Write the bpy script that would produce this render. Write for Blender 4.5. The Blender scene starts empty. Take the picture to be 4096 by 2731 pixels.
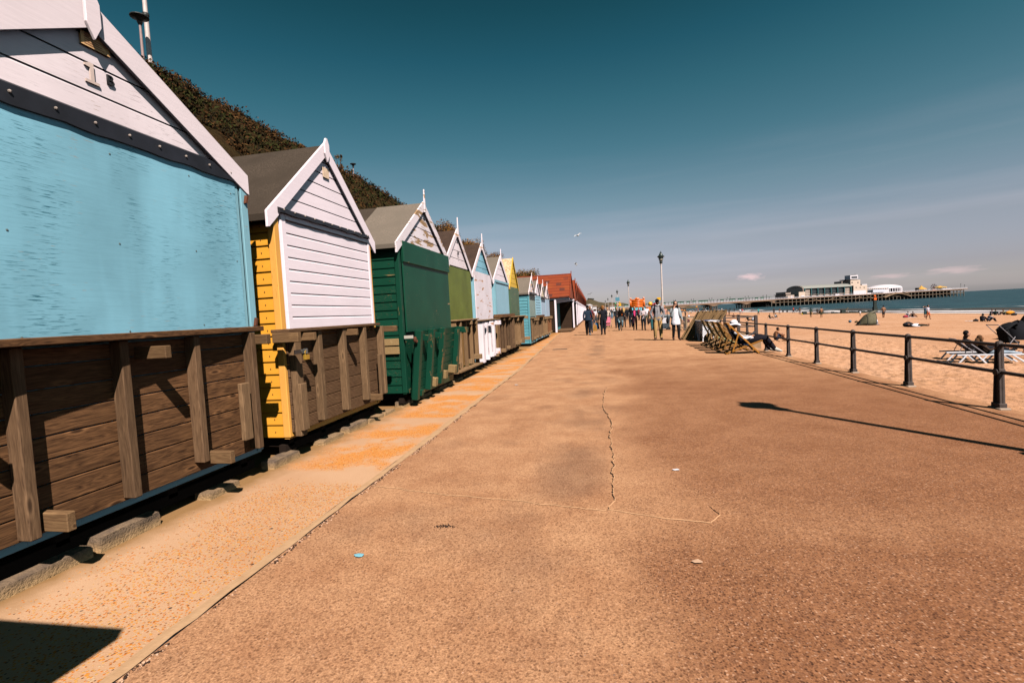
import bpy, bmesh, math, random
from mathutils import Vector, Matrix
R_=math.radians
# ---------------------------------------------------------------- camera, sky, sun, exposure
F_PX,CXP,CYP,CAM_H=1940.0,2048.0,1365.5,1.4
_yw,_pt,_rl=R_(10.9),R_(-3.05),R_(3.05)
CF=Vector((-math.sin(_yw)*math.cos(_pt),math.cos(_yw)*math.cos(_pt),math.sin(_pt)))
_r=Vector((math.cos(_yw),math.sin(_yw),0)); _u=_r.cross(CF)
CR=_r*math.cos(_rl)-_u*math.sin(_rl); CU=_u*math.cos(_rl)+_r*math.sin(_rl)
CAM=Vector((0,0,CAM_H))
sc=bpy.context.scene; col=sc.collection
cam=bpy.data.objects.new('camera',bpy.data.cameras.new('camera')); col.objects.link(cam)
cam.matrix_world=Matrix.Translation(CAM)@Matrix((CR,CU,-CF)).transposed().to_4x4()
cam.data.sensor_width=36; cam.data.lens=F_PX/4096*36; cam.data.clip_start=.05; cam.data.clip_end=60000
sc.camera=cam
sc.cycles.diffuse_bounces=0; sc.cycles.max_bounces=6
SUN_EL,SUN_AZ=R_(48),R_(145)
SUN_DIR=Vector((math.sin(SUN_AZ)*math.cos(SUN_EL),math.cos(SUN_AZ)*math.cos(SUN_EL),math.sin(SUN_EL)))
EXPO=.80
sc.view_settings.view_transform='Standard'; sc.view_settings.look='None'
sc.view_settings.exposure=EXPO; sc.view_settings.gamma=1
sun=bpy.data.objects.new('sun',bpy.data.lights.new('sun','SUN')); col.objects.link(sun)
sun.data.energy=5; sun.data.angle=R_(.5); sun.data.color=(1,.93,.84)
sun.rotation_euler=(-SUN_DIR).to_track_quat('-Z','Y').to_euler(); sun.location=(0,0,30)
w=bpy.data.worlds.new('World'); sc.world=w; w.use_nodes=True
def sky_world():
    nt=w.node_tree; N=nt.nodes; L=nt.links; bg=N['Background']
    s=N.new('ShaderNodeTexSky'); s.sky_type='NISHITA'; s.sun_disc=False; s.sun_elevation=SUN_EL; s.sun_rotation=SUN_AZ
    tc=N.new('ShaderNodeTexCoord'); sx=N.new('ShaderNodeSeparateXYZ'); L.new(tc.outputs['Generated'],sx.inputs[0])
    asn=N.new('ShaderNodeMath'); asn.operation='ARCSINE'; L.new(sx.outputs[2],asn.inputs[0])
    dv=N.new('ShaderNodeMath'); dv.operation='DIVIDE'; dv.inputs[1].default_value=R_(90); L.new(asn.outputs[0],dv.inputs[0])
    rp=N.new('ShaderNodeValToRGB'); L.new(dv.outputs[0],rp.inputs[0])
    st=[(0,(2.2,2.1,2.6)),(2.7,(1.72,1.5,1.85)),(6.9,(1.95,1.62,1.6)),(12.4,(1.42,1.6,1.4)),(17.7,(.80,1.40,1.19)),(22.5,(.50,1.24,1.04)),(27,(.28,1.0,.87)),(31,(.19,.80,.67)),(45,(.04,.20,.20)),(90,(.02,.09,.10))]
    k=2**-EXPO/4
    el=rp.color_ramp.elements
    while len(el)<len(st): el.new(.5)
    for e,(a,c) in zip(el,st): e.position=a/90
    for e,(a,c) in zip(el,st): e.color=(c[0]*k,c[1]*k,c[2]*k,1)
    m=N.new('ShaderNodeVectorMath'); m.operation='MULTIPLY'; L.new(s.outputs[0],m.inputs[0]); L.new(rp.outputs[0],m.inputs[1])
    m2=N.new('ShaderNodeVectorMath'); m2.operation='SCALE'; L.new(m.outputs[0],m2.inputs[0]); m2.inputs['Scale'].default_value=2
    # thin cirrus streaks low in the sky
    mp=N.new('ShaderNodeMapping'); L.new(tc.outputs['Generated'],mp.inputs[0]); mp.inputs['Scale'].default_value=(1.6,1.6,22); mp.inputs['Rotation'].default_value=(R_(3),R_(-2),0)
    nz=N.new('ShaderNodeTexNoise'); nz.inputs['Scale'].default_value=1.3; nz.inputs['Detail'].default_value=5; L.new(mp.outputs[0],nz.inputs[0])
    mr=N.new('ShaderNodeMapRange'); mr.inputs['From Min'].default_value=.47; mr.inputs['From Max'].default_value=.75; L.new(nz.outputs[0],mr.inputs[0])
    el2=N.new('ShaderNodeMapRange'); el2.inputs['From Min'].default_value=.32; el2.inputs['From Max'].default_value=.06; L.new(sx.outputs[2],el2.inputs[0])
    ml=N.new('ShaderNodeMath'); ml.operation='MULTIPLY'; L.new(mr.outputs[0],ml.inputs[0]); L.new(el2.outputs[0],ml.inputs[1])
    ml2=N.new('ShaderNodeMath'); ml2.operation='MULTIPLY'; ml2.inputs[1].default_value=.16; L.new(ml.outputs[0],ml2.inputs[0])
    prev=m2.outputs[0]
    def over(prev,fac,c):
        mx=N.new('ShaderNodeMix'); mx.data_type='RGBA'; L.new(fac,mx.inputs[0]); L.new(prev,mx.inputs[6]); mx.inputs[7].default_value=c; return mx.outputs[2]
    prev=over(prev,ml2.outputs[0],(4.8,4.2,4.6,1))
    # small puffs of cloud near the horizon, placed by direction
    for (px,py,rx,rz) in [(3000,1108,.022,.0065),(3815,1081,.035,.006),(3560,1105,.03,.004)]:
        d=(CF*F_PX+CR*(px-CXP)-CU*(py-CYP)).normalized()
        sb=N.new('ShaderNodeVectorMath'); sb.operation='SUBTRACT'; L.new(tc.outputs['Generated'],sb.inputs[0]); sb.inputs[1].default_value=d
        sc_=N.new('ShaderNodeVectorMath'); sc_.operation='MULTIPLY'; sc_.inputs[1].default_value=(1/rx,1/rx,1/rz); L.new(sb.outputs[0],sc_.inputs[0])
        ln=N.new('ShaderNodeVectorMath'); ln.operation='LENGTH'; L.new(sc_.outputs[0],ln.inputs[0])
        n2=N.new('ShaderNodeTexNoise'); n2.inputs['Scale'].default_value=1.7; n2.inputs['Detail'].default_value=4; L.new(sc_.outputs[0],n2.inputs[0])
        ad=N.new('ShaderNodeMath'); ad.operation='MULTIPLY_ADD'; ad.inputs[1].default_value=1.6; L.new(n2.outputs[0],ad.inputs[0]); L.new(ln.outputs['Value'],ad.inputs[2])
        r2=N.new('ShaderNodeMapRange'); r2.inputs['From Min'].default_value=1.9; r2.inputs['From Max'].default_value=1.1; r2.inputs['To Max'].default_value=.6 if px<3100 else .3; L.new(ad.outputs[0],r2.inputs[0])
        prev=over(prev,r2.outputs[0],(6.0,4.2,4.2,1))
    L.new(prev,bg.inputs[0]); bg.inputs[1].default_value=.1
sky_world()
# ---------------------------------------------------------------- measuring helpers
def ray(px,py): return (CF*F_PX+CR*(px-CXP)-CU*(py-CYP)).normalized()
def at_z(px,py,z=0.0):
    d=ray(px,py); return CAM+d*((z-CAM_H)/d.z)
def at_x(px,py,x):
    d=ray(px,py); return CAM+d*(x/d.x)
def at_y(px,py,y):
    d=ray(px,py); return CAM+d*(y/d.y)
def bend(Y): return -.023*max(0,Y-36)           # the whole sea front bends gently inland
def edge_x(Y): return 4.62+bend(Y)
def sand_z(X,Y):
    d=X-edge_x(Y)
    if d<=0: return -.12
    t=min(1,d/2.6); return -.12-.90*t*t*(3-2*t)-.0225*max(0,d-2.6)
def at_sand(px,py):
    d=ray(px,py); t=5.0; step=.05
    while t<400:
        p=CAM+d*t
        if p.x>edge_x(p.y) and p.z<=max(-2.2,sand_z(p.x,p.y)): break
        t+=step; step*=1.01
    return CAM+d*t
# ---------------------------------------------------------------- mesh builder
class MB:
    def __init__(s): s.v=[];s.f=[];s.m=[]
    def add(s,vs,fs,mi=0):
        b=len(s.v); s.v+= [tuple(v) for v in vs]; s.f+=[tuple(b+i for i in f) for f in fs]; s.m+=[mi]*len(fs); return s
    def box(s,x0,x1,y0,y1,z0,z1,mi=0):
        return s.add([(x,y,z) for x in (x0,x1) for y in (y0,y1) for z in (z0,z1)],[(0,1,3,2),(4,6,7,5),(0,4,5,1),(2,3,7,6),(0,2,6,4),(1,5,7,3)],mi)
    def bar(s,a,b,wx,wy,up=(0,0,1),mi=0):       # rectangular bar between two points; wx along side, wy along up
        a=Vector(a);b=Vector(b);d=(b-a).normalized();u=Vector(up); sd=d.cross(u)
        if sd.length<1e-4: sd=d.cross(Vector((0,1,0)))
        sd.normalize(); u=sd.cross(d); vs=[]
        for p in (a,b):
            for i,j in ((-1,-1),(1,-1),(1,1),(-1,1)): vs.append(p+sd*(i*wx/2)+u*(j*wy/2))
        return s.add(vs,[(0,3,2,1),(4,5,6,7),(0,1,5,4),(1,2,6,5),(2,3,7,6),(3,0,4,7)],mi)
    def prism(s,pts,ex,mi=0):
        n=len(pts); ex=Vector(ex); vs=[Vector(p) for p in pts]; vs+=[p+ex for p in vs]
        return s.add(vs,[tuple(range(n))[::-1],tuple(range(n,2*n))]+[(i,(i+1)%n,n+(i+1)%n,n+i) for i in range(n)],mi)
    def tube(s,pts,r,n=8,mi=0,cap=True):
        pts=[Vector(p) for p in pts]; k=len(pts); rs=r if isinstance(r,(list,tuple)) else [r]*k
        t=(pts[1]-pts[0]).normalized(); ref=Vector((0,0,1)) if abs(t.z)<.9 else Vector((1,0,0))
        x=t.cross(ref).normalized(); vs=[]
        for i,p in enumerate(pts):
            t=(pts[min(i+1,k-1)]-pts[max(i-1,0)]).normalized(); x=(x-t*x.dot(t)).normalized(); y=t.cross(x)
            for j in range(n):
                a=2*math.pi*j/n; vs.append(p+(x*math.cos(a)+y*math.sin(a))*rs[i])
        fs=[(i*n+j,i*n+(j+1)%n,(i+1)*n+(j+1)%n,(i+1)*n+j) for i in range(k-1) for j in range(n)]
        if cap: fs+=[tuple(range(n))[::-1],tuple((k-1)*n+j for j in range(n))]
        return s.add(vs,fs,mi)
    def lathe(s,prof,c=(0,0,0),n=12,mi=0,sx=1,sy=1,rot=0):
        vs=[];k=len(prof)
        for r,z in prof:
            for j in range(n):
                a=2*math.pi*j/n+rot; vs.append((c[0]+r*math.cos(a)*sx,c[1]+r*math.sin(a)*sy,c[2]+z))
        fs=[(i*n+j,i*n+(j+1)%n,(i+1)*n+(j+1)%n,(i+1)*n+j) for i in range(k-1) for j in range(n)]
        fs+=[tuple(range(n))[::-1],tuple((k-1)*n+j for j in range(n))]
        return s.add(vs,fs,mi)
    def ball(s,c,r,nu=10,nv=7,mi=0,M=None):
        r=(r,r,r) if not isinstance(r,(tuple,list)) else r; vs=[];c=Vector(c)
        for i in range(nv+1):
            t=math.pi*i/nv
            for j in range(nu):
                a=2*math.pi*j/nu; p=Vector((r[0]*math.sin(t)*math.cos(a),r[1]*math.sin(t)*math.sin(a),r[2]*math.cos(t)))
                vs.append(c+(M@p if M else p))
        return s.add(vs,[(i*nu+j,i*nu+(j+1)%nu,(i+1)*nu+(j+1)%nu,(i+1)*nu+j) for i in range(nv) for j in range(nu)],mi)
    def grid(s,fn,nu,nv,mi=0):
        vs=[fn(i/nu,j/nv) for i in range(nu+1) for j in range(nv+1)]; w_=nv+1
        return s.add(vs,[(i*w_+j,(i+1)*w_+j,(i+1)*w_+j+1,i*w_+j+1) for i in range(nu) for j in range(nv)],mi)
    def mesh(s,name,mats,smooth=False,recalc=True):
        me=bpy.data.meshes.new(name); me.from_pydata(s.v,[],s.f)
        for m in (mats if isinstance(mats,(list,tuple)) else [mats]): me.materials.append(m)
        me.polygons.foreach_set('material_index',s.m)
        if recalc:
            bm=bmesh.new(); bm.from_mesh(me); bmesh.ops.remove_doubles(bm,verts=bm.verts,dist=1e-5) if recalc=='merge' else None
            bmesh.ops.recalc_face_normals(bm,faces=bm.faces); bm.to_mesh(me); bm.free()
        if smooth: me.polygons.foreach_set('use_smooth',[True]*len(me.polygons))
        me.update(); return me
    def build(s,name,mats,parent=None,smooth=False,bevel=0,label=None,recalc=True,seg=1):
        o=bpy.data.objects.new(name,s.mesh(name,mats,smooth,recalc)); col.objects.link(o)
        if parent is not None: o.parent=parent
        if bevel:
            b=o.modifiers.new('bevel','BEVEL'); b.width=bevel; b.segments=seg; b.limit_method='ANGLE'; b.angle_limit=R_(40)
        if label: o['label']=label
        return o
def tag(o,label,cat,group=None):
    o['label']=label; o['category']=cat
    if group: o['group']=group
    return o
def thing(name,label,cat,loc=(0,0,0),rz=0,group=None):
    o=bpy.data.objects.new(name,None); col.objects.link(o); o.location=loc; o.rotation_euler=(0,0,rz); o.empty_display_size=.1
    return tag(o,label,cat,group)
def structure(o): o['kind']='structure'; return o
def copy_thing(root,loc,rz,label,group=None,sc_=None):
    def cp(o,par):
        c=o.copy(); col.objects.link(c)
        if par is not None: c.parent=par
        for ch in o.children: cp(ch,c)
        return c
    c=cp(root,None); c.location=loc; c.rotation_euler=(root.rotation_euler.x,root.rotation_euler.y,rz); c['label']=label
    if group: c['group']=group
    if sc_: c.scale=(sc_,)*3
    return c
# ---------------------------------------------------------------- materials
class NM:
    def __init__(s,name,rough=.7,spec=.3,metal=0):
        s.m=bpy.data.materials.new(name); s.m.use_nodes=True; s.t=s.m.node_tree; s.N=s.t.nodes; s.L=s.t.links
        s.b=s.N['Principled BSDF']; s.b.inputs['Roughness'].default_value=rough; s.b.inputs['Specular IOR Level'].default_value=spec; s.b.inputs['Metallic'].default_value=metal
        s._tc=None
    def tc(s,which='Object'):
        if not s._tc: s._tc=s.N.new('ShaderNodeTexCoord')
        return s._tc.outputs[which]
    def map(s,scale=(1,1,1),rot=(0,0,0),loc=(0,0,0),src=None):
        n=s.N.new('ShaderNodeMapping'); s.L.new(src or s.tc(),n.inputs[0]); n.inputs['Scale'].default_value=scale; n.inputs['Rotation'].default_value=rot; n.inputs['Location'].default_value=loc; return n.outputs[0]
    def noise(s,scale,detail=4,rough=.55,dist=0,src=None,out=0):
        n=s.N.new('ShaderNodeTexNoise'); n.inputs['Scale'].default_value=scale; n.inputs['Detail'].default_value=detail; n.inputs['Roughness'].default_value=rough; n.inputs['Distortion'].default_value=dist
        s.L.new(src or s.tc(),n.inputs[0]); return n.outputs[out]
    def vor(s,scale,src=None,out='Color',feature='F1',rnd=1):
        n=s.N.new('ShaderNodeTexVoronoi'); n.feature=feature; n.inputs['Scale'].default_value=scale; n.inputs['Randomness'].default_value=rnd; s.L.new(src or s.tc(),n.inputs[0]); return n.outputs[out]
    def ramp(s,fac,stops,interp='LINEAR'):
        n=s.N.new('ShaderNodeValToRGB'); s.L.new(fac,n.inputs[0]); e=n.color_ramp.elements; n.color_ramp.interpolation=interp
        while len(e)<len(stops): e.new(.5)
        for a,(p,c) in zip(e,stops): a.position=p
        for a,(p,c) in zip(e,stops): a.color=c if isinstance(c,tuple) and len(c)==4 else ((*c,1) if isinstance(c,tuple) else (c,c,c,1))
        return n.outputs[0]
    def rng(s,v,a,b,c=0,d=1):
        n=s.N.new('ShaderNodeMapRange'); s.L.new(v,n.inputs[0])
        for k,x in zip((1,2,3,4),(a,b,c,d)): n.inputs[k].default_value=x
        return n.outputs[0]
    def math(s,op,a,b=None,clamp=False):
        n=s.N.new('ShaderNodeMath'); n.operation=op; n.use_clamp=clamp
        for i,x in enumerate((a,b)):
            if x is None: continue
            if isinstance(x,(int,float)): n.inputs[i].default_value=x
            else: s.L.new(x,n.inputs[i])
        return n.outputs[0]
    def mix(s,fac,a,b,mode='MIX'):
        n=s.N.new('ShaderNodeMix'); n.data_type='RGBA'; n.blend_type=mode
        for i,x in ((0,fac),(6,a),(7,b)):
            if isinstance(x,(int,float)): n.inputs[i].default_value=x if i==0 else (x,x,x,1)
            elif isinstance(x,tuple): n.inputs[i].default_value=(*x,1) if len(x)==3 else x
            else: s.L.new(x,n.inputs[i])
        return n.outputs[2]
    def sep(s,v=None):
        n=s.N.new('ShaderNodeSeparateXYZ'); s.L.new(v or s.tc(),n.inputs[0]); return n.outputs
    def island(s):
        n=s.N.new('ShaderNodeNewGeometry'); return n.outputs['Random Per Island']
    def color(s,c):
        if isinstance(c,tuple): s.b.inputs['Base Color'].default_value=(*c,1)
        else: s.L.new(c,s.b.inputs['Base Color'])
        return s
    def bump(s,h,strength=.3,dist=.01):
        n=s.N.new('ShaderNodeBump'); n.inputs['Strength'].default_value=strength; n.inputs['Distance'].default_value=dist; s.L.new(h,n.inputs['Height']); s.L.new(n.outputs[0],s.b.inputs['Normal']); return s
    def roughness(s,v): s.L.new(v,s.b.inputs['Roughness']); return s
def mul(c,k): return tuple(min(1,x*k) for x in c)
_cache={}
def plain(name,c,rough=.7,spec=.3,metal=0,var=.12,sc_=6,bump=0):
    key=('p',name)
    if key in _cache: return _cache[key]
    n=NM(name,rough,spec,metal); z=n.noise(sc_,4); n.color(n.mix(n.rng(z,.3,.7),mul(c,1-var),mul(c,1+var)))
    if bump: n.bump(n.noise(sc_*12,3),bump,.004)
    _cache[key]=n.m; return n.m
def paint(name,c,wear=.0,wearcol=(.30,.19,.11),streak='y',scr=.0,scrcol=None,rough=.45,dirt=.10):
    """painted timber: slow tone drift, fine brush grain, scratches and peeling down to wood"""
    key=('paint',name)
    if key in _cache: return _cache[key]
    n=NM(name,rough,.2)
    st={'y':(22,2.2,30),'x':(2.2,22,30),'z':(26,26,1.6)}[streak]
    mp=n.map(st)
    grain=n.noise(1.6,5,.6,.4,mp)
    drift=n.noise(1.7,4)
    cc=n.mix(n.rng(drift,.3,.7),mul(c,1-dirt),mul(c,1+dirt*.45))
    cc=n.mix(n.math('MULTIPLY',n.rng(grain,.35,.75),.22),cc,mul(c,.72))
    h=grain
    if scr>0:
        fine=n.noise(3.4,3,.55,.2,n.map({'y':(60,2.6,52),'x':(2.6,60,52),'z':(60,60,2.6)}[streak]))
        zone=n.noise(1.9,3)
        s1=n.math('MULTIPLY',n.rng(fine,.655-scr*.05,.70-scr*.05),n.rng(zone,.42,.62),True)
        cc=n.mix(s1,cc,scrcol or mul(c,.3))
        rust=n.math('MULTIPLY',n.rng(n.noise(4.1,2,.5,0,n.map((30,2.6,40),loc=(7,3,1))),.68,.72),n.rng(n.noise(2.3,2,src=n.map((1,1,1),loc=(4,4,4))),.5,.6),True)
        cc=n.mix(n.math('MULTIPLY',rust,.8),cc,(.33,.22,.15))
        pan=n.noise(1,3,.6,.2,n.map((1.5,1.9,.45),loc=(3,7,1))); cc=n.mix(n.math('MULTIPLY',n.rng(pan,.46,.66),.45 if scr>1 else .12),cc,mul(c,1.38))
    if wear>0:
        pe=n.noise(1.7,8,.62,.5,n.map({'y':(3,1.0,5),'x':(1.1,3,5),'z':(4,4,1.3)}[streak]))
        mk=n.rng(pe,.70-.28*wear,.72-.28*wear)
        wc=n.mix(n.rng(n.noise(2,4,.6,.6,mp),.35,.65),mul(wearcol,.55),mul(wearcol,1.25))
        cc=n.mix(mk,cc,wc); h=n.math('SUBTRACT',n.math('MULTIPLY',grain,.5),n.math('MULTIPLY',mk,.8))
        n.roughness(n.rng(mk,0,1,rough,.85))
    n.color(cc).bump(h,.22,.004); _cache[key]=n.m; return n.m
def wood(name,light,dark,axis='y',rough=.78,contrast=1,knots=True,spread=.35,ridge=False):
    key=('wood',name)
    if key in _cache: return _cache[key]
    n=NM(name,rough,.2); oi=n.N.new('ShaderNodeObjectInfo'); i=n.math('FRACT',n.math('ADD',n.island(),oi.outputs['Random']))
    sc3={'y':(16,1.3,16),'x':(1.3,16,16),'z':(16,16,1.3)}[axis]
    off=n.N.new('ShaderNodeVectorMath'); off.operation='SCALE'; cmb=n.N.new('ShaderNodeCombineXYZ')
    for k in range(3): n.L.new(i,cmb.inputs[k])
    n.L.new(cmb.outputs[0],off.inputs[0]); off.inputs['Scale'].default_value=37
    ad=n.N.new('ShaderNodeVectorMath'); ad.operation='ADD'; n.L.new(n.tc(),ad.inputs[0]); n.L.new(off.outputs[0],ad.inputs[1])
    mp=n.map(sc3,src=ad.outputs[0])
    rings=n.noise(.9,3,.5,2.2,mp); fine=n.noise(5,4,.65,.3,mp)
    wv=n.math('FRACT',n.math('MULTIPLY',rings,7.0))
    wv=n.math('ABSOLUTE',n.math('SUBTRACT',wv,.5))
    v=n.math('ADD',n.math('MULTIPLY',wv,(.55 if axis!='z' else .45)*contrast),n.math('MULTIPLY',fine,.75 if axis!='z' else .85))
    cc=n.ramp(n.rng(v,.25,.95),[(0,dark),(.55,tuple((a+b)/2 for a,b in zip(light,dark))),(1,light)])
    cc=n.mix(1.0,cc,n.ramp(i,[(0,1-spread),(.5,1.0),(1,1-spread*.35)]),'MULTIPLY')
    h=fine
    if knots:
        kd=n.vor(1.0,n.map({'y':(9,2.6,9),'x':(2.6,9,9),'z':(9,9,2.2)}[axis],src=ad.outputs[0]),'Distance')
        kk=n.rng(kd,.12,.05); cc=n.mix(n.math('MULTIPLY',kk,.8),cc,mul(dark,.55))
        cc=n.mix(n.math('MULTIPLY',n.math('MULTIPLY',n.rng(kd,.22,.13),n.rng(kd,.08,.14)),.35),cc,mul(light,1.25))
    if ridge:
        z=n.sep()[2]; g=n.math('ABSOLUTE',n.math('SUBTRACT',n.math('FRACT',n.math('MULTIPLY',z,62)),.5)); gk=n.rng(g,.10,.26)
        cc=n.mix(n.math('MULTIPLY',n.math('SUBTRACT',1,gk),.6),cc,mul(dark,.35)); h=n.math('ADD',n.math('MULTIPLY',fine,.3),n.math('MULTIPLY',gk,2.5))
    n.color(cc).bump(h,.35,.004); _cache[key]=n.m; return n.m
def felt(name,c,c2=None):
    key=('felt',name)
    if key in _cache: return _cache[key]
    n=NM(name,.95,.1); a=n.noise(75,3,.75); b=n.noise(2.2,4)
    cc=n.mix(n.rng(a,.35,.65),mul(c,.55),mul(c,1.35)); cc=n.mix(n.rng(b,.35,.65),cc,c2 or mul(c,.75))
    sp=n.rng(n.vor(26,out='Distance'),.10,.06); cc=n.mix(n.math('MULTIPLY',sp,.7),cc,mul(c,1.9))
    n.color(cc).bump(a,.5,.004); _cache[key]=n.m; return n.m
# ---------------------------------------------------------------- ground materials
def gutter_x(Y): return -2.03-.014*Y if Y<12 else -2.2-.040*(Y-12)+(.012*(Y-30) if Y>30 else 0)
def m_tarmac():
    n=NM('tarmac_sanded',.9,.2); s=n.sep()
    big=n.noise(.55,4,.55); mid=n.noise(2.3,5,.6); slow=n.noise(.8,4,.6,.5,n.map((1,.6,1),loc=(8,1,0)))
    dark=n.mix(n.rng(mid,.36,.64),(.20,.076,.030),(.26,.107,.048))
    sandy=n.mix(n.rng(mid,.35,.65),(.375,.182,.092),(.48,.255,.136))
    # blown sand lies thick towards the huts, thin towards the railing
    sx_=n.math('ADD',s[0],n.math('MULTIPLY',n.math('SUBTRACT',big,.5),2.6)); sx_=n.math('ADD',sx_,n.math('MULTIPLY',n.math('SUBTRACT',mid,.5),.8))
    side=n.math('ADD',n.math('MULTIPLY',n.rng(sx_,.60,-.05),.80),n.math('MULTIPLY',n.rng(n.math('ADD',sx_,n.math('MULTIPLY',n.rng(s[1],4.5,1.5),2.2)),4.2,1.2),.26))
    side=n.math('MAXIMUM',side,n.math('MULTIPLY',n.rng(s[1],6,18),1.05))
    side=n.math('MULTIPLY',side,n.rng(slow,.30,.52,.72,1.15))
    # faint pale drift lying across the promenade by the crack
    yb=n.math('ADD',s[1],n.math('MULTIPLY',mid,.5)); dr=n.math('MULTIPLY',n.rng(yb,3.1,3.4),n.rng(yb,4.0,3.55)); side=n.math('ADD',side,n.math('MULTIPLY',dr,.22))
    bars=n.noise(.42,3,.5,0,n.map((.16,1.5,1))); far=n.rng(s[1],6,16)
    side=n.math('ADD',side,n.math('MULTIPLY',n.math('MULTIPLY',n.math('SUBTRACT',n.rng(bars,.42,.62),.5),far),.40),True)
    edge=n.math('MULTIPLY',n.rng(n.math('ADD',s[0],n.math('MULTIPLY',mid,.5)),4.45,4.75),.8)
    side=n.math('MAXIMUM',side,edge,True)
    base=n.mix(side,dark,sandy)
    pt=n.noise(1.25,4,.6,0,n.map((1,.8,1),loc=(5,2,0))); slab=n.math('MULTIPLY',n.rng(s[0],.02,-.05),n.rng(s[1],3.4,3.7))
    gp=n.math('MULTIPLY',n.rng(n.math('ABSOLUTE',n.math('ADD',s[0],.28)),.45,.10),n.rng(n.noise(.9,3,.5,0,n.map((1,1,1),loc=(0,4,2))),.46,.60))
    base=n.mix(n.math('MULTIPLY',n.math('MULTIPLY',gp,slab),.42),base,(.125,.068,.046))
    base=n.mix(n.math('MULTIPLY',n.math('MULTIPLY',n.rng(pt,.52,.68),n.rng(s[0],.4,0)),.30),base,(.16,.085,.055))
    # aggregate: pale, pink and dark chippings in two sizes, buried where sand lies
    near=n.rng(n.math('ADD',s[1],n.math('MULTIPLY',n.math('ABSOLUTE',s[0]),.6)),16,3); bare=n.math('SUBTRACT',1.0,n.math('MULTIPLY',side,.62))
    v1=n.vor(92); v1d=n.vor(92,out='Distance'); k1=n.sep(v1)
    st=n.ramp(k1[0],[(0,(.025,.010,.006)),(.30,(.08,.028,.014)),(.55,(.22,.09,.045)),(.80,(.36,.175,.095)),(1,(.50,.30,.20))])
    base=n.mix(n.math('MULTIPLY',n.math('MULTIPLY',n.rng(v1d,.62,.30),n.math('MULTIPLY',bare,.85)),near),base,st)
    v2=n.vor(52,n.map((1,1,1),loc=(2,9,0))); v2d=n.vor(52,n.map((1,1,1),loc=(2,9,0)),'Distance'); k2=n.sep(v2)
    dk=n.math('MULTIPLY',n.rng(k2[0],.86,.90),n.rng(v2d,.26,.16)); base=n.mix(n.math('MULTIPLY',dk,.75),base,(.05,.022,.015))
    lt=n.math('MULTIPLY',n.rng(k2[1],.93,.95),n.rng(v2d,.22,.15)); base=n.mix(n.math('MULTIPLY',lt,.55),base,(.45,.31,.25))
    fine=n.noise(120,3,.75); base=n.mix(n.math('MULTIPLY',n.rng(fine,.47,.60),.58),base,n.mix(.6,base,(.05,.022,.012)))
    md=n.noise(14,4,.7); base=n.mix(n.math('MULTIPLY',n.math('MULTIPLY',n.rng(md,.48,.66),bare),.40),base,(.13,.055,.03))
    salt=n.ramp(k1[2],[(0,(.56,.50,.47)),(.25,(.80,.77,.75)),(.6,(1.0,1.0,1.0)),(1,(1.16,1.18,1.20))]); base=n.mix(n.math('MULTIPLY',near,.75),base,n.mix(1.0,base,salt,'MULTIPLY'))
    v3=n.vor(150); k3=n.sep(v3); base=n.mix(n.math('MULTIPLY',n.rng(s[1],6,2),.6),base,n.mix(1.0,base,n.ramp(k3[0],[(0,(.6,.56,.53)),(.4,(.95,.95,.95)),(1,(1.15,1.15,1.17))]),'MULTIPLY'))
    n.color(base).bump(n.math('ADD',v1d,fine),.28,.004); return n.m
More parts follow.
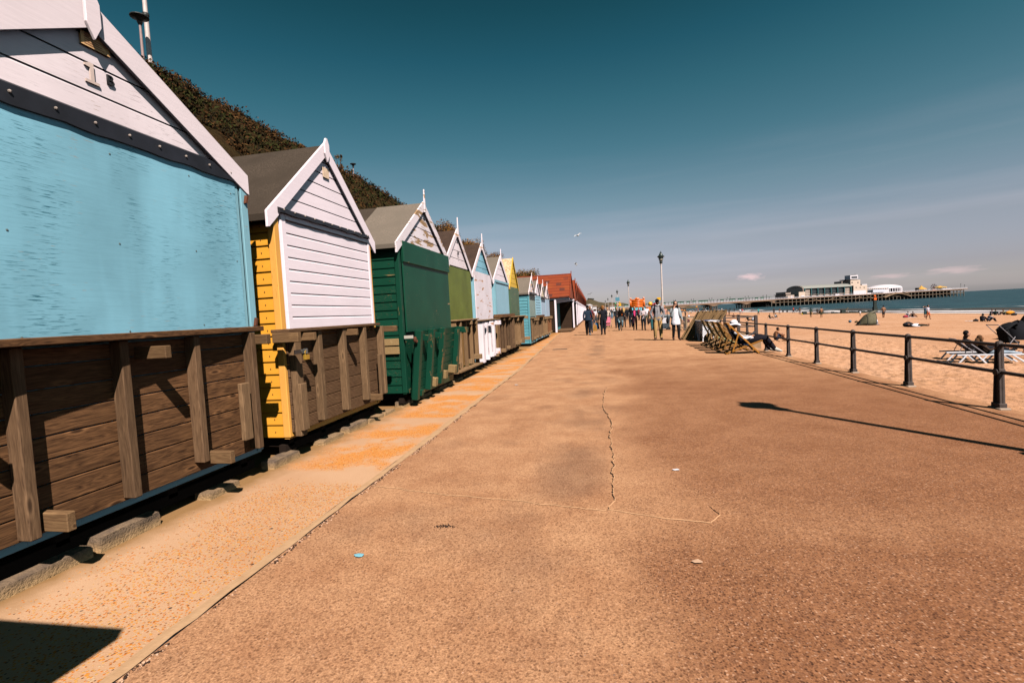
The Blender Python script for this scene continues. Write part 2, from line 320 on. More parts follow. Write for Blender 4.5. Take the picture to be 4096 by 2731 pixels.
def m_concrete():
    n=NM('exposed_aggregate_concrete',.9,.2); s=n.sep(); big=n.noise(.8,4); mid=n.noise(3.1,5,.6)
    base=n.mix(n.rng(big,.35,.65),(.40,.225,.128),(.47,.285,.175))
    # darker sandy soil tight under the huts
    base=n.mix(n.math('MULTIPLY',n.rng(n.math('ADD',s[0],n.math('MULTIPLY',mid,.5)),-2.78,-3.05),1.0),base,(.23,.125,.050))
    # aggregate shows in slabs, hidden elsewhere by sand
    gx=n.math('ADD',s[0],n.math('MULTIPLY',s[1],.016))
    edge=n.math('MULTIPLY',n.rng(n.math('ADD',gx,n.math('MULTIPLY',mid,.5)),-2.95,-2.55),n.rng(gx,-2.03,-2.12))
    bay=n.math('FRACT',n.math('MULTIPLY',n.math('SUBTRACT',s[1],4.15),1/2.35)); bm=n.math('MULTIPLY',n.rng(bay,.0,.05),n.rng(n.math('ADD',bay,n.math('MULTIPLY',mid,.3)),1.06,.95))
    mk=n.math('MULTIPLY',edge,n.math('MULTIPLY',bm,n.rng(n.noise(2.0,5,.65,src=n.map((1,1,1),loc=(0,3,0))),.40,.54)))
    nearm=n.math('MULTIPLY',n.rng(s[1],3.9,3.8),n.rng(n.math('ADD',gx,n.math('MULTIPLY',mid,.7)),-2.75,-2.1))
    mk=n.math('MAXIMUM',mk,n.math('MULTIPLY',nearm,.8))
    warp=n.map((1,1,1)); v=n.vor(72,warp); vd=n.vor(72,warp,'Distance'); k=n.sep(v)
    stone=n.ramp(k[0],[(0,(.46,.13,.012)),(.25,(.52,.19,.022)),(.5,(.50,.25,.06)),(.68,(.26,.075,.012)),(.82,(.46,.32,.20)),(.95,(.10,.05,.03)),(1,(.45,.34,.22))],'CONSTANT')
    sel=n.math('MULTIPLY',n.rng(vd,.46,.36),n.math('LESS_THAN',k[1],n.math('ADD',n.math('MULTIPLY',mk,1.25),-.10)))
    far=n.rng(s[1],6,14)
    base=n.mix(n.math('MULTIPLY',mk,n.math('ADD',.04,n.math('MULTIPLY',n.rng(s[1],3.9,4.4),.80))),base,(.52,.19,.035))
    base=n.mix(n.math('MULTIPLY',sel,n.rng(s[1],22,8)),base,stone)
    # bigger loose flints near the camera
    v2=n.vor(17,n.map((1,1,1),loc=(3,3,0))); d2=n.vor(17,n.map((1,1,1),loc=(3,3,0)),'Distance'); k2=n.sep(v2)
    s2=n.math('MULTIPLY',n.math('MULTIPLY',n.rng(d2,.20,.15),n.rng(k2[0],.80,.82)),nearm); base=n.mix(s2,base,n.ramp(k2[1],[(0,(0.04,0.028,0.024)),(.5,(0.576,0.192,0.024)),(.8,(0.6,0.304,0.064))],'CONSTANT'))
    fine=n.noise(120,3,.7); base=n.mix(n.math('MULTIPLY',n.rng(fine,.42,.68),.20),base,(0.288,0.136,0.056))
    n.color(base).bump(n.math('ADD',n.math('MULTIPLY',sel,.6),fine),.5,.005); return n.m
def m_sand():
    n=NM('beach_sand',.95,.1); s=n.sep(); b=n.noise(.12,4); m=n.noise(1.6,6,.65); f=n.noise(7,5,.7)
    base=n.mix(n.rng(b,.35,.65),(.43,.225,.132),(.48,.268,.168))
    base=n.mix(n.math('MULTIPLY',n.rng(m,.46,.66),.45),base,(.25,.115,.045))
    base=n.mix(n.math('MULTIPLY',n.rng(n.noise(60,2,.7),.4,.7),.22),base,(0.266,0.133,0.0518))
    base=n.mix(n.math('MULTIPLY',n.rng(n.vor(9,out='Distance'),.09,.05),.6),base,(0.207,0.104,0.0444))
    wet=n.rng(n.math('ADD',n.math('ADD',s[0],n.math('MULTIPLY',n.math('MAXIMUM',n.math('SUBTRACT',s[1],36),0),.023)),n.math('MULTIPLY',b,3)),57.2,60.2)
    base=n.mix(wet,base,(0.222,0.141,0.0888)); n.roughness(n.rng(wet,0,1,.95,.35))
    n.color(base).bump(n.math('ADD',m,n.math('MULTIPLY',f,.7)),.9,.06); return n.m
def m_sea():
    n=NM('sea_water',.3,.25); s=n.sep()
    X=n.math('ADD',s[0],n.math('MULTIPLY',n.math('MAXIMUM',n.math('SUBTRACT',s[1],36),0),.023))
    mp=n.map((.30,.055,1)); w1=n.noise(1,6,.62,.4,mp); mp2=n.map((.03,.006,1)); w2=n.noise(1,4,.6,0,mp2)
    deep=n.mix(n.rng(w1,.40,.64),(0.006,0.021,0.0285),(0.0225,0.06,0.0713))
    deep=n.mix(n.math('MULTIPLY',n.rng(w2,.4,.65),.4),deep,(0.009,0.03,0.0375))
    Xw=n.math('ADD',X,n.math('MULTIPLY',n.math('SUBTRACT',n.noise(1,3,.5,0,n.map((.02,.045,1))),.5),7))
    shal=n.rng(Xw,80,64); c=n.mix(shal,deep,(0.0413,0.045,0.0413))
    brown=n.math('MULTIPLY',n.rng(Xw,67.5,70.5),n.rng(Xw,79,73)); c=n.mix(n.math('MULTIPLY',brown,.75),c,(0.0562,0.0338,0.0188))
    foamn=n.noise(1,7,.7,.6,n.map((.9,.12,1))); lace=n.noise(1,5,.6,.3,n.map((.25,.035,1),loc=(3,3,0)))
    def band(a,b,c_,d): return n.math('MULTIPLY',n.rng(Xw,a,b),n.rng(Xw,d,c_))
    f=n.math('MAXIMUM',band(65.2,65.8,67.2,68.2),n.math('MULTIPLY',band(60.0,60.6,61.5,62.5),.85))
    f=n.math('MULTIPLY',f,n.rng(lace,.34,.50))
    f2=n.math('MULTIPLY',n.math('MULTIPLY',n.math('MAXIMUM',band(70,72,74,77),band(82,84,86,90)),n.rng(lace,.56,.64)),1)
    f=n.math('MAXIMUM',f,f2); f=n.math('MULTIPLY',f,n.rng(foamn,.30,.52))
    wash=n.math('MULTIPLY',n.rng(Xw,68,63),.55); c=n.mix(wash,c,(.33,.25,.25))
    c=n.mix(f,c,(.80,.72,.72)); n.roughness(n.rng(f,0,1,.42,.9))
    n.color(c).bump(n.math('ADD',w1,n.math('MULTIPLY',n.noise(1,5,.6,.2,n.map((2.2,.5,1))),.4)),.55,.5); return n.m
TARMAC,CONC,SAND,SEA=m_tarmac(),m_concrete(),m_sand(),m_sea()
def ys(a,b,step,grow=1.0):
    o=[a]
    while o[-1]<b: o.append(min(b,o[-1]+step)); step*=grow
    return o
YY=ys(-14,40,2)+ys(44,460,6,1.05)
# hillside ground, sand, sea, promenade, concrete strip
random.seed(4)
def strip(name,mats,xl,xr,z0,thick,ylist,nx=1,zf=None):
    m=MB(); vs=[];k=nx+1
    for y in ylist:
        for i in range(k):
            x=xl(y)+(xr(y)-xl(y))*i/nx; vs.append((x,y,z0+(zf(x,y) if zf else 0)))
    m.add(vs,[(a*k+i,a*k+i+1,(a+1)*k+i+1,(a+1)*k+i) for a in range(len(ylist)-1) for i in range(nx)])
    if thick:
        R=[(xr(y),y,z0) for y in ylist]; Rb=[(xr(y)+.02,y,z0-thick) for y in ylist]; q=len(ylist)
        m.add(R+Rb,[(i,i+1,q+i+1,q+i) for i in range(q-1)])
    o=m.build(name,mats,recalc=False); return structure(o)
prom=strip('promenade',TARMAC,lambda y:gutter_x(y)+.035,edge_x,0,1.2,YY)
strip('hut_base_strip',CONC,lambda y:-9.0+bend(y),lambda y:gutter_x(y)-.035,0,0,YY)
# mortar fillet between strip and tarmac
n=NM('mortar_fillet',.9,.1); z=n.noise(14,5); n.color(n.mix(n.rng(z,.35,.7),(.36,.215,.12),(.42,.26,.15))).bump(n.noise(60,3),.5,.004)
fm=MB(); q=[]
for y in ys(-14,60,.12): q.append((y,gutter_x(y)))
rr=random.Random(2); vs=[]; wv=[0,0]
for y,x in q:
    wv[0]=wv[0]*.8+rr.uniform(-.008,.008); wv[1]=wv[1]*.75+rr.uniform(-.011,.011)
    vs+= [(x-.040+wv[0],y,.003),(x-.005,y,.005),(x+.030+wv[1],y,.0035)]
fm.add(vs,[(i*3+j,i*3+j+1,i*3+j+4,i*3+j+3) for i in range(len(q)-1) for j in range(2)])
structure(fm.build('mortar_joint',n.m,recalc=False))
# cracks, their raised lips, and debris along the joint
CR_D=plain('crack_shadow',(.035,.02,.015),.95,.1); CR_L=plain('crack_lip',(.42,.235,.13),.9,.1)
def crack(pts,wd,lip,seed,wob=.02,gap=.25,par=prom):
    rr=random.Random(seed); P=[]
    for a,b in zip(pts[:-1],pts[1:]):
        a=Vector(a);b=Vector(b); k=max(2,int((b-a).length/.02))
        for i in range(k): P.append(a.lerp(b,i/k))
    off=0; o2=0; L=[];D=[]
    for i,p in enumerate(P):
        t=(P[min(i+1,len(P)-1)]-P[max(0,i-1)]).normalized(); nn=Vector((-t.y,t.x)); off=off*.93+rr.uniform(-wob,wob)*.38; o2=o2*.6+rr.uniform(-1,1)*.5
        c=p+nn*off; ww=max(.0015,wd*(.6+.6*o2)); gl=lip*(1+.5*o2)
        L.append((c-nn*(ww+gl),c-nn*ww*.7)); D.append((c-nn*ww,c+nn*ww,rr.random()<gap))
    m=MB(); vs=[]; 
    for a,b in L: vs+=[(a.x,a.y,.0035),(b.x,b.y,.0075)]
    m.add(vs,[(2*i,2*i+1,2*i+3,2*i+2) for i in range(len(L)-1)])
    structure_child=m.build('crack_lip',CR_L,par,recalc=False)
    m=MB(); vs=[]
    for a,b,g in D: vs+=[(a.x,a.y,.005),(b.x,b.y,.005)]
    fs=[];hide=0
    for i in range(len(D)-1):
        if hide>0: hide-=1; continue
        if rr.random()<gap*.12: hide=rr.randint(2,9); continue
        fs.append((2*i,2*i+1,2*i+3,2*i+2))
    m.add(vs,fs); m.build('crack',CR_D,par,recalc=False)
crack([(-2.02,3.80),(-1.25,3.62),(-.7,3.52),(-.02,3.40)],.0055,.003,5,.02,.12)
crack([(-.03,3.40),(.02,3.7),(.0,4.2),(.03,4.6),(.01,5.1),(.03,5.8),(-.01,6.6),(-.09,7.4),(0,9.0)],.0085,.004,8,.022,.25)
crack([(-.03,3.40),(.35,3.27),(.62,3.22),(.70,3.36),(.66,3.52)],.0010,.004,9,.01,1.5)
crack([(-2.0,9.2),(-1.0,9.15),(-.2,9.02)],.0015,.006,10,.02,1.2)
rr=random.Random(6); m=MB()
for i in range(1500):
    y=rr.uniform(.6,7.5); x=gutter_x(y)+.045+abs(rr.gauss(0,.016)); r=rr.uniform(.003,.009)
    if math.sin(y*5.1)+math.sin(y*11.7+2)+rr.random()*.8<.2: continue
    m.ball((x,y,.002),(r,r*rr.uniform(.7,1.2),r*.7),5,3,rr.randint(0,2))
structure(m.build('joint_grit',[CR_D,plain('grit_brown',(.20,.10,.06),.9),plain('grit_pale',(.5,.3,.2),.9)]))
# beach: fine near the railing, coarse beyond
def sand_patch(name,x0,x1,y0,y1,nx,ny,amp,sc_,seed):
    from mathutils import noise
    m=MB()
    def fn(u,v):
        y=y0+(y1-y0)*v; x=(x0+(x1-x0)*u)+bend(y)
        h=amp*(noise.fractal(Vector((x*sc_,y*sc_,seed)),.9,2.1,4)) if amp else 0
        e=max(0,1-(x-edge_x(y))/.5) if x>edge_x(y)-.1 else 0
        return (x,y,sand_z(x,y)+h+.06*e*(1+noise.noise(Vector((x*2.5,y*1.8,1)))))
    m.grid(fn,nx,ny); return m.build(name,SAND,smooth=True,recalc=False)
b0=sand_patch('beach',4.6,16,2,34,260,480,.055,4.2,1); structure(b0)
b1=sand_patch('beach_foreshore',16,90,2,150,120,170,.04,.9,2); structure(b1)
b2=sand_patch('beach_far',4.6,16,34,150,40,160,.035,1.5,3); structure(b2)
b3=sand_patch('beach_distance',4.6,90,150,480,60,70,0,1,3); structure(b3)
b4=sand_patch('beach_behind',4.6,90,-60,2,40,40,0,1,3); structure(b4)
# concrete landing that carries the ramp railing
structure(MB().box(4.60,6.95,23.7,30.0,-1.4,-.06).build('ramp_landing',plain('pale_ramp_concrete',(.30,.18,.105),.9),bevel=.02))
m=MB(); m.grid(lambda u,v:(-3000+u*u*43000,-4000+v*44000,-2.2),24,24); structure(m.build('sea',SEA,recalc=False))
# low swell and breaking wave rolls near the shore, in the round
m=MB()
from mathutils import noise as mnoise
def wave(xc,y0,y1,h,wd,seed):
    def fn(u,v):
        y=y0+(y1-y0)*v; c=xc+bend(y)+3*(mnoise.noise(Vector((y*.02,seed,0)))); a=h*max(0,.35+mnoise.noise(Vector((y*.035,seed*3,1)))*1.4)*min(1,v*12,(1-v)*12)
        t=(u-.5)*2; return (c+t*wd,y,-2.2-.02+a*max(0,(1-t*t))**1.5*(1.0 if t>0 else 1.0))
    m.grid(fn,10,160)
wave(73,40,420,.55,3.2,1); wave(84,30,420,.40,4,2); wave(66.5,20,420,.22,1.6,3)
structure(m.build('breaking_waves',SEA,smooth=True,recalc=False))
# ---------------------------------------------------------------- hillside behind the huts
def m_scrub(name,a,b,c,sc_=1.0):
    n=NM(name,.95,.05); x=n.noise(.35*sc_,5,.6); y=n.noise(2.6*sc_,6,.7)
    cc=n.mix(n.rng(x,.4,.6),a,b); cc=n.mix(n.rng(y,.45,.62),cc,c); cc=n.mix(n.math('MULTIPLY',n.rng(n.noise(9*sc_,4,.7),.5,.66),.7),cc,mul(a,.3))
    n.color(cc).bump(y,1,.3); return n.m
SCRUB=m_scrub('hill_scrub_mat',(.024,.020,.007),(.045,.026,.010),(.03,.016,.007))
def hill_z(x,y,jit=True):
    t=min(1,max(0,(-5.2+bend(y)-x)/22.0)); q_=min(1,max(0,(y-60)/16)); z=18.15*(t**.9)*(1-.17*q_*q_*(3-2*q_))
    if x<-27.5+bend(y): z=18.15*(1-.17*q_*q_*(3-2*q_))+.02*(-27.5-x)
    if jit:
        a=min(1,t*4); z+=a*(.5*mnoise.fractal(Vector((x*.22,y*.22,3)),1,2.1,3)+.35*mnoise.fractal(Vector((x*.9,y*.9,7)),.8,2.1,3))
    return z-.15 if t<=0 else z
m=MB(); m.grid(lambda u,v:((-5.0-u*35)+bend(-10+230*v),-10+230*v,hill_z(-5.0-u*35+bend(-10+230*v),-10+230*v)),110,520)
structure(m.build('hillside',SCRUB,smooth=True,recalc=False))
LEAF=[plain('scrub_leaf_rust',(.052,.023,.009),.9,.05,var=.3),plain('scrub_leaf_olive',(.026,.027,.008),.9,.05,var=.3),plain('scrub_leaf_dark',(.012,.009,.005),.9,.05,var=.3),plain('scrub_leaf_gold',(.09,.045,.016),.9,.05,var=.3)]
def leaves(m,c,r,k,size,rr,squash=1,cols=(0,1,2,3)):
    c=Vector(c)
    for _ in range(k):
        d=Vector((rr.gauss(0,1),rr.gauss(0,1),rr.gauss(0,1))).normalized(); p=c+Vector((d.x*r,d.y*r,d.z*r*squash))*(rr.random()**.33)
        a=Vector((rr.gauss(0,1),rr.gauss(0,1),rr.gauss(0,1))).normalized(); b=a.cross(d+Vector((.01,0,0))).normalized(); s=size*rr.uniform(.6,1.5)
        m.add([p-a*s,p+b*s*.5,p+a*s,p-b*s*.5],[(0,1,2,3)],rr.choice(cols))
rr=random.Random(11); m=MB()
for i in range(3300):
    y=20+170*rr.random()**1.8; u=rr.random()**.75; x=-11-18.0*u+bend(y); z=hill_z(x,y); s=1+y/60
    tone=mnoise.noise(Vector((x*.12,y*.08,0))); cols=(0,0,2,3) if tone>.05 else ((1,1,2,0) if tone<-.15 else (0,1,2,2))
    leaves(m,(x,y,z+.05*s),rr.uniform(.35,.8)*s*.6,24,.062*s,rr,.6,cols)
o=m.build('hill_scrub',LEAF,recalc=False); o['kind']='stuff'; o['label']='brown and olive scrub covering the cliff behind the huts'
# bushes and pines breaking the skyline
LEAFB=[plain('bush_leaf_rust',(.16,.068,.020),.9,.05,var=.3),plain('bush_leaf_olive',(.075,.062,.018),.9,.05,var=.3),plain('bush_leaf_dark',(.04,.022,.010),.9,.05,var=.3),plain('bush_leaf_gold',(.22,.115,.035),.9,.05,var=.3)]
def bush(px,py,X,r,label,cols,seed,sq=.8,size=.10,k=1100):
    p=at_x(px,py,X); rr=random.Random(seed); g=hill_z(X,p.y,False); c=Vector((0,0,0))
    root=thing('bush',label,'bush',(p.x,p.y,p.z-r*sq),0,'bushes on the cliff top')
    m=MB()
    for q in range(26):
        d=Vector((rr.uniform(-1,1),rr.uniform(-1,1),rr.uniform(-.8,.7)))*r*.62; leaves(m,(d.x,d.y,d.z*sq),r*.5,k//5,size*1.15,rr,.8,cols)
    m.build('foliage',LEAFB,root,recalc=False)
    m=MB()
    for q in range(5): m.tube([(0,0,-r*1.6-.8),(rr.uniform(-.2,.2)*r,rr.uniform(-.2,.2)*r,-r*.6),(rr.uniform(-.7,.7)*r,rr.uniform(-.7,.7)*r,r*.3)],[.10,.07,.02],6)
    m.build('stem',plain('bush_stem',(.10,.06,.035),.9),root)
bush(1770,878,-26,2.6,'rounded rust brown bush above the dark felt hut roof',(0,0,3,2),1)
bush(1880,945,-25,2.9,'domed brown bush above the blue gable hut',(0,3,2,0),2)
bush(1963,1000,-25,3.0,'brown bush on the slope above the sky blue hut',(0,2,0,3),3)
bush(2105,1072,-25,4.6,'twiggy olive brown bush above the grey roofed blue hut',(1,0,2,3),4,.7,.16)
bush(1505,792,-27,1.5,'low olive bush at the foot of the skyline above the green hut',(1,1,2,0),5)
bush(1440,745,-27,1.3,'rust and olive bush below the cliff top lamp',(0,1,3,2),6)
bush(1195,572,-28,.5,'small spiky bush on the skyline behind the grey roof',(0,2,1,0),7,.9,.07,300)
def pine(px,py,X,label,seed,h,tufts):
    p=at_x(px,py,X); rr=random.Random(seed); base=p.z-h
    root=thing('pine_tree',label,'tree',(p.x,p.y,base),0,'wind bent pines on the cliff top')
    m=MB(); f=MB()
    for i,(dy,dz,r) in enumerate(tufts):
        e=Vector((rr.uniform(-.3,.3),dy,h+dz)); m.tube([(0,0,-.6),(0,dy*.15,h*.4),(e.x*.6,dy*.6,(h+dz)*.75),e],[.07,.055,.035,.012],6)
        for q in range(max(3,int(r*9))):
            d=Vector((rr.uniform(-1,1),rr.uniform(-1,1),rr.uniform(-.5,.7)))*r; leaves(f,e+d*.6,r*.5,60,.055,rr,.8,(0,3,2,1))
    m.build('trunk',plain('pine_bark',(.09,.05,.03),.9),root); f.build('crown',LEAFB,root,recalc=False)
pine(1352,640,-28,'sparse wind bent pine behind the white gabled hut',3,2.4,[(0,.2,.55),(.9,-.5,.4),(.5,.5,.25),(-.5,-.2,.2)])
pine(1395,690,-28,'thin bare twigged pine beside the cliff top lamp',5,1.8,[(.2,0,.22),(.7,.4,.18),(1.2,-.2,.2),(-.1,.6,.12)])
# far hills round the bay
FARH=m_scrub('far_hill_mat',(.065,.055,.032),(.13,.085,.05),(.08,.058,.034),.06)
def ridge(name,pts,Y,depth,foot=-3,mat=FARH,amp=1.0):
    m=MB(); P=[at_y(px,py,Y) for px,py in pts]; N=150; L=P[-1].x-P[0].x; k=[]
    for i in range(N+1):
        x=P[0].x+L*i/N; j=max(a for a in range(len(P)-1) if P[a].x<=x+1e-6) if x>P[0].x else 0
        t=(x-P[j].x)/(P[j+1].x-P[j].x); k.append((x,P[j].z+(P[j+1].z-P[j].z)*t))
    R=[-1,-.75,-.5,-.25,0,.3,1]; H=[0,.30,.62,.86,1,.9,0]; vs=[]
    for x,z in k:
        for r,h in zip(R,H):
            y=Y+r*depth; nz=amp*mnoise.fractal(Vector((x*.03,y*.03,1)),1,2,4)*(1 if h>0 else 0); vs.append((x,y,foot+(z-foot)*h+nz*2))
    w_=len(R); m.add(vs,[(i*w_+j,(i+1)*w_+j,(i+1)*w_+j+1,i*w_+j+1) for i in range(N) for j in range(w_-1)]); return structure(m.build(name,mat,smooth=True,recalc=False))
ridge('far_cliff',[(2200,1195),(2300,1196),(2345,1200),(2360,1195),(2375,1199),(2398,1208.5),(2420,1211.5),(2437,1211.5),(2455,1212.5),(2488,1211),(2515,1213),(2560,1217),(2640,1221),(2720,1224),(2790,1228)],900,150)
0 and ridge('far_headland',[(3860,1158.5),(3900,1156.5),(3950,1155.5),(4020,1154),(4096,1152)],9000,900,-5,plain('hazy_headland',(.16,.21,.23),.9),0)
# a tree on the far cliff
rr=random.Random(3); m=MB(); p=at_y(2361,1195,900)
root=thing('tree','dark round tree crowning the distant cliff','tree',(p.x,p.y,p.z-2)); 
for q in range(14): leaves(m,(rr.uniform(-5,5),rr.uniform(-3,3),rr.uniform(0,2.4)),2.4,60,.5,rr,.6,(2,1,2,1))
m.build('crown',LEAF,root,recalc=False)
# ---------------------------------------------------------------- paints and timbers (surface colours; the deck planks hold painted shade)
WHITE=(.78,.70,.72); 
P_BLUE=paint('sky_blue_paint',(.205,.42,.53),scr=1.6,scrcol=(0.02,0.10,0.14),dirt=.16,rough=.4)
P_BLUE_T=paint('sky_blue_trim',(0.216,0.405,0.486),streak='z',scr=.3)
P_WHITE=paint('white_gloss_paint',(.84,.70,.76),dirt=.05,rough=.35)
P_WHITE_O=paint('old_white_paint',(.79,.655,.69),scr=.75,scrcol=(0.3,0.18,0.1),wear=.30,wearcol=(0.5,0.28,0.14),dirt=.09)
P_WHITE_P=paint('peeling_white_paint',(.77,.66,.70),wear=.62,wearcol=(0.36,0.22,0.12),dirt=.12)
P_WHITE_PZ=paint('peeling_white_batten',(.77,.66,.70),wear=.30,streak='z',wearcol=(0.34,0.2,0.11),dirt=.12)
P_WHITE_D=paint('stained_white_ply',(.77,.66,.71),wear=.34,wearcol=(0.5,0.25,0.14),dirt=.12)
P_YEL=paint('yellow_siding_paint',(.66,.285,.030),streak='x',scr=.2,dirt=.07)
P_YELZ=paint('yellow_post_paint',(.72,.34,.075),streak='z',scr=.3,dirt=.07)
P_GRN=paint('dark_green_paint',(0.00403,0.042,0.0235),streak='x',scr=.2,wear=.20,wearcol=(0.173,0.115,0.048),dirt=.2)
P_GRNP=paint('dark_green_ply',(0.00614,0.0576,0.0326),scr=.35,scrcol=(0.00384,0.0288,0.0168),wear=.06,dirt=.2)
P_GRNZ=paint('dark_green_post',(0.00504,0.045,0.026),streak='z',wear=.30,wearcol=(0.163,0.096,0.0384),dirt=.2)
P_OLV=paint('olive_ply',(0.125,0.148,0.0234),scr=.4,scrcol=(0.0702,0.078,0.0117),dirt=.3)
P_OLVX=paint('olive_siding',(0.117,0.133,0.0234),streak='x',scr=.3,dirt=.3)
P_TEAL=paint('bright_teal_siding',(0.0546,0.273,0.335),streak='x',scr=.5,dirt=.2)
P_PALEB=paint('pale_blue_ply',(0.27,0.45,0.558),dirt=.06,scr=.2)
P_MIDB=paint('mid_blue_siding',(0.101,0.281,0.335),streak='x',scr=.7,dirt=.2)
P_YELG=paint('lemon_gable_paint',(0.663,0.39,0.039),dirt=.08,scr=.2)
P_SAGE=paint('sage_green_ply',(0.0702,0.117,0.0663),wear=.20,wearcol=(0.39,0.273,0.156),dirt=.2)
P_GREYG=paint('grey_green_ply',(0.234,0.297,0.27),wear=.1,dirt=.2,scr=.4)
P_LAV=paint('washed_lilac_blue_ply',(0.378,0.468,0.594),dirt=.12,scr=.2)
W_DARK=wood('weathered_brown_planks',(.31,.145,.062),(.034,.014,.006),'y')
W_DARKZ=wood('weathered_brown_posts',(.255,.145,.078),(.065,.033,.017),'z')
W_X=wood('weathered_block_end',(0.257,0.148,0.0702),(0.0936,0.0468,0.0218),'x')
W_GREY=wood('grey_brown_decking',(.25,.135,.068),(.085,.042,.021),'y',ridge=True,knots=False)
W_GREYZ=wood('grey_brown_uprights',(.30,.175,.092),(.10,.055,.028),'z')
W_NEW=wood('fresh_honey_timber',(0.39,0.218,0.078),(0.203,0.0936,0.0273),'z')
W_NEWX=wood('pale_sawn_block',(0.406,0.273,0.133),(0.234,0.14,0.0585),'y')
W_PALE=wood('pale_tan_timber',(0.328,0.195,0.101),(0.172,0.0936,0.0429),'z')
W_PALEY=wood('pale_tan_rail',(0.351,0.226,0.125),(0.187,0.101,0.0468),'y')
W_PLK=wood('shaded_deck_planks',(.13,.066,.030),(.045,.020,.009),'z',knots=False)  # plank colour darkened to paint in the shade between the uprights
W_BACK=wood('black_brown_slats',(0.078,0.039,0.0195),(0.0156,0.0078,0.00468),'x')
F_BRN=felt('brown_mineral_felt',(0.0538,0.0398,0.0304)); F_DK=felt('dark_brown_felt',(0.0663,0.0406,0.0296),(0.0351,0.0218,0.0172)); F_GR=felt('grey_mineral_felt',(0.152,0.121,0.0979),(0.129,0.104,0.0842))
F_BLK=plain('black_rubber_strip',(0.0109,0.0117,0.0172),.55,.4,var=.3); F_OSB=None
n=NM('osb_board',.8,.2); v=n.vor(26,n.map((1,1,.35))); k=n.sep(v); n.color(n.ramp(k[0],[(0,(0.42,0.24,0.13)),(.4,(0.52,0.33,0.2)),(.8,(0.58,0.4,0.26)),(1,(0.3,0.16,0.08))])); F_OSB=n.m
IRON=plain('galvanised_iron',(0.18,0.18,0.18),.4,.5,.7); RUST=plain('rusty_iron',(0.1,0.035,0.018),.85,.3,.2,var=.4); BRASS=plain('brass_padlock',(0.62,0.36,0.05),.35,.5,.6)
BLOCK=None
n=NM('old_concrete_block',.95,.1); a=n.noise(9,5,.7); b=n.noise(60,3,.7); cc=n.mix(n.rng(a,.35,.65),(.12,.085,.065),(.24,.16,.10)); cc=n.mix(n.math('MULTIPLY',n.rng(n.sep()[2],.075,.0),.85),cc,(.50,.30,.14)); n.color(n.mix(n.math('MULTIPLY',n.rng(b,.4,.65),.35),cc,(.05,.035,.025))).bump(n.math('ADD',a,b),.8,.012); BLOCK=n.m
DARKV=plain('dark_underfloor',(.02,.013,.01),.95,.05)
def lap(m,x0,x1,z0,z1,pitch,axis,out,base=0.0,sgn=1,mi=0,clip=None,t0=.010,t1=.026):
    """lapped boards: axis 'x' runs along x on a side wall (outward -y*sgn); axis 'y' runs along y on the front (outward +x)"""
    z=z0
    while z<z1-.01:
        zt=min(z+pitch,z1)
        if clip:
            a0,b0=clip(z); a1,b1=clip(zt)
        else: a0=a1=x0; b0=b1=x1
        if b0-a0>.02:
            if b1<a1: a1=b1=(a1+b1)/2
            g=.006
            prof=[(z,t1),(z+.012,t1),(zt-.018,t0+.004),(zt-.006,t0-.004)]
            vs=[]
            for (zz,t) in prof:
                f=(zz-z)/(zt-z); a=a0+(a1-a0)*f; b=b0+(b1-b0)*f
                for q in (a,b):
                    for tt in (base,base+t):
                        vs.append((q,-tt*sgn,zz) if axis=='x' else (tt,q,zz))
            fs=[]
            for i in range(3):
                o=i*4; fs+=[(o+1,o+3,o+7,o+5),(o,o+4,o+6,o+2),(o,o+1,o+5,o+4),(o+2,o+6,o+7,o+3)]
            fs+=[(0,2,3,1),(12,13,15,14)]
            m.add(vs,fs,mi)
        z=zt
    return m
def text_part(s,size,loc,mat,parent,name='house_number',ext=.006):
    c=bpy.data.curves.new('lettering','FONT'); c.body=s; c.size=size; c.extrude=ext; c.align_x='CENTER'
    t=bpy.data.objects.new('lettering_tmp',c); col.objects.link(t); bpy.context.view_layer.update()
    me=bpy.data.meshes.new_from_object(t.evaluated_get(bpy.context.evaluated_depsgraph_get())); bpy.data.objects.remove(t); bpy.data.curves.remove(c)
    me.materials.clear(); me.materials.append(mat)
    me.transform(Matrix(((0,0,1,0),(1,0,0,0),(0,1,0,0),(0,0,0,1))))
    o=bpy.data.objects.new(name,me); col.objects.link(o); o.parent=parent; o.location=loc; return o
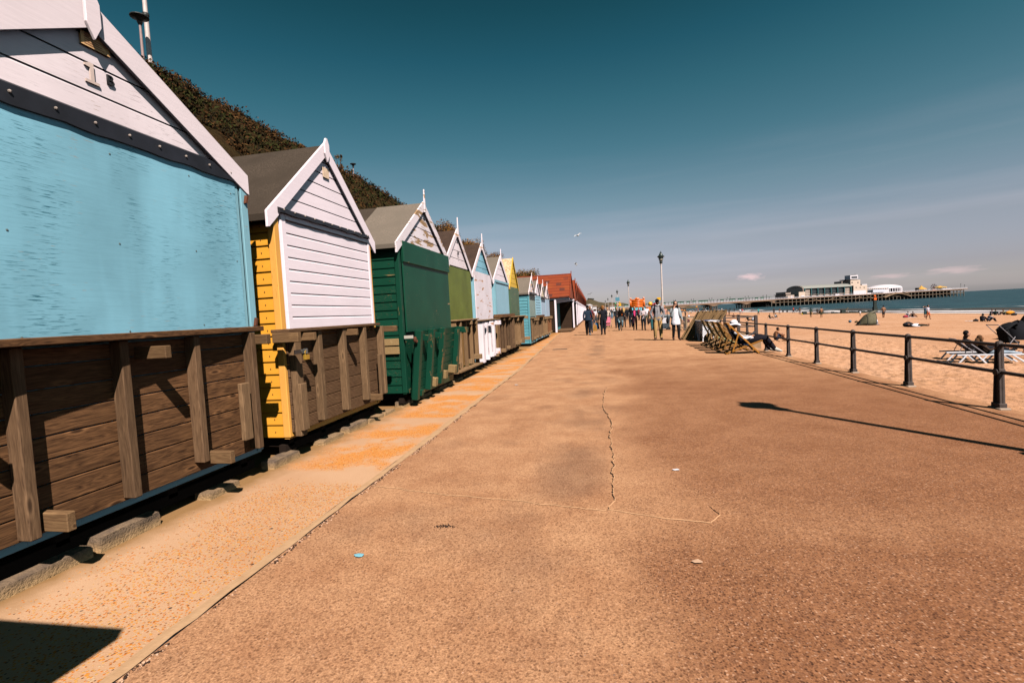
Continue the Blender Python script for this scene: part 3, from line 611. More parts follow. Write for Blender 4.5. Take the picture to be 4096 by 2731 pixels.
def gate(root,w,z0,z1,plank,plankm,ups,upm,blocks=(),tops=(),cap=None,capm=None,tilt=0,x0=.03,blockm=None,updepth=.095,plankH=.14,vertical=False,upw=.085,name='folded_deck'):
    """the wooden deck that folds up against the front; hinge line at z0"""
    g=MB(); y0,y1=w; z=z0
    if vertical:
        y=y0
        while y<y1-.02:
            q=min(y+plankH,y1); g.box(x0,x0+.022,y+.004,q-.004,z0,z1-.03); y=q
        g.box(x0-.02,x0-.002,y0,y1,z0+.1,z0+.18); g.box(x0-.02,x0-.002,y0,y1,z1-.25,z1-.17)
    else:
        while z<z1-.03:
            q=min(z+plankH,z1-.01); g.box(x0,x0+.024,y0,y1,z+.004,q-.004); z=q
    o=g.build(name,plankm,root,bevel=.004)
    piv=Vector((x0,0,z0))
    if tilt: o.location=(piv.x-(math.cos(tilt)*piv.x+math.sin(tilt)*piv.z),0,piv.z-(-math.sin(tilt)*piv.x+math.cos(tilt)*piv.z)); o.rotation_euler=(0,tilt,0)
    X=x0+.025
    for u in ups:
        yy,za,zb=u[0],u[1],u[2]; dep=u[3] if len(u)>3 else updepth; wd=u[4] if len(u)>4 else upw; mm=u[5] if len(u)>5 else upm
        MB().box(X,X+dep,yy-wd/2,yy+wd/2,za,zb).build('upright',mm,o,bevel=.006)
    for b in blocks:
        yy,zz,ln=b[0],b[1],b[2]; hh=b[3] if len(b)>3 else .09; wd=b[4] if len(b)>4 else .05; mm=b[5] if len(b)>5 else (blockm or W_X)
        MB().box(X-.01,X+ln,yy-wd/2,yy+wd/2,zz,zz+hh).build('leg_block',mm,o,bevel=.005)
    for b in tops:
        yy,zz,ln=b[0],b[1],b[2]; hh=b[3] if len(b)>3 else .085; wd=b[4] if len(b)>4 else .05; mm=b[5] if len(b)>5 else (blockm or W_X)
        MB().box(X-.01,X+ln,yy-wd/2,yy+wd/2,zz,zz+hh).build('beam_end',mm,o,bevel=.005)
    if cap:
        (ya,yb,xa,xb,th)=cap
        MB().prism([(x0-.05,ya,z1),(xa,ya,z1),(xb,yb,z1+.012),(x0-.05,yb,z1+.012)],(0,0,th)).build('top_board',capm or W_DARK,o,bevel=.005)
    return o
def hut(label,Y0,Y1,XF=-3.32,zf=.27,ze=2.72,zp=3.60,D=1.45,side=P_YEL,sidez=P_YELZ,shutter=P_WHITE,sh='ply',gable=P_WHITE,barge=P_WHITE,roof=F_BRN,roof2=None,sill=None,shz=(1.40,None),shy=(.10,-.06),
        gp=.15,fin=.09,fin_t=.10,strip=None,oh=.08,ohx=.042,band=None,group='gabled wooden beach huts in the row',siding=.135,spike=False,bargeW=.135,gable_z=None):
    w_=Y1-Y0; root=thing('beach_hut',label,'beach hut',(XF,Y0,0),0,group); ym=w_/2; sl=(zp-ze)/(w_/2)
    m=MB(); m.box(-D,-.02,.03,w_-.03,zf,ze-.01,0)
    m.prism([(-D,.03,ze-.01),(-D,w_-.03,ze-.01),(-D,ym,zp-.05)],(D-.02,0,0),0)
    lap(m,-D,-.001,zf-.03,ze,siding,'x',1,base=-.028)
    for i in range(int((ze-zf)/siding)):
        for xx in (-.15,-.42,-D+.2): m.ball((xx,-.0,zf+.03+i*siding),.006,5,3,1)
    m.build('side_wall',[side,plain('siding_nail',(.10,.05,.02),.7)],root,bevel=0)
    for (ya_,yb_) in ((-.012,.068),(w_-.068,w_+.012)): MB().box(-.05,.028,ya_,yb_,zf-.03,ze-.02).build('corner_post',sidez,root,bevel=.006)
    c=MB(); c.box(-.05,.012,0,w_,zf-.05,zf+.012); c.build('sill',sill or sidez,root,bevel=.004)
    c=MB()
    for yy in [w_*t for t in (.06,.35,.65,.94)]: c.box(-D+.1,-.06,yy-.04,yy+.04,zf-.15,zf-.05)
    c.box(-.14,-.06,.02,w_-.02,zf-.20,zf-.12); c.box(-D+.02,-D+.1,.02,w_-.02,0,zf-.05); c.build('floor_joists',DARKV,root)
    # gable
    zg=gable_z if gable_z is not None else ze-.02
    def clip(z): 
        h=(zp-.03-z)/sl; return (ym-max(0,h),ym+max(0,h)) if h<w_/2 else (0,w_)
    g=MB(); lap(g,0,0,zg,zp-.10,gp,'y',1,base=-.01,clip=clip,t1=.016,t0=.010); g.build('gable',gable,root,bevel=0)
    # roof slabs with turned down felt edges
    t=.035; rm=MB(); ex=.10
    for sgn in (-1,1):
        ye=ym+sgn*(w_/2+oh); zee=zp-sl*(w_/2+oh)
        prof=[(ym,zp+.012),(ye,zee+.012),(ye,zee-.055),(ye-sgn*.012,zee-.055),(ye-sgn*.02,zee-.02),(ym,zp-.025)]
        xs=[(-D-ex,ohx-.02)] if not roof2 else [(-D-ex,-D*.62),(-D*.62+.0,ohx-.02)]
        for q,(xa,xb) in enumerate(xs):
            dz=.0 if q==0 else .006
            rm.prism([(xa,y,z+dz) for y,z in prof],(xb-xa,0,0),q)
    rm.build('roof',[roof,roof2 or roof],root)
    # barge boards front and back, and finial
    for (xa,nm) in ((ohx-.02,'barge_board'),(-D-ex-.028,'rear_barge_board')):
        for sgn in (-1,1):
            ye=ym+sgn*(w_/2+oh+.01); zee=zp-sl*(w_/2+oh+.01); b=MB()
            pts=[(xa,ym,zp+.045),(xa,ye,zee+.045),(xa,ye,zee+.045-bargeW*1.22),(xa,ye-sgn*.03,zee+.02-bargeW),(xa,ym,zp+.045-bargeW*1.28)]
            b.prism(pts,(.026,0,0)); b.build(nm,barge,root,bevel=.003)
    if fin:
        xf=ohx+.008; fw=.05; b=MB()
        if spike: b.prism([(xf,ym-.035,zp-.16),(xf,ym+.035,zp-.16),(xf,ym+.03,zp+.02),(xf,ym+.004,zp+fin),(xf,ym-.004,zp+fin),(xf,ym-.03,zp+.02)],(.024,0,0))
        else: b.prism([(xf,ym,zp-fin_t-.10),(xf,ym+fw,zp-fin_t+.0),(xf,ym+fw,zp+.02),(xf,ym+.015,zp+fin),(xf,ym-.015,zp+fin),(xf,ym-fw,zp+.02),(xf,ym-fw,zp-fin_t)],(.024,0,0))
        b.build('finial',barge,root,bevel=.004)
    # front: shutter
    a,b_=shz; b_=b_ or ze-.03; ya=shy[0]; yb=w_+shy[1]; s=MB(); nails=MB()
    if sh=='ply': s.box(.010,.034,ya,yb,a,b_)
    elif sh=='board':
        s.box(.004,.016,ya,yb,a,b_); s.box(.004,.045,ya-.07,ya,a,b_); s.box(.004,.045,yb,yb+.05,a,b_); s.box(.004,.05,ya,yb+.05,b_-.055,b_)
        z=a+.005
        while z<b_-.07:
            q=min(z+.128,b_-.062); s.prism([(.016,ya+.006,z),(.036,ya+.006,z),(.036,ya+.006,q-.022),(.024,ya+.006,q-.004),(.016,ya+.006,q-.004)],(0,yb-ya-.012,0)); z=q
    elif sh=='lap':
        lap(s,ya,yb,a,b_,.13,'y',1,base=.004); s.box(.004,.04,ya-.05,ya,a,b_); s.box(.004,.04,yb,yb+.05,a,b_)
    s.build('shutter',shutter,root,bevel=.003)
    if band:   # raised panel across the top of the shutter
        MB().box(.036,.062,ya-.02,yb+.02,band[0],band[1]).build('shutter_hood',shutter,root,bevel=.004)
    if strip:
        x_,za,zb=strip; r3=random.Random(int(Y0*10)); f=MB(); K=26; vs=[]
        for i in range(K+1):
            yy=.04+(w_-.14)*i/K; sag=.005*math.sin(i*1.3)+.004*r3.uniform(-1,1)
            vs+= [(.012,yy,zb),(x_,yy,zb-.02),(x_+.015,yy,za+sag),(.012,yy,za+sag)]
        f.add(vs,[(i*4+j,i*4+(j+1)%4,i*4+4+(j+1)%4,i*4+4+j) for i in range(K) for j in range(4)]+[(0,1,2,3),(K*4,K*4+3,K*4+2,K*4+1)])
        for i in range(11): f.ball((x_+.014,.1+(w_-.26)*i/10,(za+zb)/2),.010,6,4,1)
        f.build('rubber_drip_strip',[F_BLK,plain('nail_heads',(.30,.24,.21),.6)],root,smooth=False)
    return root
def foundation(root_label,Y0,Y1,X,seed,group='broken concrete blocks under the huts'):
    rr=random.Random(seed); y=Y0; k=0
    while y<Y1:
        L=rr.uniform(.28,.55); h=rr.uniform(.05,.12); m=MB(); c=MB()
        nx,ny,nz=4,10,4; 
        def P(i,j,k_): return (X-.10+.15*i/nx, y+L*j/ny, -.01+h*k_/nz)
        vs=[];idx={}
        for i in range(nx+1):
            for j in range(ny+1):
                for q in range(nz+1):
                    if i in(0,nx) or j in(0,ny) or q in(0,nz):
                        p=Vector(P(i,j,q)); d=.007*Vector((mnoise.noise(p*9+Vector((seed,0,0))),mnoise.noise(p*9+Vector((0,seed,5))),mnoise.noise(p*7)))
                        e=(i in(0,nx))+(j in(0,ny))+(q==nz); d-= (p-Vector((X-.02,y+L/2,h*.4)))*(.022*(e-1) if e>1 else 0)
                        idx[(i,j,q)]=len(vs); vs.append(p+d)
        fs=[]
        for i in range(nx):
            for j in range(ny):
                for q in (0,nz): fs.append((idx[i,j,q],idx[i+1,j,q],idx[i+1,j+1,q],idx[i,j+1,q]))
        for i in range(nx):
            for q in range(nz):
                for j in (0,ny): fs.append((idx[i,j,q],idx[i+1,j,q],idx[i+1,j,q+1],idx[i,j,q+1]))
        for j in range(ny):
            for q in range(nz):
                for i in (0,nx): fs.append((idx[i,j,q],idx[i,j+1,q],idx[i,j+1,q+1],idx[i,j,q+1]))
        m.add(vs,fs); o=m.build('concrete_block',BLOCK); tag(o,root_label[min(k,len(root_label)-1)],'block',group); k+=1; y+=L+rr.choice((.04,.12,.3,.45))
def lock(root,x,y,z,mat=BRASS,hasp=IRON,flip=1):
    h=MB().box(x-.012,x+.0,y-.16,y+.02,z-.02,z+.025).box(x-.012,x+.03,y-.005,y+.02,z-.025,z+.03).build('hasp',hasp,root,bevel=.003)
    p=MB().box(x+.004,x+.034,y-.035,y+.035,z-.085,z-.035); p.tube([(x+.019,y-.02,z-.04),(x+.019,y-.02,z+.0),(x+.019,y,z+.015),(x+.019,y+.02,z),(x+.019,y+.02,z-.04)],.005,6)
    p.build('padlock',mat,h,bevel=.004)
# ---- unseen hut behind the camera; its raised flap is shaped to throw the foreground shadow
h0=hut('unseen blue hut beside the camera, propped shutter canopy shaped to cast the foreground shadow',-.95,1.30,side=P_BLUE,sidez=P_BLUE_T,shutter=P_BLUE,gable=P_WHITE_O,barge=P_WHITE_O)
fl=MB().prism([(.05,-1.2,2.12),(2.12,-1.2,2.16),(2.12,1.19,2.16),(.05,1.19,2.12)],(0,0,.03)); fl.box(2.06,2.12,-1.2,1.19,2.09,2.155)
fl.build('shadow_canopy',P_BLUE,h0)
MB().tube([(2.0,-1.1,2.1),(.06,-1.1,1.3)],.02,6).build('canopy_prop',W_GREYZ,h0)
# ---- hut 1: sky blue
h=hut('sky blue beach hut nearest the camera with white gable numbered 1B',1.45,4.09,XF=-3.32,ze=2.84,zp=3.60,side=P_BLUE_T,sidez=P_BLUE_T,sill=P_BLUE_T,shutter=P_BLUE,gable=paint('greyed_white_gable',(.79,.655,.69),scr=.7,scrcol=(.36,.29,.30),dirt=.10),barge=paint('primed_white_barge',(.79,.655,.69),streak='y',dirt=.06,rough=.5),roof=F_DK,shz=(1.38,2.80),shy=(.0,-.10),gp=.19,strip=(.040,2.755,2.895),bargeW=.15,gable_z=2.86,fin=.10,fin_t=.13,ohx=.052,oh=.045)
m=MB(); m.box(.034,.048,2.59,2.67,1.40,2.76); m.box(.012,.028,2.53,2.59,1.40,2.76); m.build('shutter_batten',P_BLUE_T,h,bevel=.003)
m=MB()
for yy in (.10,.75,1.40,2.05,2.5):
    for zz in (1.44,2.05,2.66): m.ball((.035,yy+.02*math.sin(zz*9),zz+.02*math.sin(yy*7)),(.003,.007,.007),7,4)
m.build('panel_fixings',plain('rust_spots',(.10,.13,.13),.8),h)['kind']='stuff'
for zz in (2.62,1.47): MB().prism([(.05,2.615,zz-.04),(.056,2.63,zz+.04),(.075,2.64,zz+.03),(.07,2.625,zz-.035)],(0,.02,0)).build('rusty_catch',RUST,h)
NUM=plain('painted_numeral',(.62,.47,.42),.5); DKP=plain('black_numeral',(.02,.02,.022),.5)
k=MB(); k.box(.006,.018,1.318,1.342,3.10,3.235); k.box(.006,.0182,1.285,1.375,3.10,3.118); k.prism([(.006,1.318,3.235),(.006,1.285,3.222),(.006,1.285,3.207),(.006,1.318,3.202)],(.012,0,0)); k.build('house_number',NUM,h)
text_part('B',.10,(.012,1.455,3.145),DKP,h)
pq=MB().box(.012,.026,1.27,1.46,3.335,3.425).build('name_plaque',plain('faded_orange_plaque',(.62,.36,.17),.6,var=.25,sc_=20),h)
k=MB()
for i in range(4): k.box(.0262,.0272,1.29,1.29+.13*(1-.12*(i%3)),3.347+.014*i,3.352+.014*i)
k.ball((.027,1.31,3.41),(.002,.02,.015),8,5); k.ball((.027,1.43,3.395),(.002,.018,.02),8,5); k.build('plaque_lettering',plain('plaque_ink',(.30,.13,.07),.6),pq)
g=gate(h,(-.02,2.32),.275,1.37,None,W_DARK,[(.42,.29,1.37,.095,.062),(1.03,.30,1.37,.095,.062),(1.62,.36,1.37,.095,.06),(2.24,.30,1.37,.10,.06),(-.15,.3,1.37,.1,.08)],W_DARKZ,
  blocks=[(.50,.31,.24,.11,.05),(1.69,.33,.27,.10,.05)],tops=[(1.20,1.23,.26,.09,.05),(-.02,1.16,.30,.10,.05),(2.29,1.26,.22,.09,.06)],cap=(-.40,2.42,.335,.135,.045),capm=W_DARK)
MB().box(.125,.17,2.03,2.13,.42,.93).build('upright',W_GREYZ,g,bevel=.006); g.location.y=.23
# ---- hut 2: yellow walls, white shutter
h=hut('yellow walled beach hut with a white gable and white boarded shutter',4.53,6.62,XF=-3.33,side=P_YEL,sidez=P_YELZ,sill=P_YELZ,shutter=P_WHITE,sh='board',gable=P_WHITE,barge=P_WHITE,roof=F_BRN,zp=3.60,ze=2.66,shz=(1.38,2.60),shy=(.16,-.10),gp=.15,strip=(.07,2.60,2.67),oh=.12,gable_z=2.66)
MB().box(.014,.022,1.0,1.13,3.22,3.34).build('name_plaque',plain('cream_plaque',(.70,.50,.36),.6,var=.2,sc_=25),h)
g=gate(h,(.02,2.14),.285,1.35,None,W_GREY,[(.09,.24,1.35,.075,.11),(.49,.32,1.35,.09,.075),(1.02,.33,1.35,.09,.07),(1.55,.36,1.35,.09,.07),(2.08,.36,1.35,.09,.07)],W_GREYZ,
  blocks=[(1.62,.34,.24,.085,.045,W_X)],tops=[(.16,1.25,.24,.085,.05),(1.10,1.26,.22,.08,.05),(2.17,1.26,.27,.085,.05),(-.17,1.25,.28,.10,.06)],cap=(-.13,2.02,.19,.14,.035),capm=W_GREY,plankH=.145)
MB().box(.125,.165,1.88,1.97,.37,.95).build('upright',W_GREYZ,g,bevel=.006); MB().box(.125,.165,.03,.14,.3,.8).build('upright',W_GREYZ,g,bevel=.006)
lock(h,.22,.06,1.14)
# ---- hut 3: dark green
h=hut('dark green beach hut with peeling white gable and a green deck leaning out',7.32,9.78,XF=-3.20,side=P_GRN,sidez=P_GRNZ,sill=P_GRNZ,shutter=P_GRNP,gable=P_WHITE_P,barge=P_WHITE_P,roof=F_BRN,roof2=F_GR,ze=2.68,zp=3.52,shz=(1.22,2.66),shy=(.14,.0),gp=.20,band=(2.36,2.70),fin=.26,fin_t=.14,oh=.10,D=1.40,spike=True)
MB().box(-.34,-.05,-.034,-.022,1.02,1.13).box(-.34,-.05,-.034,-.022,.88,1.0).build('bare_patch_boards',W_NEWX,h,bevel=.004)
g=gate(h,(.10,2.30),.14,1.26,None,P_GRN,[(.12,.12,1.26,.10,.11),(.70,.20,1.26,.10,.10),(1.28,.22,1.26,.10,.10),(2.22,.30,1.20,.10,.13)],P_GRNZ,
  blocks=[(.30,.16,.10,.10,.09,P_GRNZ),(.86,.24,.14,.15,.13,W_NEWX),(1.42,.30,.14,.15,.13,W_NEWX),(1.98,.34,.14,.15,.13,W_NEWX)],tops=[(.36,1.08,.14,.10,.09,P_GRNZ),(.96,1.09,.14,.10,.09,P_GRNZ),(2.32,1.14,.24,.11,.10,P_GRNZ)],tilt=R_(7),x0=.04)
MB().box(.05,.20,-.05,-.02,1.12,1.17).build('latch_strap',plain('pale_strap',(.42,.38,.33),.5),h,bevel=.003)
m=MB(); m.ball((.215,-.0,1.10),(.03,.035,.05),10,7); m.ball((.235,.02,1.07),(.02,.02,.03),8,6); m.build('rusty_padlock',RUST,h)
# ---- hut 4: olive
h=hut('olive green beach hut with white gable numbered 11 and a tan timber deck',10.0,11.98,XF=-3.32,side=P_OLVX,sidez=P_OLVX,shutter=P_OLV,gable=P_WHITE_O,barge=P_WHITE_O,roof=F_DK,ze=2.62,zp=3.44,shz=(1.36,2.56),shy=(.10,.0),gp=.19,fin=.30,spike=True,D=1.35,bargeW=.12)
text_part('11',.13,(.03,1.02,2.88),DKP,h); 
MB().box(.03,.034,1.03,1.05,2.80,2.84).build('number_drip',RUST,h)
g=gate(h,(.05,1.98),.42,1.34,None,W_PLK,[(.04,.20,1.34,.13,.05),(.52,.24,1.34,.085,.05),(.98,.26,1.34,.085,.05),(1.46,.28,1.34,.085,.05),(1.93,.24,1.36,.10,.05)],W_PALE,
  blocks=[(.34,.30,.10,.12,.10,W_PALEY),(1.24,.30,.10,.11,.08,W_PALEY),(1.80,.36,.20,.12,.12,W_PALEY)],tops=[(.34,1.22,.15,.10,.09,W_PALEY),(1.24,1.24,.15,.09,.12,W_PALEY),(1.74,1.24,.15,.09,.09,W_PALEY)],cap=(-.02,1.98,.23,.20,.03),capm=W_PALEY,vertical=True,plankH=.145)
MB().box(.05,.24,.02,1.98,.22,.26).build('bottom_rail',W_PALEY,g,bevel=.004); MB().box(.056,.066,.60,.92,.30,1.3).build('honey_panel',W_NEW,g)
# ---- hut 5: blue gable, white shutter
h=hut('beach hut with bright blue gable boards and a stained white shutter',12.25,14.30,XF=-3.32,side=P_TEAL,sidez=P_BLUE_T,shutter=P_WHITE_D,gable=P_BLUE,barge=P_WHITE_O,roof=F_BRN,roof2=F_DK,ze=2.60,zp=3.42,shz=(1.28,2.62),shy=(.10,-.02),gp=.19,fin=.30,spike=True,D=1.35,bargeW=.11)
g=gate(h,(.12,2.02),.30,1.30,None,P_WHITE_PZ,[(.16,.20,1.24,.13,.20),(.60,.24,1.24,.13,.18),(1.04,.27,1.24,.13,.18),(1.46,.27,1.24,.13,.18),(1.92,.2,1.30,.12,.05,W_PALE)],P_WHITE_PZ,
  blocks=[(.50,.24,.18,.12,.10,P_WHITE_D),(1.02,.28,.18,.12,.10,P_WHITE_D),(1.56,.32,.24,.15,.14,P_WHITE_D)],tops=[(.36,1.15,.20,.10,.10,P_WHITE_D),(.86,1.15,.24,.12,.12,P_WHITE_D),(1.56,1.16,.30,.12,.12,P_WHITE_D)],cap=(.0,2.2,.22,.22,.03),capm=W_PALEY,vertical=True,plankH=.18)
# ---- hut 6: sky blue front, white gable
h=hut('sky blue beach hut with clean white gable and pale blue shutter',14.62,16.90,XF=-3.32,side=P_TEAL,sidez=P_BLUE_T,shutter=P_PALEB,gable=P_WHITE,barge=P_WHITE,roof=F_GR,ze=2.56,zp=3.34,shz=(1.42,2.50),shy=(.22,.0),gp=.2,fin=.26,spike=True,D=1.35,bargeW=.12)
MB().box(.0,.06,.06,2.28,2.47,2.54).build('shutter_head_rail',P_BLUE_T,h); MB().box(.0,.05,.06,.22,1.40,2.47).build('door_frame',P_BLUE_T,h)
g=gate(h,(.04,2.26),.30,1.36,None,W_PLK,[(.10,.22,1.36,.075,.05),(.55,.22,1.36,.075,.05),(1.02,.24,1.36,.075,.05),(1.5,.24,1.36,.075,.05),(1.95,.24,1.36,.075,.05),(2.2,.26,1.3,.14,.05)],W_DARKZ,
  blocks=[(.40,.26,.16,.11,.12,W_PALEY),(1.3,.3,.14,.10,.12,W_PALEY)],tops=[(.5,1.26,.15,.10,.2),(1.4,1.26,.15,.10,.2)],cap=(-.05,2.3,.24,.22,.10),capm=W_DARK,vertical=True,plankH=.15)
# ---- hut 7: lemon gable
h=hut('beach hut with lemon yellow gable over a chipped sage green shutter',17.05,18.90,XF=-3.30,side=W_BACK,sidez=P_SAGE,shutter=P_SAGE,gable=P_YELG,barge=P_YELG,roof=F_OSB,ze=2.42,zp=3.52,shz=(1.40,2.44),shy=(.02,.0),gp=.19,fin=0,D=1.35,ohx=.04,oh=.02,bargeW=.07)
g=gate(h,(.0,1.86),.30,1.34,None,W_PLK,[(.10,.30,1.34,.07,.06),(.5,.30,1.34,.07,.06),(.9,.30,1.34,.07,.06),(1.3,.30,1.34,.07,.06),(1.75,.3,1.3,.14,.05)],W_PALE,
  blocks=[(.30,.34,.12,.12,.2,W_PALEY),(1.0,.36,.16,.12,.10,W_PALEY),(1.4,.38,.18,.13,.12,W_PALEY),(1.86,.42,.34,.12,.14,W_PALEY)],tops=[(.5,1.20,.16,.14,.14,W_PALEY),(1.8,1.26,.3,.10,.12,W_PALEY)],cap=(-.02,1.95,.22,.26,.04),capm=W_PALEY,vertical=True,plankH=.15)
# ---- huts 8 to 11, smaller, beyond a gap
h=hut('blue weatherboarded hut with grey shutter and orange trinkets on its gable',21.15,23.02,XF=-3.24,side=P_MIDB,sidez=P_MIDB,shutter=P_GREYG,gable=P_WHITE_O,barge=P_WHITE_O,roof=F_GR,ze=2.40,zp=3.10,shz=(1.30,2.30),shy=(.08,.0),gp=.16,fin=.22,spike=True,D=1.7,zf=.16,strip=(.14,2.28,2.40),bargeW=.09,oh=.07)
m=MB(); rr=random.Random(5)
for i in range(13):
    zz=2.45+.48*rr.random(); hw=(3.0-zz)*1.0; m.ball((.03,.93+rr.uniform(-hw,hw)*.8,zz),(.012,.04,.03),8,5,i%3)
m.build('gable_trinkets',[plain('orange_trinket',(.75,.30,.04),.6),plain('teal_trinket',(.10,.4,.45),.6),plain('ochre_trinket',(.6,.4,.1),.6)],h)
def far_gate(h,w_,seed,m1=W_GREYZ,m2=W_PALEY):
    rr=random.Random(seed)
    gate(h,(.02,w_),.28,1.22,None,W_PLK,[(.08+i*(w_-.1)/6,.26+rr.uniform(-.04,.04),1.24,.06,.07) for i in range(7)],m1,blocks=[(w_*.3,.28,.14,.1,.14,m2),(w_*.75,.3,.14,.1,.14,m2)],tops=[(w_*t,1.12,.17,.09,.10,m2) for t in (.15,.4,.6,.85)],cap=(0,w_,.2,.2,.03),capm=m2,vertical=True,plankH=.15)
far_gate(h,1.85,1)
h=hut('small hut with clean white gable over blue lapped shutter boards',23.10,25.06,XF=-3.24,side=P_MIDB,sidez=P_BLUE_T,shutter=P_PALEB,sh='lap',gable=P_WHITE,barge=P_WHITE,roof=F_GR,ze=2.36,zp=3.06,shz=(1.2,2.30),shy=(.1,-.05),gp=.2,fin=.2,spike=True,D=1.5,zf=.2,bargeW=.11,oh=.06)
far_gate(h,1.9,2)
MB().box(.02,.3,.0,1.2,1.26,1.36).build('deck_hood',W_DARK,h)
h=hut('small hut with cream boarded gable and lilac blue shutter',25.2,27.05,XF=-3.24,side=P_MIDB,sidez=P_BLUE_T,shutter=P_LAV,gable=paint('cream_gable',(.70,.57,.42),wear=.3,dirt=.1),barge=P_WHITE_O,roof=F_BRN,ze=2.34,zp=3.00,shz=(1.2,2.22),shy=(.1,0),gp=.15,fin=.24,spike=True,D=1.5,zf=.2,strip=(.12,2.22,2.32),bargeW=.09,oh=.06)
far_gate(h,1.8,3,W_PALE)
h=hut('last gabled hut before the red roofs with pale lilac shutter',27.15,29.1,XF=-3.24,side=P_MIDB,sidez=P_BLUE_T,shutter=P_LAV,gable=P_WHITE_O,barge=P_WHITE_O,roof=F_BRN,ze=2.30,zp=2.98,shz=(1.2,2.22),shy=(.1,0),gp=.15,fin=.24,spike=True,D=1.5,zf=.2,bargeW=.09,oh=.06)
far_gate(h,1.9,4,wood('reddish_uprights',(.30,.13,.06),(.13,.05,.02),'z'))
L1=['mossy concrete block under the left end of the sky blue hut','chipped concrete block under the middle of the sky blue hut','broken concrete block below the right leg of the blue hut deck','squared concrete block between the blue and the yellow hut','concrete block under the near end of the yellow hut','concrete block under the middle of the yellow hut','low concrete block under the far half of the yellow hut','concrete block beneath the far corner of the yellow hut','concrete block at the near corner of the dark green hut','concrete block beneath the leaning green deck','concrete block under the pale sawn blocks of the green deck','concrete block at the far end of the dark green hut','concrete block under the near end of the olive hut','concrete block under the olive hut','concrete block under the white painted deck','concrete block at the far end of the white painted deck','worn concrete block under the sky blue hut with clean white gable','concrete block under the lemon gabled hut']
foundation(L1,1.30,10.8,-3.33,3); 
# ---- the terrace of red roofed huts
TILE=None
n=NM('red_roof_tiles',.8,.2); s=n.sep(); row=n.math('FRACT',n.math('MULTIPLY',s[2],1/.215)); ri=n.math('FLOOR',n.math('MULTIPLY',s[2],1/.215))
cc=NM
cmb=n.N.new('ShaderNodeCombineXYZ'); xs_=n.math('ADD',n.math('MULTIPLY',s[0],2.6),n.math('MULTIPLY',ri,.37)); n.L.new(n.math('FLOOR',xs_),cmb.inputs[0]); n.L.new(ri,cmb.inputs[1])
wn=n.N.new('ShaderNodeTexWhiteNoise'); n.L.new(cmb.outputs[0],wn.inputs[0])
c_=n.mix(n.rng(wn.outputs[0],.80,.84),(.19,.035,.012),(.08,.022,.016)); c_=n.mix(n.math('MULTIPLY',n.rng(n.noise(2,3),.5,.7),.3),c_,(.29,.075,.016)); c_=n.mix(n.rng(row,.10,.04),c_,(.09,.02,.012)); n.color(c_).bump(n.rng(row,0,.12),.6,.02); TILE=n.m
REDW=plain('red_barge_paint',(.22,.034,.011),.6); WFR=plain('white_frame_paint',(.76,.65,.71),.5,var=.05)
def red_hut(Y0,X0,label,first=False,w_=4.9):
    root=thing('red_roofed_hut',label,'beach hut',(X0,Y0,0),0,'red roofed hut terrace')
    D=5.2; fx=1.07; ze=2.52; zp=4.28; ym=w_/2
    m=MB(); m.box(-D,-.1,.12,w_-.12,.12,ze,0)
    z=.12
    while z<ze: m.box(-D,fx-.1 if False else 0,.06,.12,z,min(z+.13,ze)-.014); m.box(-D,fx,w_-.12,w_-.06,z,min(z+.13,ze)-.014); z+=.145
    m.box(-.1,fx-.02,w_-.12,w_-.115,.1,ze-.1); m.build('slatted_wall',W_BACK,root)
    MB().box(-.1,-.06,.5,w_-.5,.1,2.2).build('door',plain('teal_door',(.05,.20,.22),.6),root)
    r=MB(); N=8
    for sgn in (-1,1):
        for i in range(N):
            f0=i/N; f1=(i+1)/N; ya=ym+sgn*(ym+.12)*(1-f0); yb=ym+sgn*(ym+.12)*(1-f1); za=ze+(zp-ze)*f0; zb=ze+(zp-ze)*f1
            r.prism([(-D,ya,za+.045),(-D,yb,zb+.02),(-D,yb,zb-.03),(-D,ya,za-.02)],(D+fx,0,0))
    r.build('roof',TILE,root)
    b=MB()
    for sgn in (-1,1): b.prism([(fx,ym+sgn*(ym+.14),ze-.05),(fx,ym,zp+.02),(fx,ym,zp+.12),(fx,ym+sgn*(ym+.14),ze+.10)],(.05,0,0))
    b.box(-D,fx+.05,ym-.05,ym+.05,zp+.0,zp+.09); b.box(fx,fx+.06,ym-.05,ym+.05,zp-.1,zp+.26); b.build('barge_board',REDW,root)
    g=MB(); g.prism([(fx-.06,.05,ze-.05),(fx-.06,w_-.05,ze-.05),(fx-.06,ym,zp-.06)],(.04,0,0)); g.build('gable',plain('red_gable_boards',(.19,.038,.013),.7),root)
    f=MB(); f.box(-.4,fx,.0,.08,ze-.17,ze-.06); f.prism([(-.02,.02,ze-.06),(-.02,.02,ze-.42),(fx,w_-.2,ze-.17),(fx,w_-.2,ze-.06)],(.05,.03,0)); f.build('fascia',WFR,root)
    for (x,y,wd) in ((.02,.05,.14),(fx-.06,w_-.22,.12)):
        MB().box(x-wd/2,x+wd/2,y-wd/2,y+wd/2,.0,ze-.10).build('porch_post',WFR,root,bevel=.01)
    MB().box(-1,fx,.1,w_-.1,.06,.13).build('porch_floor',W_GREY,root)
    MB().box(fx-.05,fx+.02,.4,w_-.3,.0,.17).build('porch_step',W_DARK,root)
    return root
first=red_hut(35.0,-3.45,'nearest red tiled hut with a white framed open porch')
ylist=[43.0,48.2,53.3,58.5,63.6,68.8,74,79.2,84.4,89.6,94.8,100,106,112,118]
for i,y in enumerate(ylist):
    copy_thing(first,(-3.45+bend(y),y,0),0,'second red tiled hut, just behind the first porch' if i==0 else ('third red tiled hut in the terrace' if i==1 else 'red tiled hut farther down the terrace'),'red roofed hut terrace')
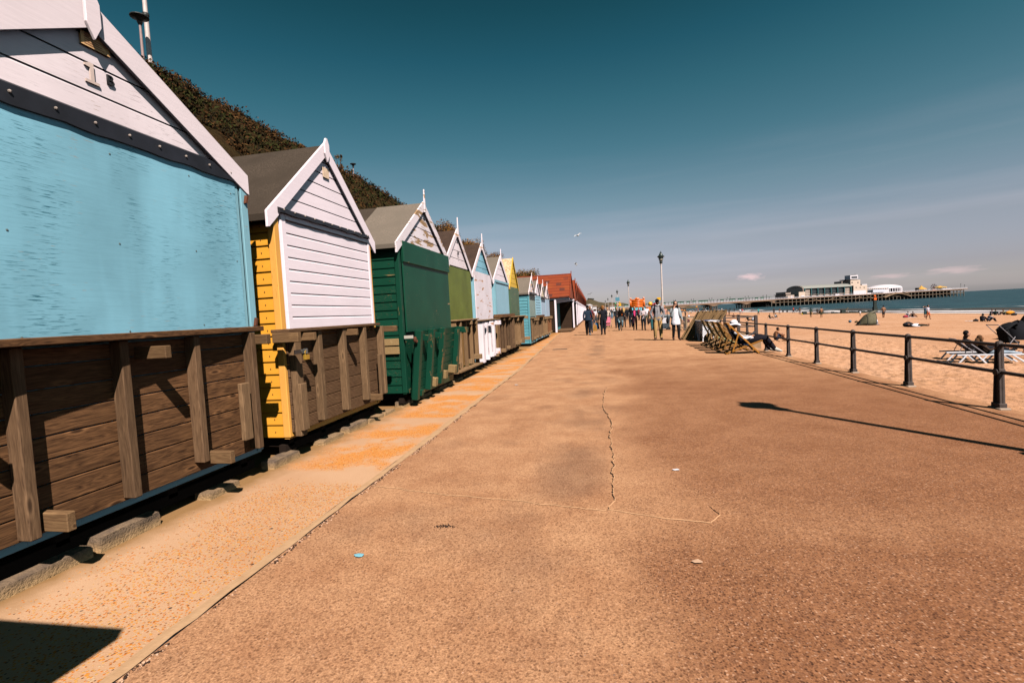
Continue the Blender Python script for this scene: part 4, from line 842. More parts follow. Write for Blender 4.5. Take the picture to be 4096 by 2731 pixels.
# boarded screen filling the gap between the gabled huts and the red ones
s=MB(); z=.2
while z<2.4: s.box(-3.9,-3.84,29.3,34.7,z,z+.12); z+=.14
s.box(-3.86,-3.8,29.3,29.42,0,2.4); s.box(-3.86,-3.8,34.5,34.62,0,2.4)
tag(s.build('timber_screen',W_BACK),'dark slatted timber screen between gabled huts and red roofs','screen')
# ---------------------------------------------------------------- railing along the sea edge
RAILM=plain('grey_brown_railing_paint',(.062,.045,.041),.6,.3,var=.25,sc_=9); RAILD=plain('railing_foot_concrete',(.30,.22,.17),.9)
def rail_post(par,x,y,z=0,h=.80,name='post'):
    m=MB(); b,t,b2=.056,.032,.034                                  # tapered cast post with a flange and recessed web
    for sx in (-1,1):
        m.prism([(x+sx*.030-.008,y-b,z+.07),(x+sx*.030-.008,y+b,z+.07),(x+sx*.030-.008,y+t,z+h-.05),(x+sx*.030-.008,y-t,z+h-.05)],(.016,0,0)) if False else None
    m.prism([(x-.012,y-b,z+.06),(x-.012,y+b,z+.06),(x-.012,y+t,z+h-.04),(x-.012,y-t,z+h-.04)],(.024,0,0))
    for s in (-1,1):
        m.prism([(x-.029,y+s*b,z+.06),(x-.029,y+s*(b-.018),z+.06),(x-.029,y+s*(t-.016),z+h-.04),(x-.029,y+s*t,z+h-.04)],(.058,0,0))
    m.box(x-.031,x+.031,y-.048,y+.048,z+.41,z+.475); m.tube([(x-.045,y,z+.435),(x+.045,y,z+.435)],.042,12)
    m.box(x-.040,x+.040,y-b-.010,y+b+.010,z-.02,z+.07)
    m.lathe([(.034,-.07),(.042,-.03),(.040,.0),(.030,.022),(.010,.034)],(x,y,z+h-.03),12)
    return m.build(name,RAILM,par,bevel=.004)
fx=4.53; posts=[20.56,18.75,16.87,15.01,13.30,11.64,10.05,8.38,6.64,4.85,3.1,1.4]
rl=thing('railing','long painted railing with tapered iron posts along the beach edge','railing',(fx,0,0))
for y in posts: rail_post(rl,0,y)
for zz,nm in ((.755,'top_rail'),(.435,'mid_rail')):
    pts=[(0,20.9,zz)]+[(0,y,zz+.004*(i%2)) for i,y in enumerate(posts)]+[(0,.4,zz)]
    MB().tube(pts,.0215,10).build(nm,RAILM,rl,smooth=True)
for y in posts: MB().box(-.06,.06,y-.10,y+.10,-.02,.02).build('post_foot',RAILD,rl,bevel=.01)
# enclosure railing round the ramp down to the sand
rp=thing('railing','lower ramp railing with square corner post on the sand side','railing',(6.8,23.9,-.1))
def sq_post(par,x,y,z0,z1,w_=.13):
    m=MB().box(x-w_/2,x+w_/2,y-w_/2,y+w_/2,z0,z1-.04); m.lathe([(w_*.62,0),(w_*.62,.03),(w_*.3,.05)],(x,y,z1-.04),8,rot=math.pi/8); m.build('post',RAILM,par,bevel=.008)
for (x,y) in ((0,0),(0,2.95),(0,5.9),(-2.2,0),(-2.2,5.9)): sq_post(rp,x,y,-.15,.92)
for zz,nm in ((.86,'top_rail'),(.42,'mid_rail')):
    MB().tube([(-2.2,0,zz),(0,0,zz),(0,5.9,zz)],.026,8).build(nm,RAILM,rp)
MB().tube([(-2.2,5.9,.86),(0,5.9,.86)],.024,8).build('top_rail',RAILM,rp)
rq=thing('railing','distant railing with sloping handrails beside the litter bin','railing',(4.45,28.2,0))
for (x,y) in ((0,0),(.0,2.2),(.0,4.6),(.0,7.4),(.0,10.5)): 
    MB().box(x-.045,x+.045,y-.045,y+.045,-.3,.80).build('post',plain('pale_timber_post',(.24,.17,.11),.8),rq,bevel=.006)
PALR=plain('sun_bleached_rail',(.42,.30,.20),.7)
MB().tube([(0,0,.76),(0,10.5,.76)],.026,8).build('top_rail',PALR,rq); MB().tube([(0,0,.40),(0,4.6,.40)],.022,8).build('mid_rail',PALR,rq)
MB().tube([(0,0,.74),(1.9,0,.74)],.026,8).build('top_rail',PALR,rq)
MB().tube([(0,.1,.44),(-.35,2.6,.98)],.02,8).build('handrail',PALR,rq); MB().tube([(0,.1,.08),(-.35,2.6,.5)],.02,8).build('handrail',PALR,rq)
def gate_posts(px,py,label):
    p=at_sand(px,py); r=thing('timber_post_pair',label,'posts',(p.x,p.y,p.z))
    for d in (-.25,.25): MB().box(d-.09,d+.09,-.09,.09,-.2,1.0).build('post',RAILM,r,bevel=.01)
    MB().box(-.14,.14,-.03,.03,.1,.95).build('teal_board',plain('teal_board',(.03,.14,.17),.6),r,bevel=.01)
gate_posts(2733,1291,'pair of dark posts with a teal board between on the sand')
# ---------------------------------------------------------------- street lamps
LPOST=plain('cream_lamp_paint',(.52,.43,.41),.45,.4,var=.1); LHEAD=plain('black_green_lantern',(.012,.022,.020),.45,.5); LGL=plain('lantern_glass',(.40,.34,.28),.25,.5)
def lamp(label,x,y,h=5.05,post_extra=None,group='swan topped lamps down the promenade'):
    r=thing('street_lamp',label,'street lamp',(x,y,0),0,group); s=h/5.05
    MB().lathe([(.14,0),(.14,.05),(.115,.08),(.105,.9),(.125,.93),(.09,.98),(.062,1.1),(.047,4.15*s),(.06,4.18*s),(.04,4.25*s)],n=14).build('post',LPOST,r,smooth=False)
    l=MB().lathe([(.035,4.20*s),(.09,4.26*s),(.10,4.33*s),(.07,4.37*s)],n=12); l.lathe([(.225,4.66*s),(.235,4.69*s),(.13,4.78*s),(.085,4.88*s),(.05,4.92*s),(.055,4.96*s),(.02,5.0*s),(.008,5.05*s)],n=12)
    for a in range(6): 
        c,s_=math.cos(a*math.pi/3),math.sin(a*math.pi/3); l.bar((.085*c,.085*s_,4.34*s),(.165*c,.165*s_,4.68*s),.014,.014)
    ln=l.build('lantern',LHEAD,r); MB().lathe([(.075,4.36*s),(.15,4.66*s)],n=12).build('glass',LGL,ln,smooth=True)
    if post_extra=='disc': MB().tube([(-.08,-.02,1.50),(-.08,.02,1.50)],.13,18).build('post_extra',plain('shadow_disc_grey',(.3,.3,.3),.5),r)  # unseen disc added only to throw a small round shadow
    if post_extra=='blue': MB().box(-.36,.36,-.1,-.06,3.0,3.65).build('banner',plain('blue_lamp_banner',(.07,.20,.27),.6),r)
    return r
lamp('lamp post just outside the right edge whose shadow crosses the tarmac',4.42,3.62,post_extra='disc')
lamp('tallest looking lamp, behind the man in the grey hoodie',3.75,32.9,5.05)
lamp('second lamp along, rising left of the orange inflatable',3.05,61.5,5.05)
lamp('third lamp along, carrying a small blue banner',2.45,89.5,5.05,'blue')
lamp('fourth lamp along, above the walking crowd',1.88,114,5.05)
lamp('fifth lamp along, small against the far cliff',1.24,145,5.05)
lamp('sixth and farthest lamp, beside the red roofs',.58,174,5.05)
def modern_lamp(px,pyt,pyb,X,label,r_=.11,hr=.5):
    t=at_x(px,pyt,X); b=t.z-at_x(px,pyb,X).z; h=b+2.5; r=thing('street_lamp',label,'street lamp',(t.x,t.y,t.z-h),0)
    MB().lathe([(r_*.7,0),(r_*.55,h*.5),(r_*.45,h-.35)],n=10).build('post',plain('pinkish_lamp_post',(.30,.20,.19),.6),r)
    MB().lathe([(r_*.7,h-.5),(r_*1.1,h-.36),(r_*.8,h-.3),(hr*.55,h-.14),(hr,h-.07),(hr,h-.02),(hr*.3,h)],n=16).build('lamp_head',plain('dark_lamp_head',(.03,.03,.03),.5),r)
modern_lamp(557,66,240,-28,'disc topped lamp on the cliff beside the flagpole',.15,.52)
modern_lamp(1412,655,742,-28,'small disc topped lamp on the cliff above the green hut',.10,.34)
t=at_x(583,60,-28.6); r=thing('flagpole','tall pale flagpole standing on the cliff top','flagpole',(t.x,t.y,16)); MB().lathe([(.17,0),(.13,7),(.09,12.5)],n=10).build('pole',LPOST,r); z_=t.z-16; MB().lathe([(.2,z_-.08),(.2,z_+.08)],n=10).build('clamp',plain('dark_lamp_head',(0,0,0)),r)
t=at_x(2026,1255*.85,-25)
# ---------------------------------------------------------------- deckchairs
DW=wood('deckchair_beech',(.36,.17,.045),(.20,.085,.02),'z',knots=False); DWO=wood('orange_deckchair_beech',(.48,.20,.035),(.30,.11,.015),'z',knots=False); DWG=wood('weathered_deckchair',(.34,.21,.10),(.15,.08,.034),'z',knots=False,spread=.5)
n=NM('striped_canvas',.8,.2); s=n.sep(); f=n.math('FRACT',n.math('MULTIPLY',s[1],9.0)); cc=n.ramp(f,[(0,(.30,.30,.10)),(.30,(.40,.36,.16)),(.42,(.42,.42,.33)),(.55,(.10,.17,.20)),(.62,(.40,.36,.16)),(.85,(.22,.25,.10))],'CONSTANT'); n.color(cc); CANV=n.m
n=NM('blue_striped_canvas',.8,.2); s=n.sep(); f=n.math('FRACT',n.math('MULTIPLY',s[1],9.0)); n.color(n.ramp(f,[(0,(.02,.06,.16)),(.45,(.25,.28,.33)),(.6,(.03,.08,.2))],'CONSTANT')); CANB=n.m
def deckchair(label,x,y,rz,wood_m=DW,canvas=CANV,group='deckchairs lined up by the railing',k=1.0):
    r=thing('deckchair',label,'deckchair',(x,y,0),rz,group); hw=.27
    A0,A1=Vector((-.36,0,.86)),Vector((.42,0,.02)); B0,B1=Vector((-.40,0,.02)),Vector((.50,0,.36)); 
    for s_ in (-1,1):
        MB().bar(A0+Vector((0,s_*hw,0)),A1+Vector((0,s_*hw,0)),.028,.045).build('back_rail',wood_m,r,bevel=.004)
        MB().bar(B0+Vector((0,s_*(hw-.04),0)),B1+Vector((0,s_*(hw-.04),0)),.028,.045).build('seat_rail',wood_m,r,bevel=.004)
        MB().bar(A0.lerp(A1,.34)+Vector((0,s_*(hw+.03),0)),B0.lerp(B1,.16)+Vector((0,s_*(hw+.03),0)),.022,.038).build('prop',wood_m,r,bevel=.004)
    for p in (A0,A1): MB().tube([p+Vector((0,-hw,0)),p+Vector((0,hw,0))],.018,8).build('crossbar',wood_m,r)
    for p in (B0,B1): MB().tube([p+Vector((0,-hw,0)),p+Vector((0,hw,0))],.018,8).build('crossbar',wood_m,r)
    m=MB(); N=14
    def P(u,v,o):
        t=u; a=A0.lerp(B1,t); sag=.42*math.sin(math.pi*t)**.9*(1+.35*(t-.5)); d=Vector((-.42,0,-.9)).normalized(); return (a.x+d.x*sag*.75+o*.002, (v-.5)*.44, a.z+d.z*sag*.78+o*.004)
    m.grid(lambda u,v:P(u,v,0),N,4); m.grid(lambda u,v:P(u,v,1),N,4); m.build('canvas',canvas,r,smooth=True,recalc=False)
    return r
chairs=[(3.72,14.55,DWO,CANB,'deckchair nearest the camera, holding the woman in the white hat'),(3.70,15.5,DW,CANV,'second deckchair, just behind the white hatted woman'),(3.72,16.35,DW,CANV,'middle deckchair of the row of five'),(3.72,17.2,DWG,CANV,'fourth deckchair of the row, olive striped'),(3.74,18.05,DWG,CANV,'fifth deckchair, next to the stacked white loungers')]
for x,y,a,b,l in chairs: deckchair(l,x,y,R_(-4 if y<15 else random.uniform(-3,3)),a,b)
# folded deckchairs stacked leaning against the rail
def folded(label,x,y,lean,first=None):
    r=thing('folded_deckchair',label,'folded deckchair',(x,y,0),0,'folded deckchairs leaning in a stack')
    d=Vector((math.sin(lean),0,math.cos(lean))); u=Vector((math.cos(lean),0,-math.sin(lean)))
    for s_ in (0,.56):
        MB().bar((0,s_,0),tuple(d*1.28),.0,.0) if False else None
        MB().bar(Vector((0,s_,.02)),Vector((0,s_,.02))+d*1.36,.030,.075,up=tuple(u)).build('long_rail',DWG,r,bevel=.005)
        MB().bar(Vector((.05,s_+.035,.02)),Vector((.05,s_+.035,.02))+d*.62,.030,.055,up=tuple(u)).build('short_rail',DWG,r,bevel=.005)
        MB().bar(Vector((.03,s_-.03,0))+d*.60,Vector((.03,s_-.03,0))+d*1.32,.026,.055,up=tuple(u)).build('seat_rail',DWG,r,bevel=.005)
    for t in (.03,.60,1.32): MB().bar(d*t+Vector((0,0,.02)),d*t+Vector((0,.56,.02)),.05,.03,up=tuple(u)).build('crossbar',DWG,r,bevel=.004)
    m=MB().bar(d*.62+u*.02+Vector((0,.28,0)),d*1.15+u*.02+Vector((0,.28,0)),.10,.05,up=tuple(u)); m.build('rolled_canvas',plain('folded_olive_canvas',(.17,.13,.07),.9),r)
    return r
fnames=['first folded deckchair, outermost of the leaning stack','second folded deckchair from the left of the stack','third folded deckchair leaning in the stack','fourth folded deckchair leaning in the stack','fifth folded deckchair, middle of the stack','sixth folded deckchair leaning in the stack','seventh folded deckchair, behind the white loungers','last folded deckchair, resting by the railing']
f0=folded(fnames[0],3.22,21.3,R_(33))
rr=random.Random(4)
for i in range(1,8): copy_thing(f0,(3.22+i*.135+rr.uniform(-.02,.02),21.3+rr.uniform(-.12,.12),0),R_(rr.uniform(-2,2)),fnames[i])
# white plastic sun loungers: one kind, stacked and in use
PLW=plain('white_plastic',(.66,.62,.66),.35,.5,var=.05); SLB=plain('navy_blue_sling',(.02,.06,.16),.7,.2); SLN=plain('dark_navy_sling',(.012,.02,.05),.7,.2)
def lounger(label,loc,rz,back=0.0,sling=SLB,group=None,L=1.85,W=.58,legs=.33,arch=True):
    r=thing('sun_lounger',label,'sun lounger',loc,rz,group); 
    for s_ in (-1,1):
        y=s_*W/2; m=MB(); m.bar((-L/2,y,legs),(L/2,y,legs),.035,.05)
        for (xa,xb) in ((-L/2+.02,-L/2+.26),(-.15,-.42),(.05,.30),(L/2-.05,L/2-.45)):
            m.bar((xb,y,legs-.01),(xa,y,0.0),.035,.055,up=(1,0,0))
        m.build('side_frame',PLW,r,bevel=.008)
    m=MB()
    for x in (-L/2+.05,L/2-.05) if arch else (): # arched end leg
        pts=[(x,W/2*math.cos(t),legs*math.sin(t)**.6+.01) for t in [math.pi*i/12 for i in range(13)]]; m.tube(pts,.026,6)
    for i,x in enumerate((-.2,.3)): m.bar((x,-W/2,legs-.01),(x,W/2,legs-.01),.03,.03)
    m.build('cross_legs',PLW,r)
    hx=-.15; bl=.72
    MB().box(hx,L/2-.04,-W/2+.03,W/2-.03,legs-.004,legs+.012).build('seat_sling',sling,r)
    m=MB(); a=Vector((hx,0,legs+.01)); b=a+Vector((-bl*math.cos(back),0,bl*math.sin(back))); m.bar(a,b,W-.06,.015,up=(0,0,1)); bb=m.build('backrest',sling,r)
    m=MB()
    for s_ in (-1,1): m.bar(a+Vector((0,s_*(W/2-.04),0)),b+Vector((0,s_*(W/2-.04),0)),.03,.03)
    m.bar(b+Vector((0,-W/2+.04,0)),b+Vector((0,W/2-.04,0)),.03,.03)
    if back>.2:
        c=a.lerp(b,.55)
        for s_ in (-1,1): m.tube([c+Vector((0,s_*.22,0)),Vector((c.x-.12,s_*.22,legs))],.012,6)
    m.build('backrest_frame',plain('grey_tube',(.25,.22,.24),.5) if back>.2 else PLW,r)
    return r
s0=lounger('bottom lounger of the white plastic stack beside the deckchairs',(3.98,20.6,0),R_(90),0,SLB,'stacked white plastic loungers')
ln=['second white lounger up in the stack','third white lounger up in the stack','fourth white lounger up, middle of the stack','fifth white lounger up in the stack','sixth white lounger, second from the top','top lounger of the white plastic stack']
for i in range(1,7): copy_thing(s0,(3.98+.004*i,20.6,.075*i),R_(90+.4*(i%3-1)),ln[i-1])
# ---------------------------------------------------------------- litter bin on wheels
b=at_z(2660,1319); r=thing('wheelie_bin','dark grey wheeled litter bin with a white notice on its side','bin',(b.x,b.y,0),R_(4))
BINM=plain('slate_grey_bin',(.045,.06,.075),.5,.4)
m=MB(); 
def frus(m,x0,x1,y0,y1,z0,X0,X1,Y0,Y1,z1): m.add([(x0,y0,z0),(x1,y0,z0),(x1,y1,z0),(x0,y1,z0),(X0,Y0,z1),(X1,Y0,z1),(X1,Y1,z1),(X0,Y1,z1)],[(0,3,2,1),(4,5,6,7),(0,1,5,4),(1,2,6,5),(2,3,7,6),(3,0,4,7)])
frus(m,-.22,.20,-.24,.24,.08,-.29,.30,-.29,.29,.86); m.build('bin_body',BINM,r,bevel=.02)
m=MB(); frus(m,-.31,.33,-.31,.31,.86,-.28,.28,-.27,.27,.95); m.tube([(.36,-.2,.9),(.36,.2,.9)],.02,8); m.build('lid',BINM,r,bevel=.02)
for s_ in (-.27,.27): MB().tube([(.19,s_-.03,.10),(.19,s_+.03,.10)],.10,16).build('wheel',plain('black_rubber_wheel',(.015,.015,.015),.8),r)
m=MB(); m.add([(-.185,-.273,.42),(.14,-.273,.42),(.15,-.292,.76),(-.195,-.292,.76)],[(0,1,2,3)]); m.build('notice',plain('white_notice',(.6,.55,.58),.6),r,recalc=False)
# small things lying on the ground
p=at_z(2240,1397); dc=MB().box(-.28,.28,-.16,.16,.002,.008,0)
for i in range(6): dc.box(-.24+i*.088,-.20+i*.088,-.13,.13,.008,.012,1)
o=dc.build('drain_cover',[plain('dark_cast_iron',(.05,.035,.03),.8),plain('drain_bars',(.12,.08,.06),.8)]); o.location=(p.x,p.y,0); tag(o,'dark iron drain cover set into the tarmac by the huts','drain cover')
def scrap(px,py,c,label,s_=.022,seed=1):
    p=at_z(px,py); rr=random.Random(seed); m=MB(); k=9; top=[(s_*(1+.4*rr.random())*math.cos(6.283*i/k)*1.25,s_*(1+.3*rr.random())*math.sin(6.283*i/k)*.8,.006+.006*rr.random()) for i in range(k)]
    m.prism(top,(0,0,.0015)); o=m.build('litter_scrap',plain('scrap_'+label.split()[0],c,.6)); o.location=(p.x,p.y,0); tag(o,label,'litter','scraps of litter on the tarmac')
scrap(1438,2224,(.16,.36,.44),'blue flake of paint lying on the tarmac')
scrap(2704,1881,(.62,.56,.60),'white paper scrap right of the long crack',.018,2)
scrap(2066,1540,(.62,.56,.60),'tiny white scrap far along the old slab',.03,3)
scrap(2790,2250,(.48,.30,.2),'tan leaf shaped scrap in the right foreground',.02,4)
p=at_z(1778,2105); rr=random.Random(3); m=MB()
for i in range(60): m.ball((rr.gauss(0,.035),rr.gauss(0,.012),.002),rr.uniform(.002,.006),5,3)
o=m.build('dark_debris',CR_D); o.location=(p.x,p.y,0); o['kind']='stuff'; o['label']='smear of dark grit on the tarmac'
# ---------------------------------------------------------------- people: one skinned body per pose, recoloured per person
SKIN=plain('fair_skin',(.42,.20,.125),.55,.3,var=.05); SKIND=plain('tanned_skin',(.28,.115,.055),.55,.3,var=.06); SKINB=plain('brown_skin',(.10,.045,.028),.55,.3,var=.06)
def cloth(c): 
    n_='cloth_%d_%d_%d'%tuple(int(x*1000) for x in c); return plain(n_,c,.85,.15,var=.18,sc_=7,bump=.2)
BLK=(.010,.011,.016); NAVY=(.014,.024,.042); WHT=(.60,.56,.62); GRY=(.22,.20,.22)
HAIRC={'dark':(.010,.007,.006),'brown':(.075,.035,.015),'blonde':(.42,.24,.09),'grey':(.30,.26,.24),'ginger':(.20,.08,.025),'black':(.006,.005,.006)}
def J(**k): return {a:Vector(b) for a,b in k.items()}
def stand(step=.0,arms='down',lean=0.0,wide=.09,bend_=.0):
    """walking or standing pose facing +y, 1.70 m tall; step is the fore and aft spread of the feet"""
    p=J(pel=(0,0,.93),spn=(0,.01+lean*.2,1.10),chs=(0,lean*.6,1.30),nck=(0,lean*.9,1.455),hd=(0,lean*1.1+.02,1.53),
        shL=(-.165,lean*.7,1.40),shR=(.165,lean*.7,1.40),hpL=(-.085,0,.90),hpR=(.085,0,.90))
    p['knL']=Vector((-wide,step*.55+.03,.49)); p['anL']=Vector((-wide,step,.085)); p['toL']=Vector((-wide-.02,step+.14,.035))
    p['knR']=Vector((wide,-step*.30+.04,.49)); p['anR']=Vector((wide,-step,.085+abs(step)*.18)); p['toR']=Vector((wide+.02,-step+.13,.035))
    if arms=='down':
        for s_,n_ in ((-1,'L'),(1,'R')):
            q=step*.9*(-1 if n_=='L' else 1); p['el'+n_]=Vector((s_*.225,q*.4-.02,1.12)); p['wr'+n_]=Vector((s_*.235,q+.05,.88)); p['ha'+n_]=Vector((s_*.23,q+.07,.79))
    elif arms=='pockets':
        for s_,n_ in ((-1,'L'),(1,'R')): p['el'+n_]=Vector((s_*.285,-.04,1.13)); p['wr'+n_]=Vector((s_*.205,.07,.93)); p['ha'+n_]=Vector((s_*.16,.09,.87))
    elif arms=='face':
        p['elL']=Vector((-.25,-.02,1.13)); p['wrL']=Vector((-.27,.06,.90)); p['haL']=Vector((-.27,.08,.81)); p['elR']=Vector((.25,.10,1.17)); p['wrR']=Vector((.14,.20,1.38)); p['haR']=Vector((.07,.17,1.50))
    elif arms=='raise':
        p['elL']=Vector((-.22,.02,1.13)); p['wrL']=Vector((-.20,.13,.95)); p['haL']=Vector((-.19,.17,.88)); p['elR']=Vector((.26,.10,1.55)); p['wrR']=Vector((.24,.12,1.82)); p['haR']=Vector((.23,.12,1.92))
    elif arms=='head':
        for s_,n_ in ((-1,'L'),(1,'R')): p['el'+n_]=Vector((s_*.36,.05,1.52)); p['wr'+n_]=Vector((s_*.17,.06,1.66)); p['ha'+n_]=Vector((s_*.09,.06,1.70))
    elif arms=='fwd':
        for s_,n_ in ((-1,'L'),(1,'R')): p['el'+n_]=Vector((s_*.25,.05,1.14)); p['wr'+n_]=Vector((s_*.22,.30,1.06)); p['ha'+n_]=Vector((s_*.20,.38,1.06))
    elif arms=='crossed':
        p['elL']=Vector((-.25,.02,1.13)); p['wrL']=Vector((-.05,.17,1.12)); p['haL']=Vector((.05,.19,1.14)); p['elR']=Vector((.25,.02,1.12)); p['wrR']=Vector((.06,.17,1.08)); p['haR']=Vector((-.04,.18,1.10))
    return p
def sit(kind='knees'):
    if kind=='knees':
        p=J(pel=(0,0,.12),spn=(0,-.02,.28),chs=(0,.06,.47),nck=(0,.14,.60),hd=(0,.20,.66),shL=(-.165,.10,.555),shR=(.165,.10,.555),hpL=(-.09,.03,.12),hpR=(.09,.03,.12),
          knL=(-.13,.42,.44),anL=(-.11,.60,.07),toL=(-.12,.74,.04),knR=(.13,.40,.45),anR=(.11,.58,.07),toR=(.12,.72,.04),elL=(-.24,.28,.40),wrL=(-.16,.50,.40),haL=(-.08,.56,.38),elR=(.24,.28,.40),wrR=(.16,.50,.40),haR=(.08,.56,.38))
    elif kind=='long':
        p=J(pel=(0,0,.12),spn=(0,-.05,.28),chs=(0,-.07,.48),nck=(0,-.03,.62),hd=(0,.0,.69),shL=(-.165,-.05,.57),shR=(.165,-.05,.57),hpL=(-.09,.03,.12),hpR=(.09,.03,.12),
          knL=(-.12,.44,.22),anL=(-.10,.84,.08),toL=(-.12,.90,.20),knR=(.12,.42,.30),anR=(.10,.72,.08),toR=(.12,.86,.12),elL=(-.24,-.20,.36),wrL=(-.22,-.30,.10),haL=(-.22,-.28,.05),elR=(.22,.08,.34),wrR=(.16,.26,.30),haR=(.12,.34,.30))
    elif kind=='lie':
        p=J(pel=(0,0,.11),spn=(0,-.18,.12),chs=(0,-.36,.14),nck=(0,-.50,.15),hd=(0,-.58,.17),shL=(-.165,-.46,.13),shR=(.165,-.46,.13),hpL=(-.09,.03,.11),hpR=(.09,.03,.11),
          knL=(-.12,.44,.16),anL=(-.12,.84,.08),toL=(-.15,.88,.20),knR=(.12,.44,.14),anR=(.10,.84,.08),toR=(.13,.88,.20),elL=(-.30,-.30,.10),wrL=(-.20,-.06,.18),haL=(-.13,.02,.20),elR=(.32,-.24,.08),wrR=(.34,.02,.07),haR=(.34,.10,.06))
    elif kind=='kneel':
        p=J(pel=(0,-.06,.34),spn=(0,.04,.50),chs=(0,.18,.66),nck=(0,.28,.78),hd=(0,.34,.83),shL=(-.165,.23,.75),shR=(.165,.23,.75),hpL=(-.09,-.04,.32),hpR=(.09,-.04,.32),
          knL=(-.14,.26,.07),anL=(-.12,-.16,.08),toL=(-.12,-.28,.04),knR=(.14,.26,.07),anR=(.12,-.16,.08),toR=(.12,-.28,.04),elL=(-.22,.42,.62),wrL=(-.16,.62,.64),haL=(-.14,.70,.66),elR=(.22,.40,.60),wrR=(.16,.60,.58),haR=(.14,.68,.58))
    elif kind=='deckchair':
        p=J(pel=(0,0,.30),spn=(0,-.14,.38),chs=(0,-.29,.53),nck=(0,-.35,.68),hd=(0,-.32,.76),shL=(-.165,-.33,.62),shR=(.165,-.33,.62),hpL=(-.10,.04,.30),hpR=(.10,.04,.30),
          knL=(-.13,.47,.47),anL=(-.11,.66,.09),toL=(-.12,.80,.04),knR=(.14,.49,.45),anR=(.10,.74,.09),toR=(.11,.89,.04),elL=(-.27,-.12,.42),wrL=(-.14,.12,.48),haL=(-.06,.18,.50),elR=(.27,-.10,.42),wrR=(.14,.12,.47),haR=(.05,.18,.49))
    elif kind=='recline':
        p=J(pel=(0,0,.45),spn=(0,-.13,.53),chs=(0,-.25,.68),nck=(0,-.30,.83),hd=(0,-.26,.91),shL=(-.165,-.28,.77),shR=(.165,-.28,.77),hpL=(-.10,.04,.44),hpR=(.10,.04,.44),
          knL=(-.12,.46,.46),anL=(-.11,.88,.40),toL=(-.13,.95,.50),knR=(.12,.46,.47),anR=(.10,.88,.41),toR=(.13,.96,.50),elL=(-.27,-.12,.56),wrL=(-.22,.10,.52),haL=(-.2,.18,.51),elR=(.27,-.10,.56),wrR=(.14,.08,.60),haR=(.06,.14,.60))
    elif kind=='cycle':
        p=J(pel=(0,0,.95),spn=(0,.10,1.09),chs=(0,.20,1.26),nck=(0,.27,1.40),hd=(0,.31,1.47),shL=(-.165,.22,1.35),shR=(.165,.22,1.35),hpL=(-.085,.02,.93),hpR=(.085,.02,.93),
          knL=(-.12,.34,.72),anL=(-.11,.20,.36),toL=(-.12,.33,.30),knR=(.12,.28,.55),anR=(.11,.06,.14),toR=(.12,.19,.08),elL=(-.30,.36,1.16),wrL=(-.27,.54,1.05),haL=(-.26,.61,1.04),elR=(.30,.36,1.16),wrR=(.27,.54,1.05),haR=(.26,.61,1.04))
    return p
RAD=dict(pel=.155,spn=.130,chs=.150,nck=.055,hd=.060,shL=.070,shR=.070,elL=.046,elR=.046,wrL=.030,wrR=.030,haL=.034,haR=.034,hpL=.112,hpR=.112,knL=.074,knR=.074,anL=.050,anR=.050,toL=.044,toR=.044)
BONES=[('pel','spn','T'),('spn','chs','T'),('chs','nck','T'),('nck','hd','S'),('chs','shL','T'),('chs','shR','T'),('shL','elL','U'),('shR','elR','U'),('elL','wrL','F'),('elR','wrR','F'),('wrL','haL','S'),('wrR','haR','S'),
       ('pel','hpL','L'),('pel','hpR','L'),('hpL','knL','L'),('hpR','knR','L'),('knL','anL','C'),('knR','anR','C'),('anL','toL','H'),('anR','toR','H')]
_bodies={}
def body_arrays(key,pose,fat=1.0,lvl=1,baggy=1.0):
    if key in _bodies: return _bodies[key]
    names=list(RAD); me=bpy.data.meshes.new('skel'); extra=[]; verts=[pose[n_] for n_ in names]; edges=[(names.index(a),names.index(b)) for a,b,_ in BONES]
    # mid limb vertices keep the taper full
    rad=[RAD[n_]*(fat if n_ in('pel','spn','chs','hpL','hpR') else 1)*(baggy if n_ in('knL','knR','anL','anR','elL','elR') else 1) for n_ in names]
    me.from_pydata(verts,edges,[]); o=bpy.data.objects.new('skel',me); col.objects.link(o)
    sk=o.modifiers.new('s','SKIN'); sk.use_smooth_shade=True; sk.branch_smoothing=.6
    su=o.modifiers.new('u','SUBSURF'); su.levels=lvl; su.render_levels=lvl
    for i,v in enumerate(me.skin_vertices[0].data): 
        n_=names[i]; rx,ry=rad[i],rad[i]
        v.radius=(rx,ry); v.use_root=(n_=='pel')
    bpy.context.view_layer.update(); dg=bpy.context.evaluated_depsgraph_get(); ev=bpy.data.meshes.new_from_object(o.evaluated_get(dg))
    V=[v.co.copy() for v in ev.vertices]; Fc=[tuple(p.vertices) for p in ev.polygons]
    # flatten the torso front to back (world space, upright poses only)
    up=(pose['nck']-pose['pel']).normalized()
    zones=[]
    for f in Fc:
        c=sum((V[i] for i in f),Vector())/len(f); best=9;z='T'
        for a,b,zn in BONES:
            A,B=pose[a],pose[b]; d=B-A; t=max(0,min(1,(c-A).dot(d)/max(1e-9,d.length_squared))); dist=(c-(A+d*t)).length-(RAD[a]*(1-t)+RAD[b]*t)
            if dist<best: best=dist;z=zn
        zones.append(z)
    bpy.data.objects.remove(o); bpy.data.meshes.remove(me); bpy.data.meshes.remove(ev)
    _bodies[key]=(V,Fc,zones,pose); return _bodies[key]
def orient(pose,look=None):
    f=look or Vector((0,1,0)); u=Vector((0,0,1))
    return f,u
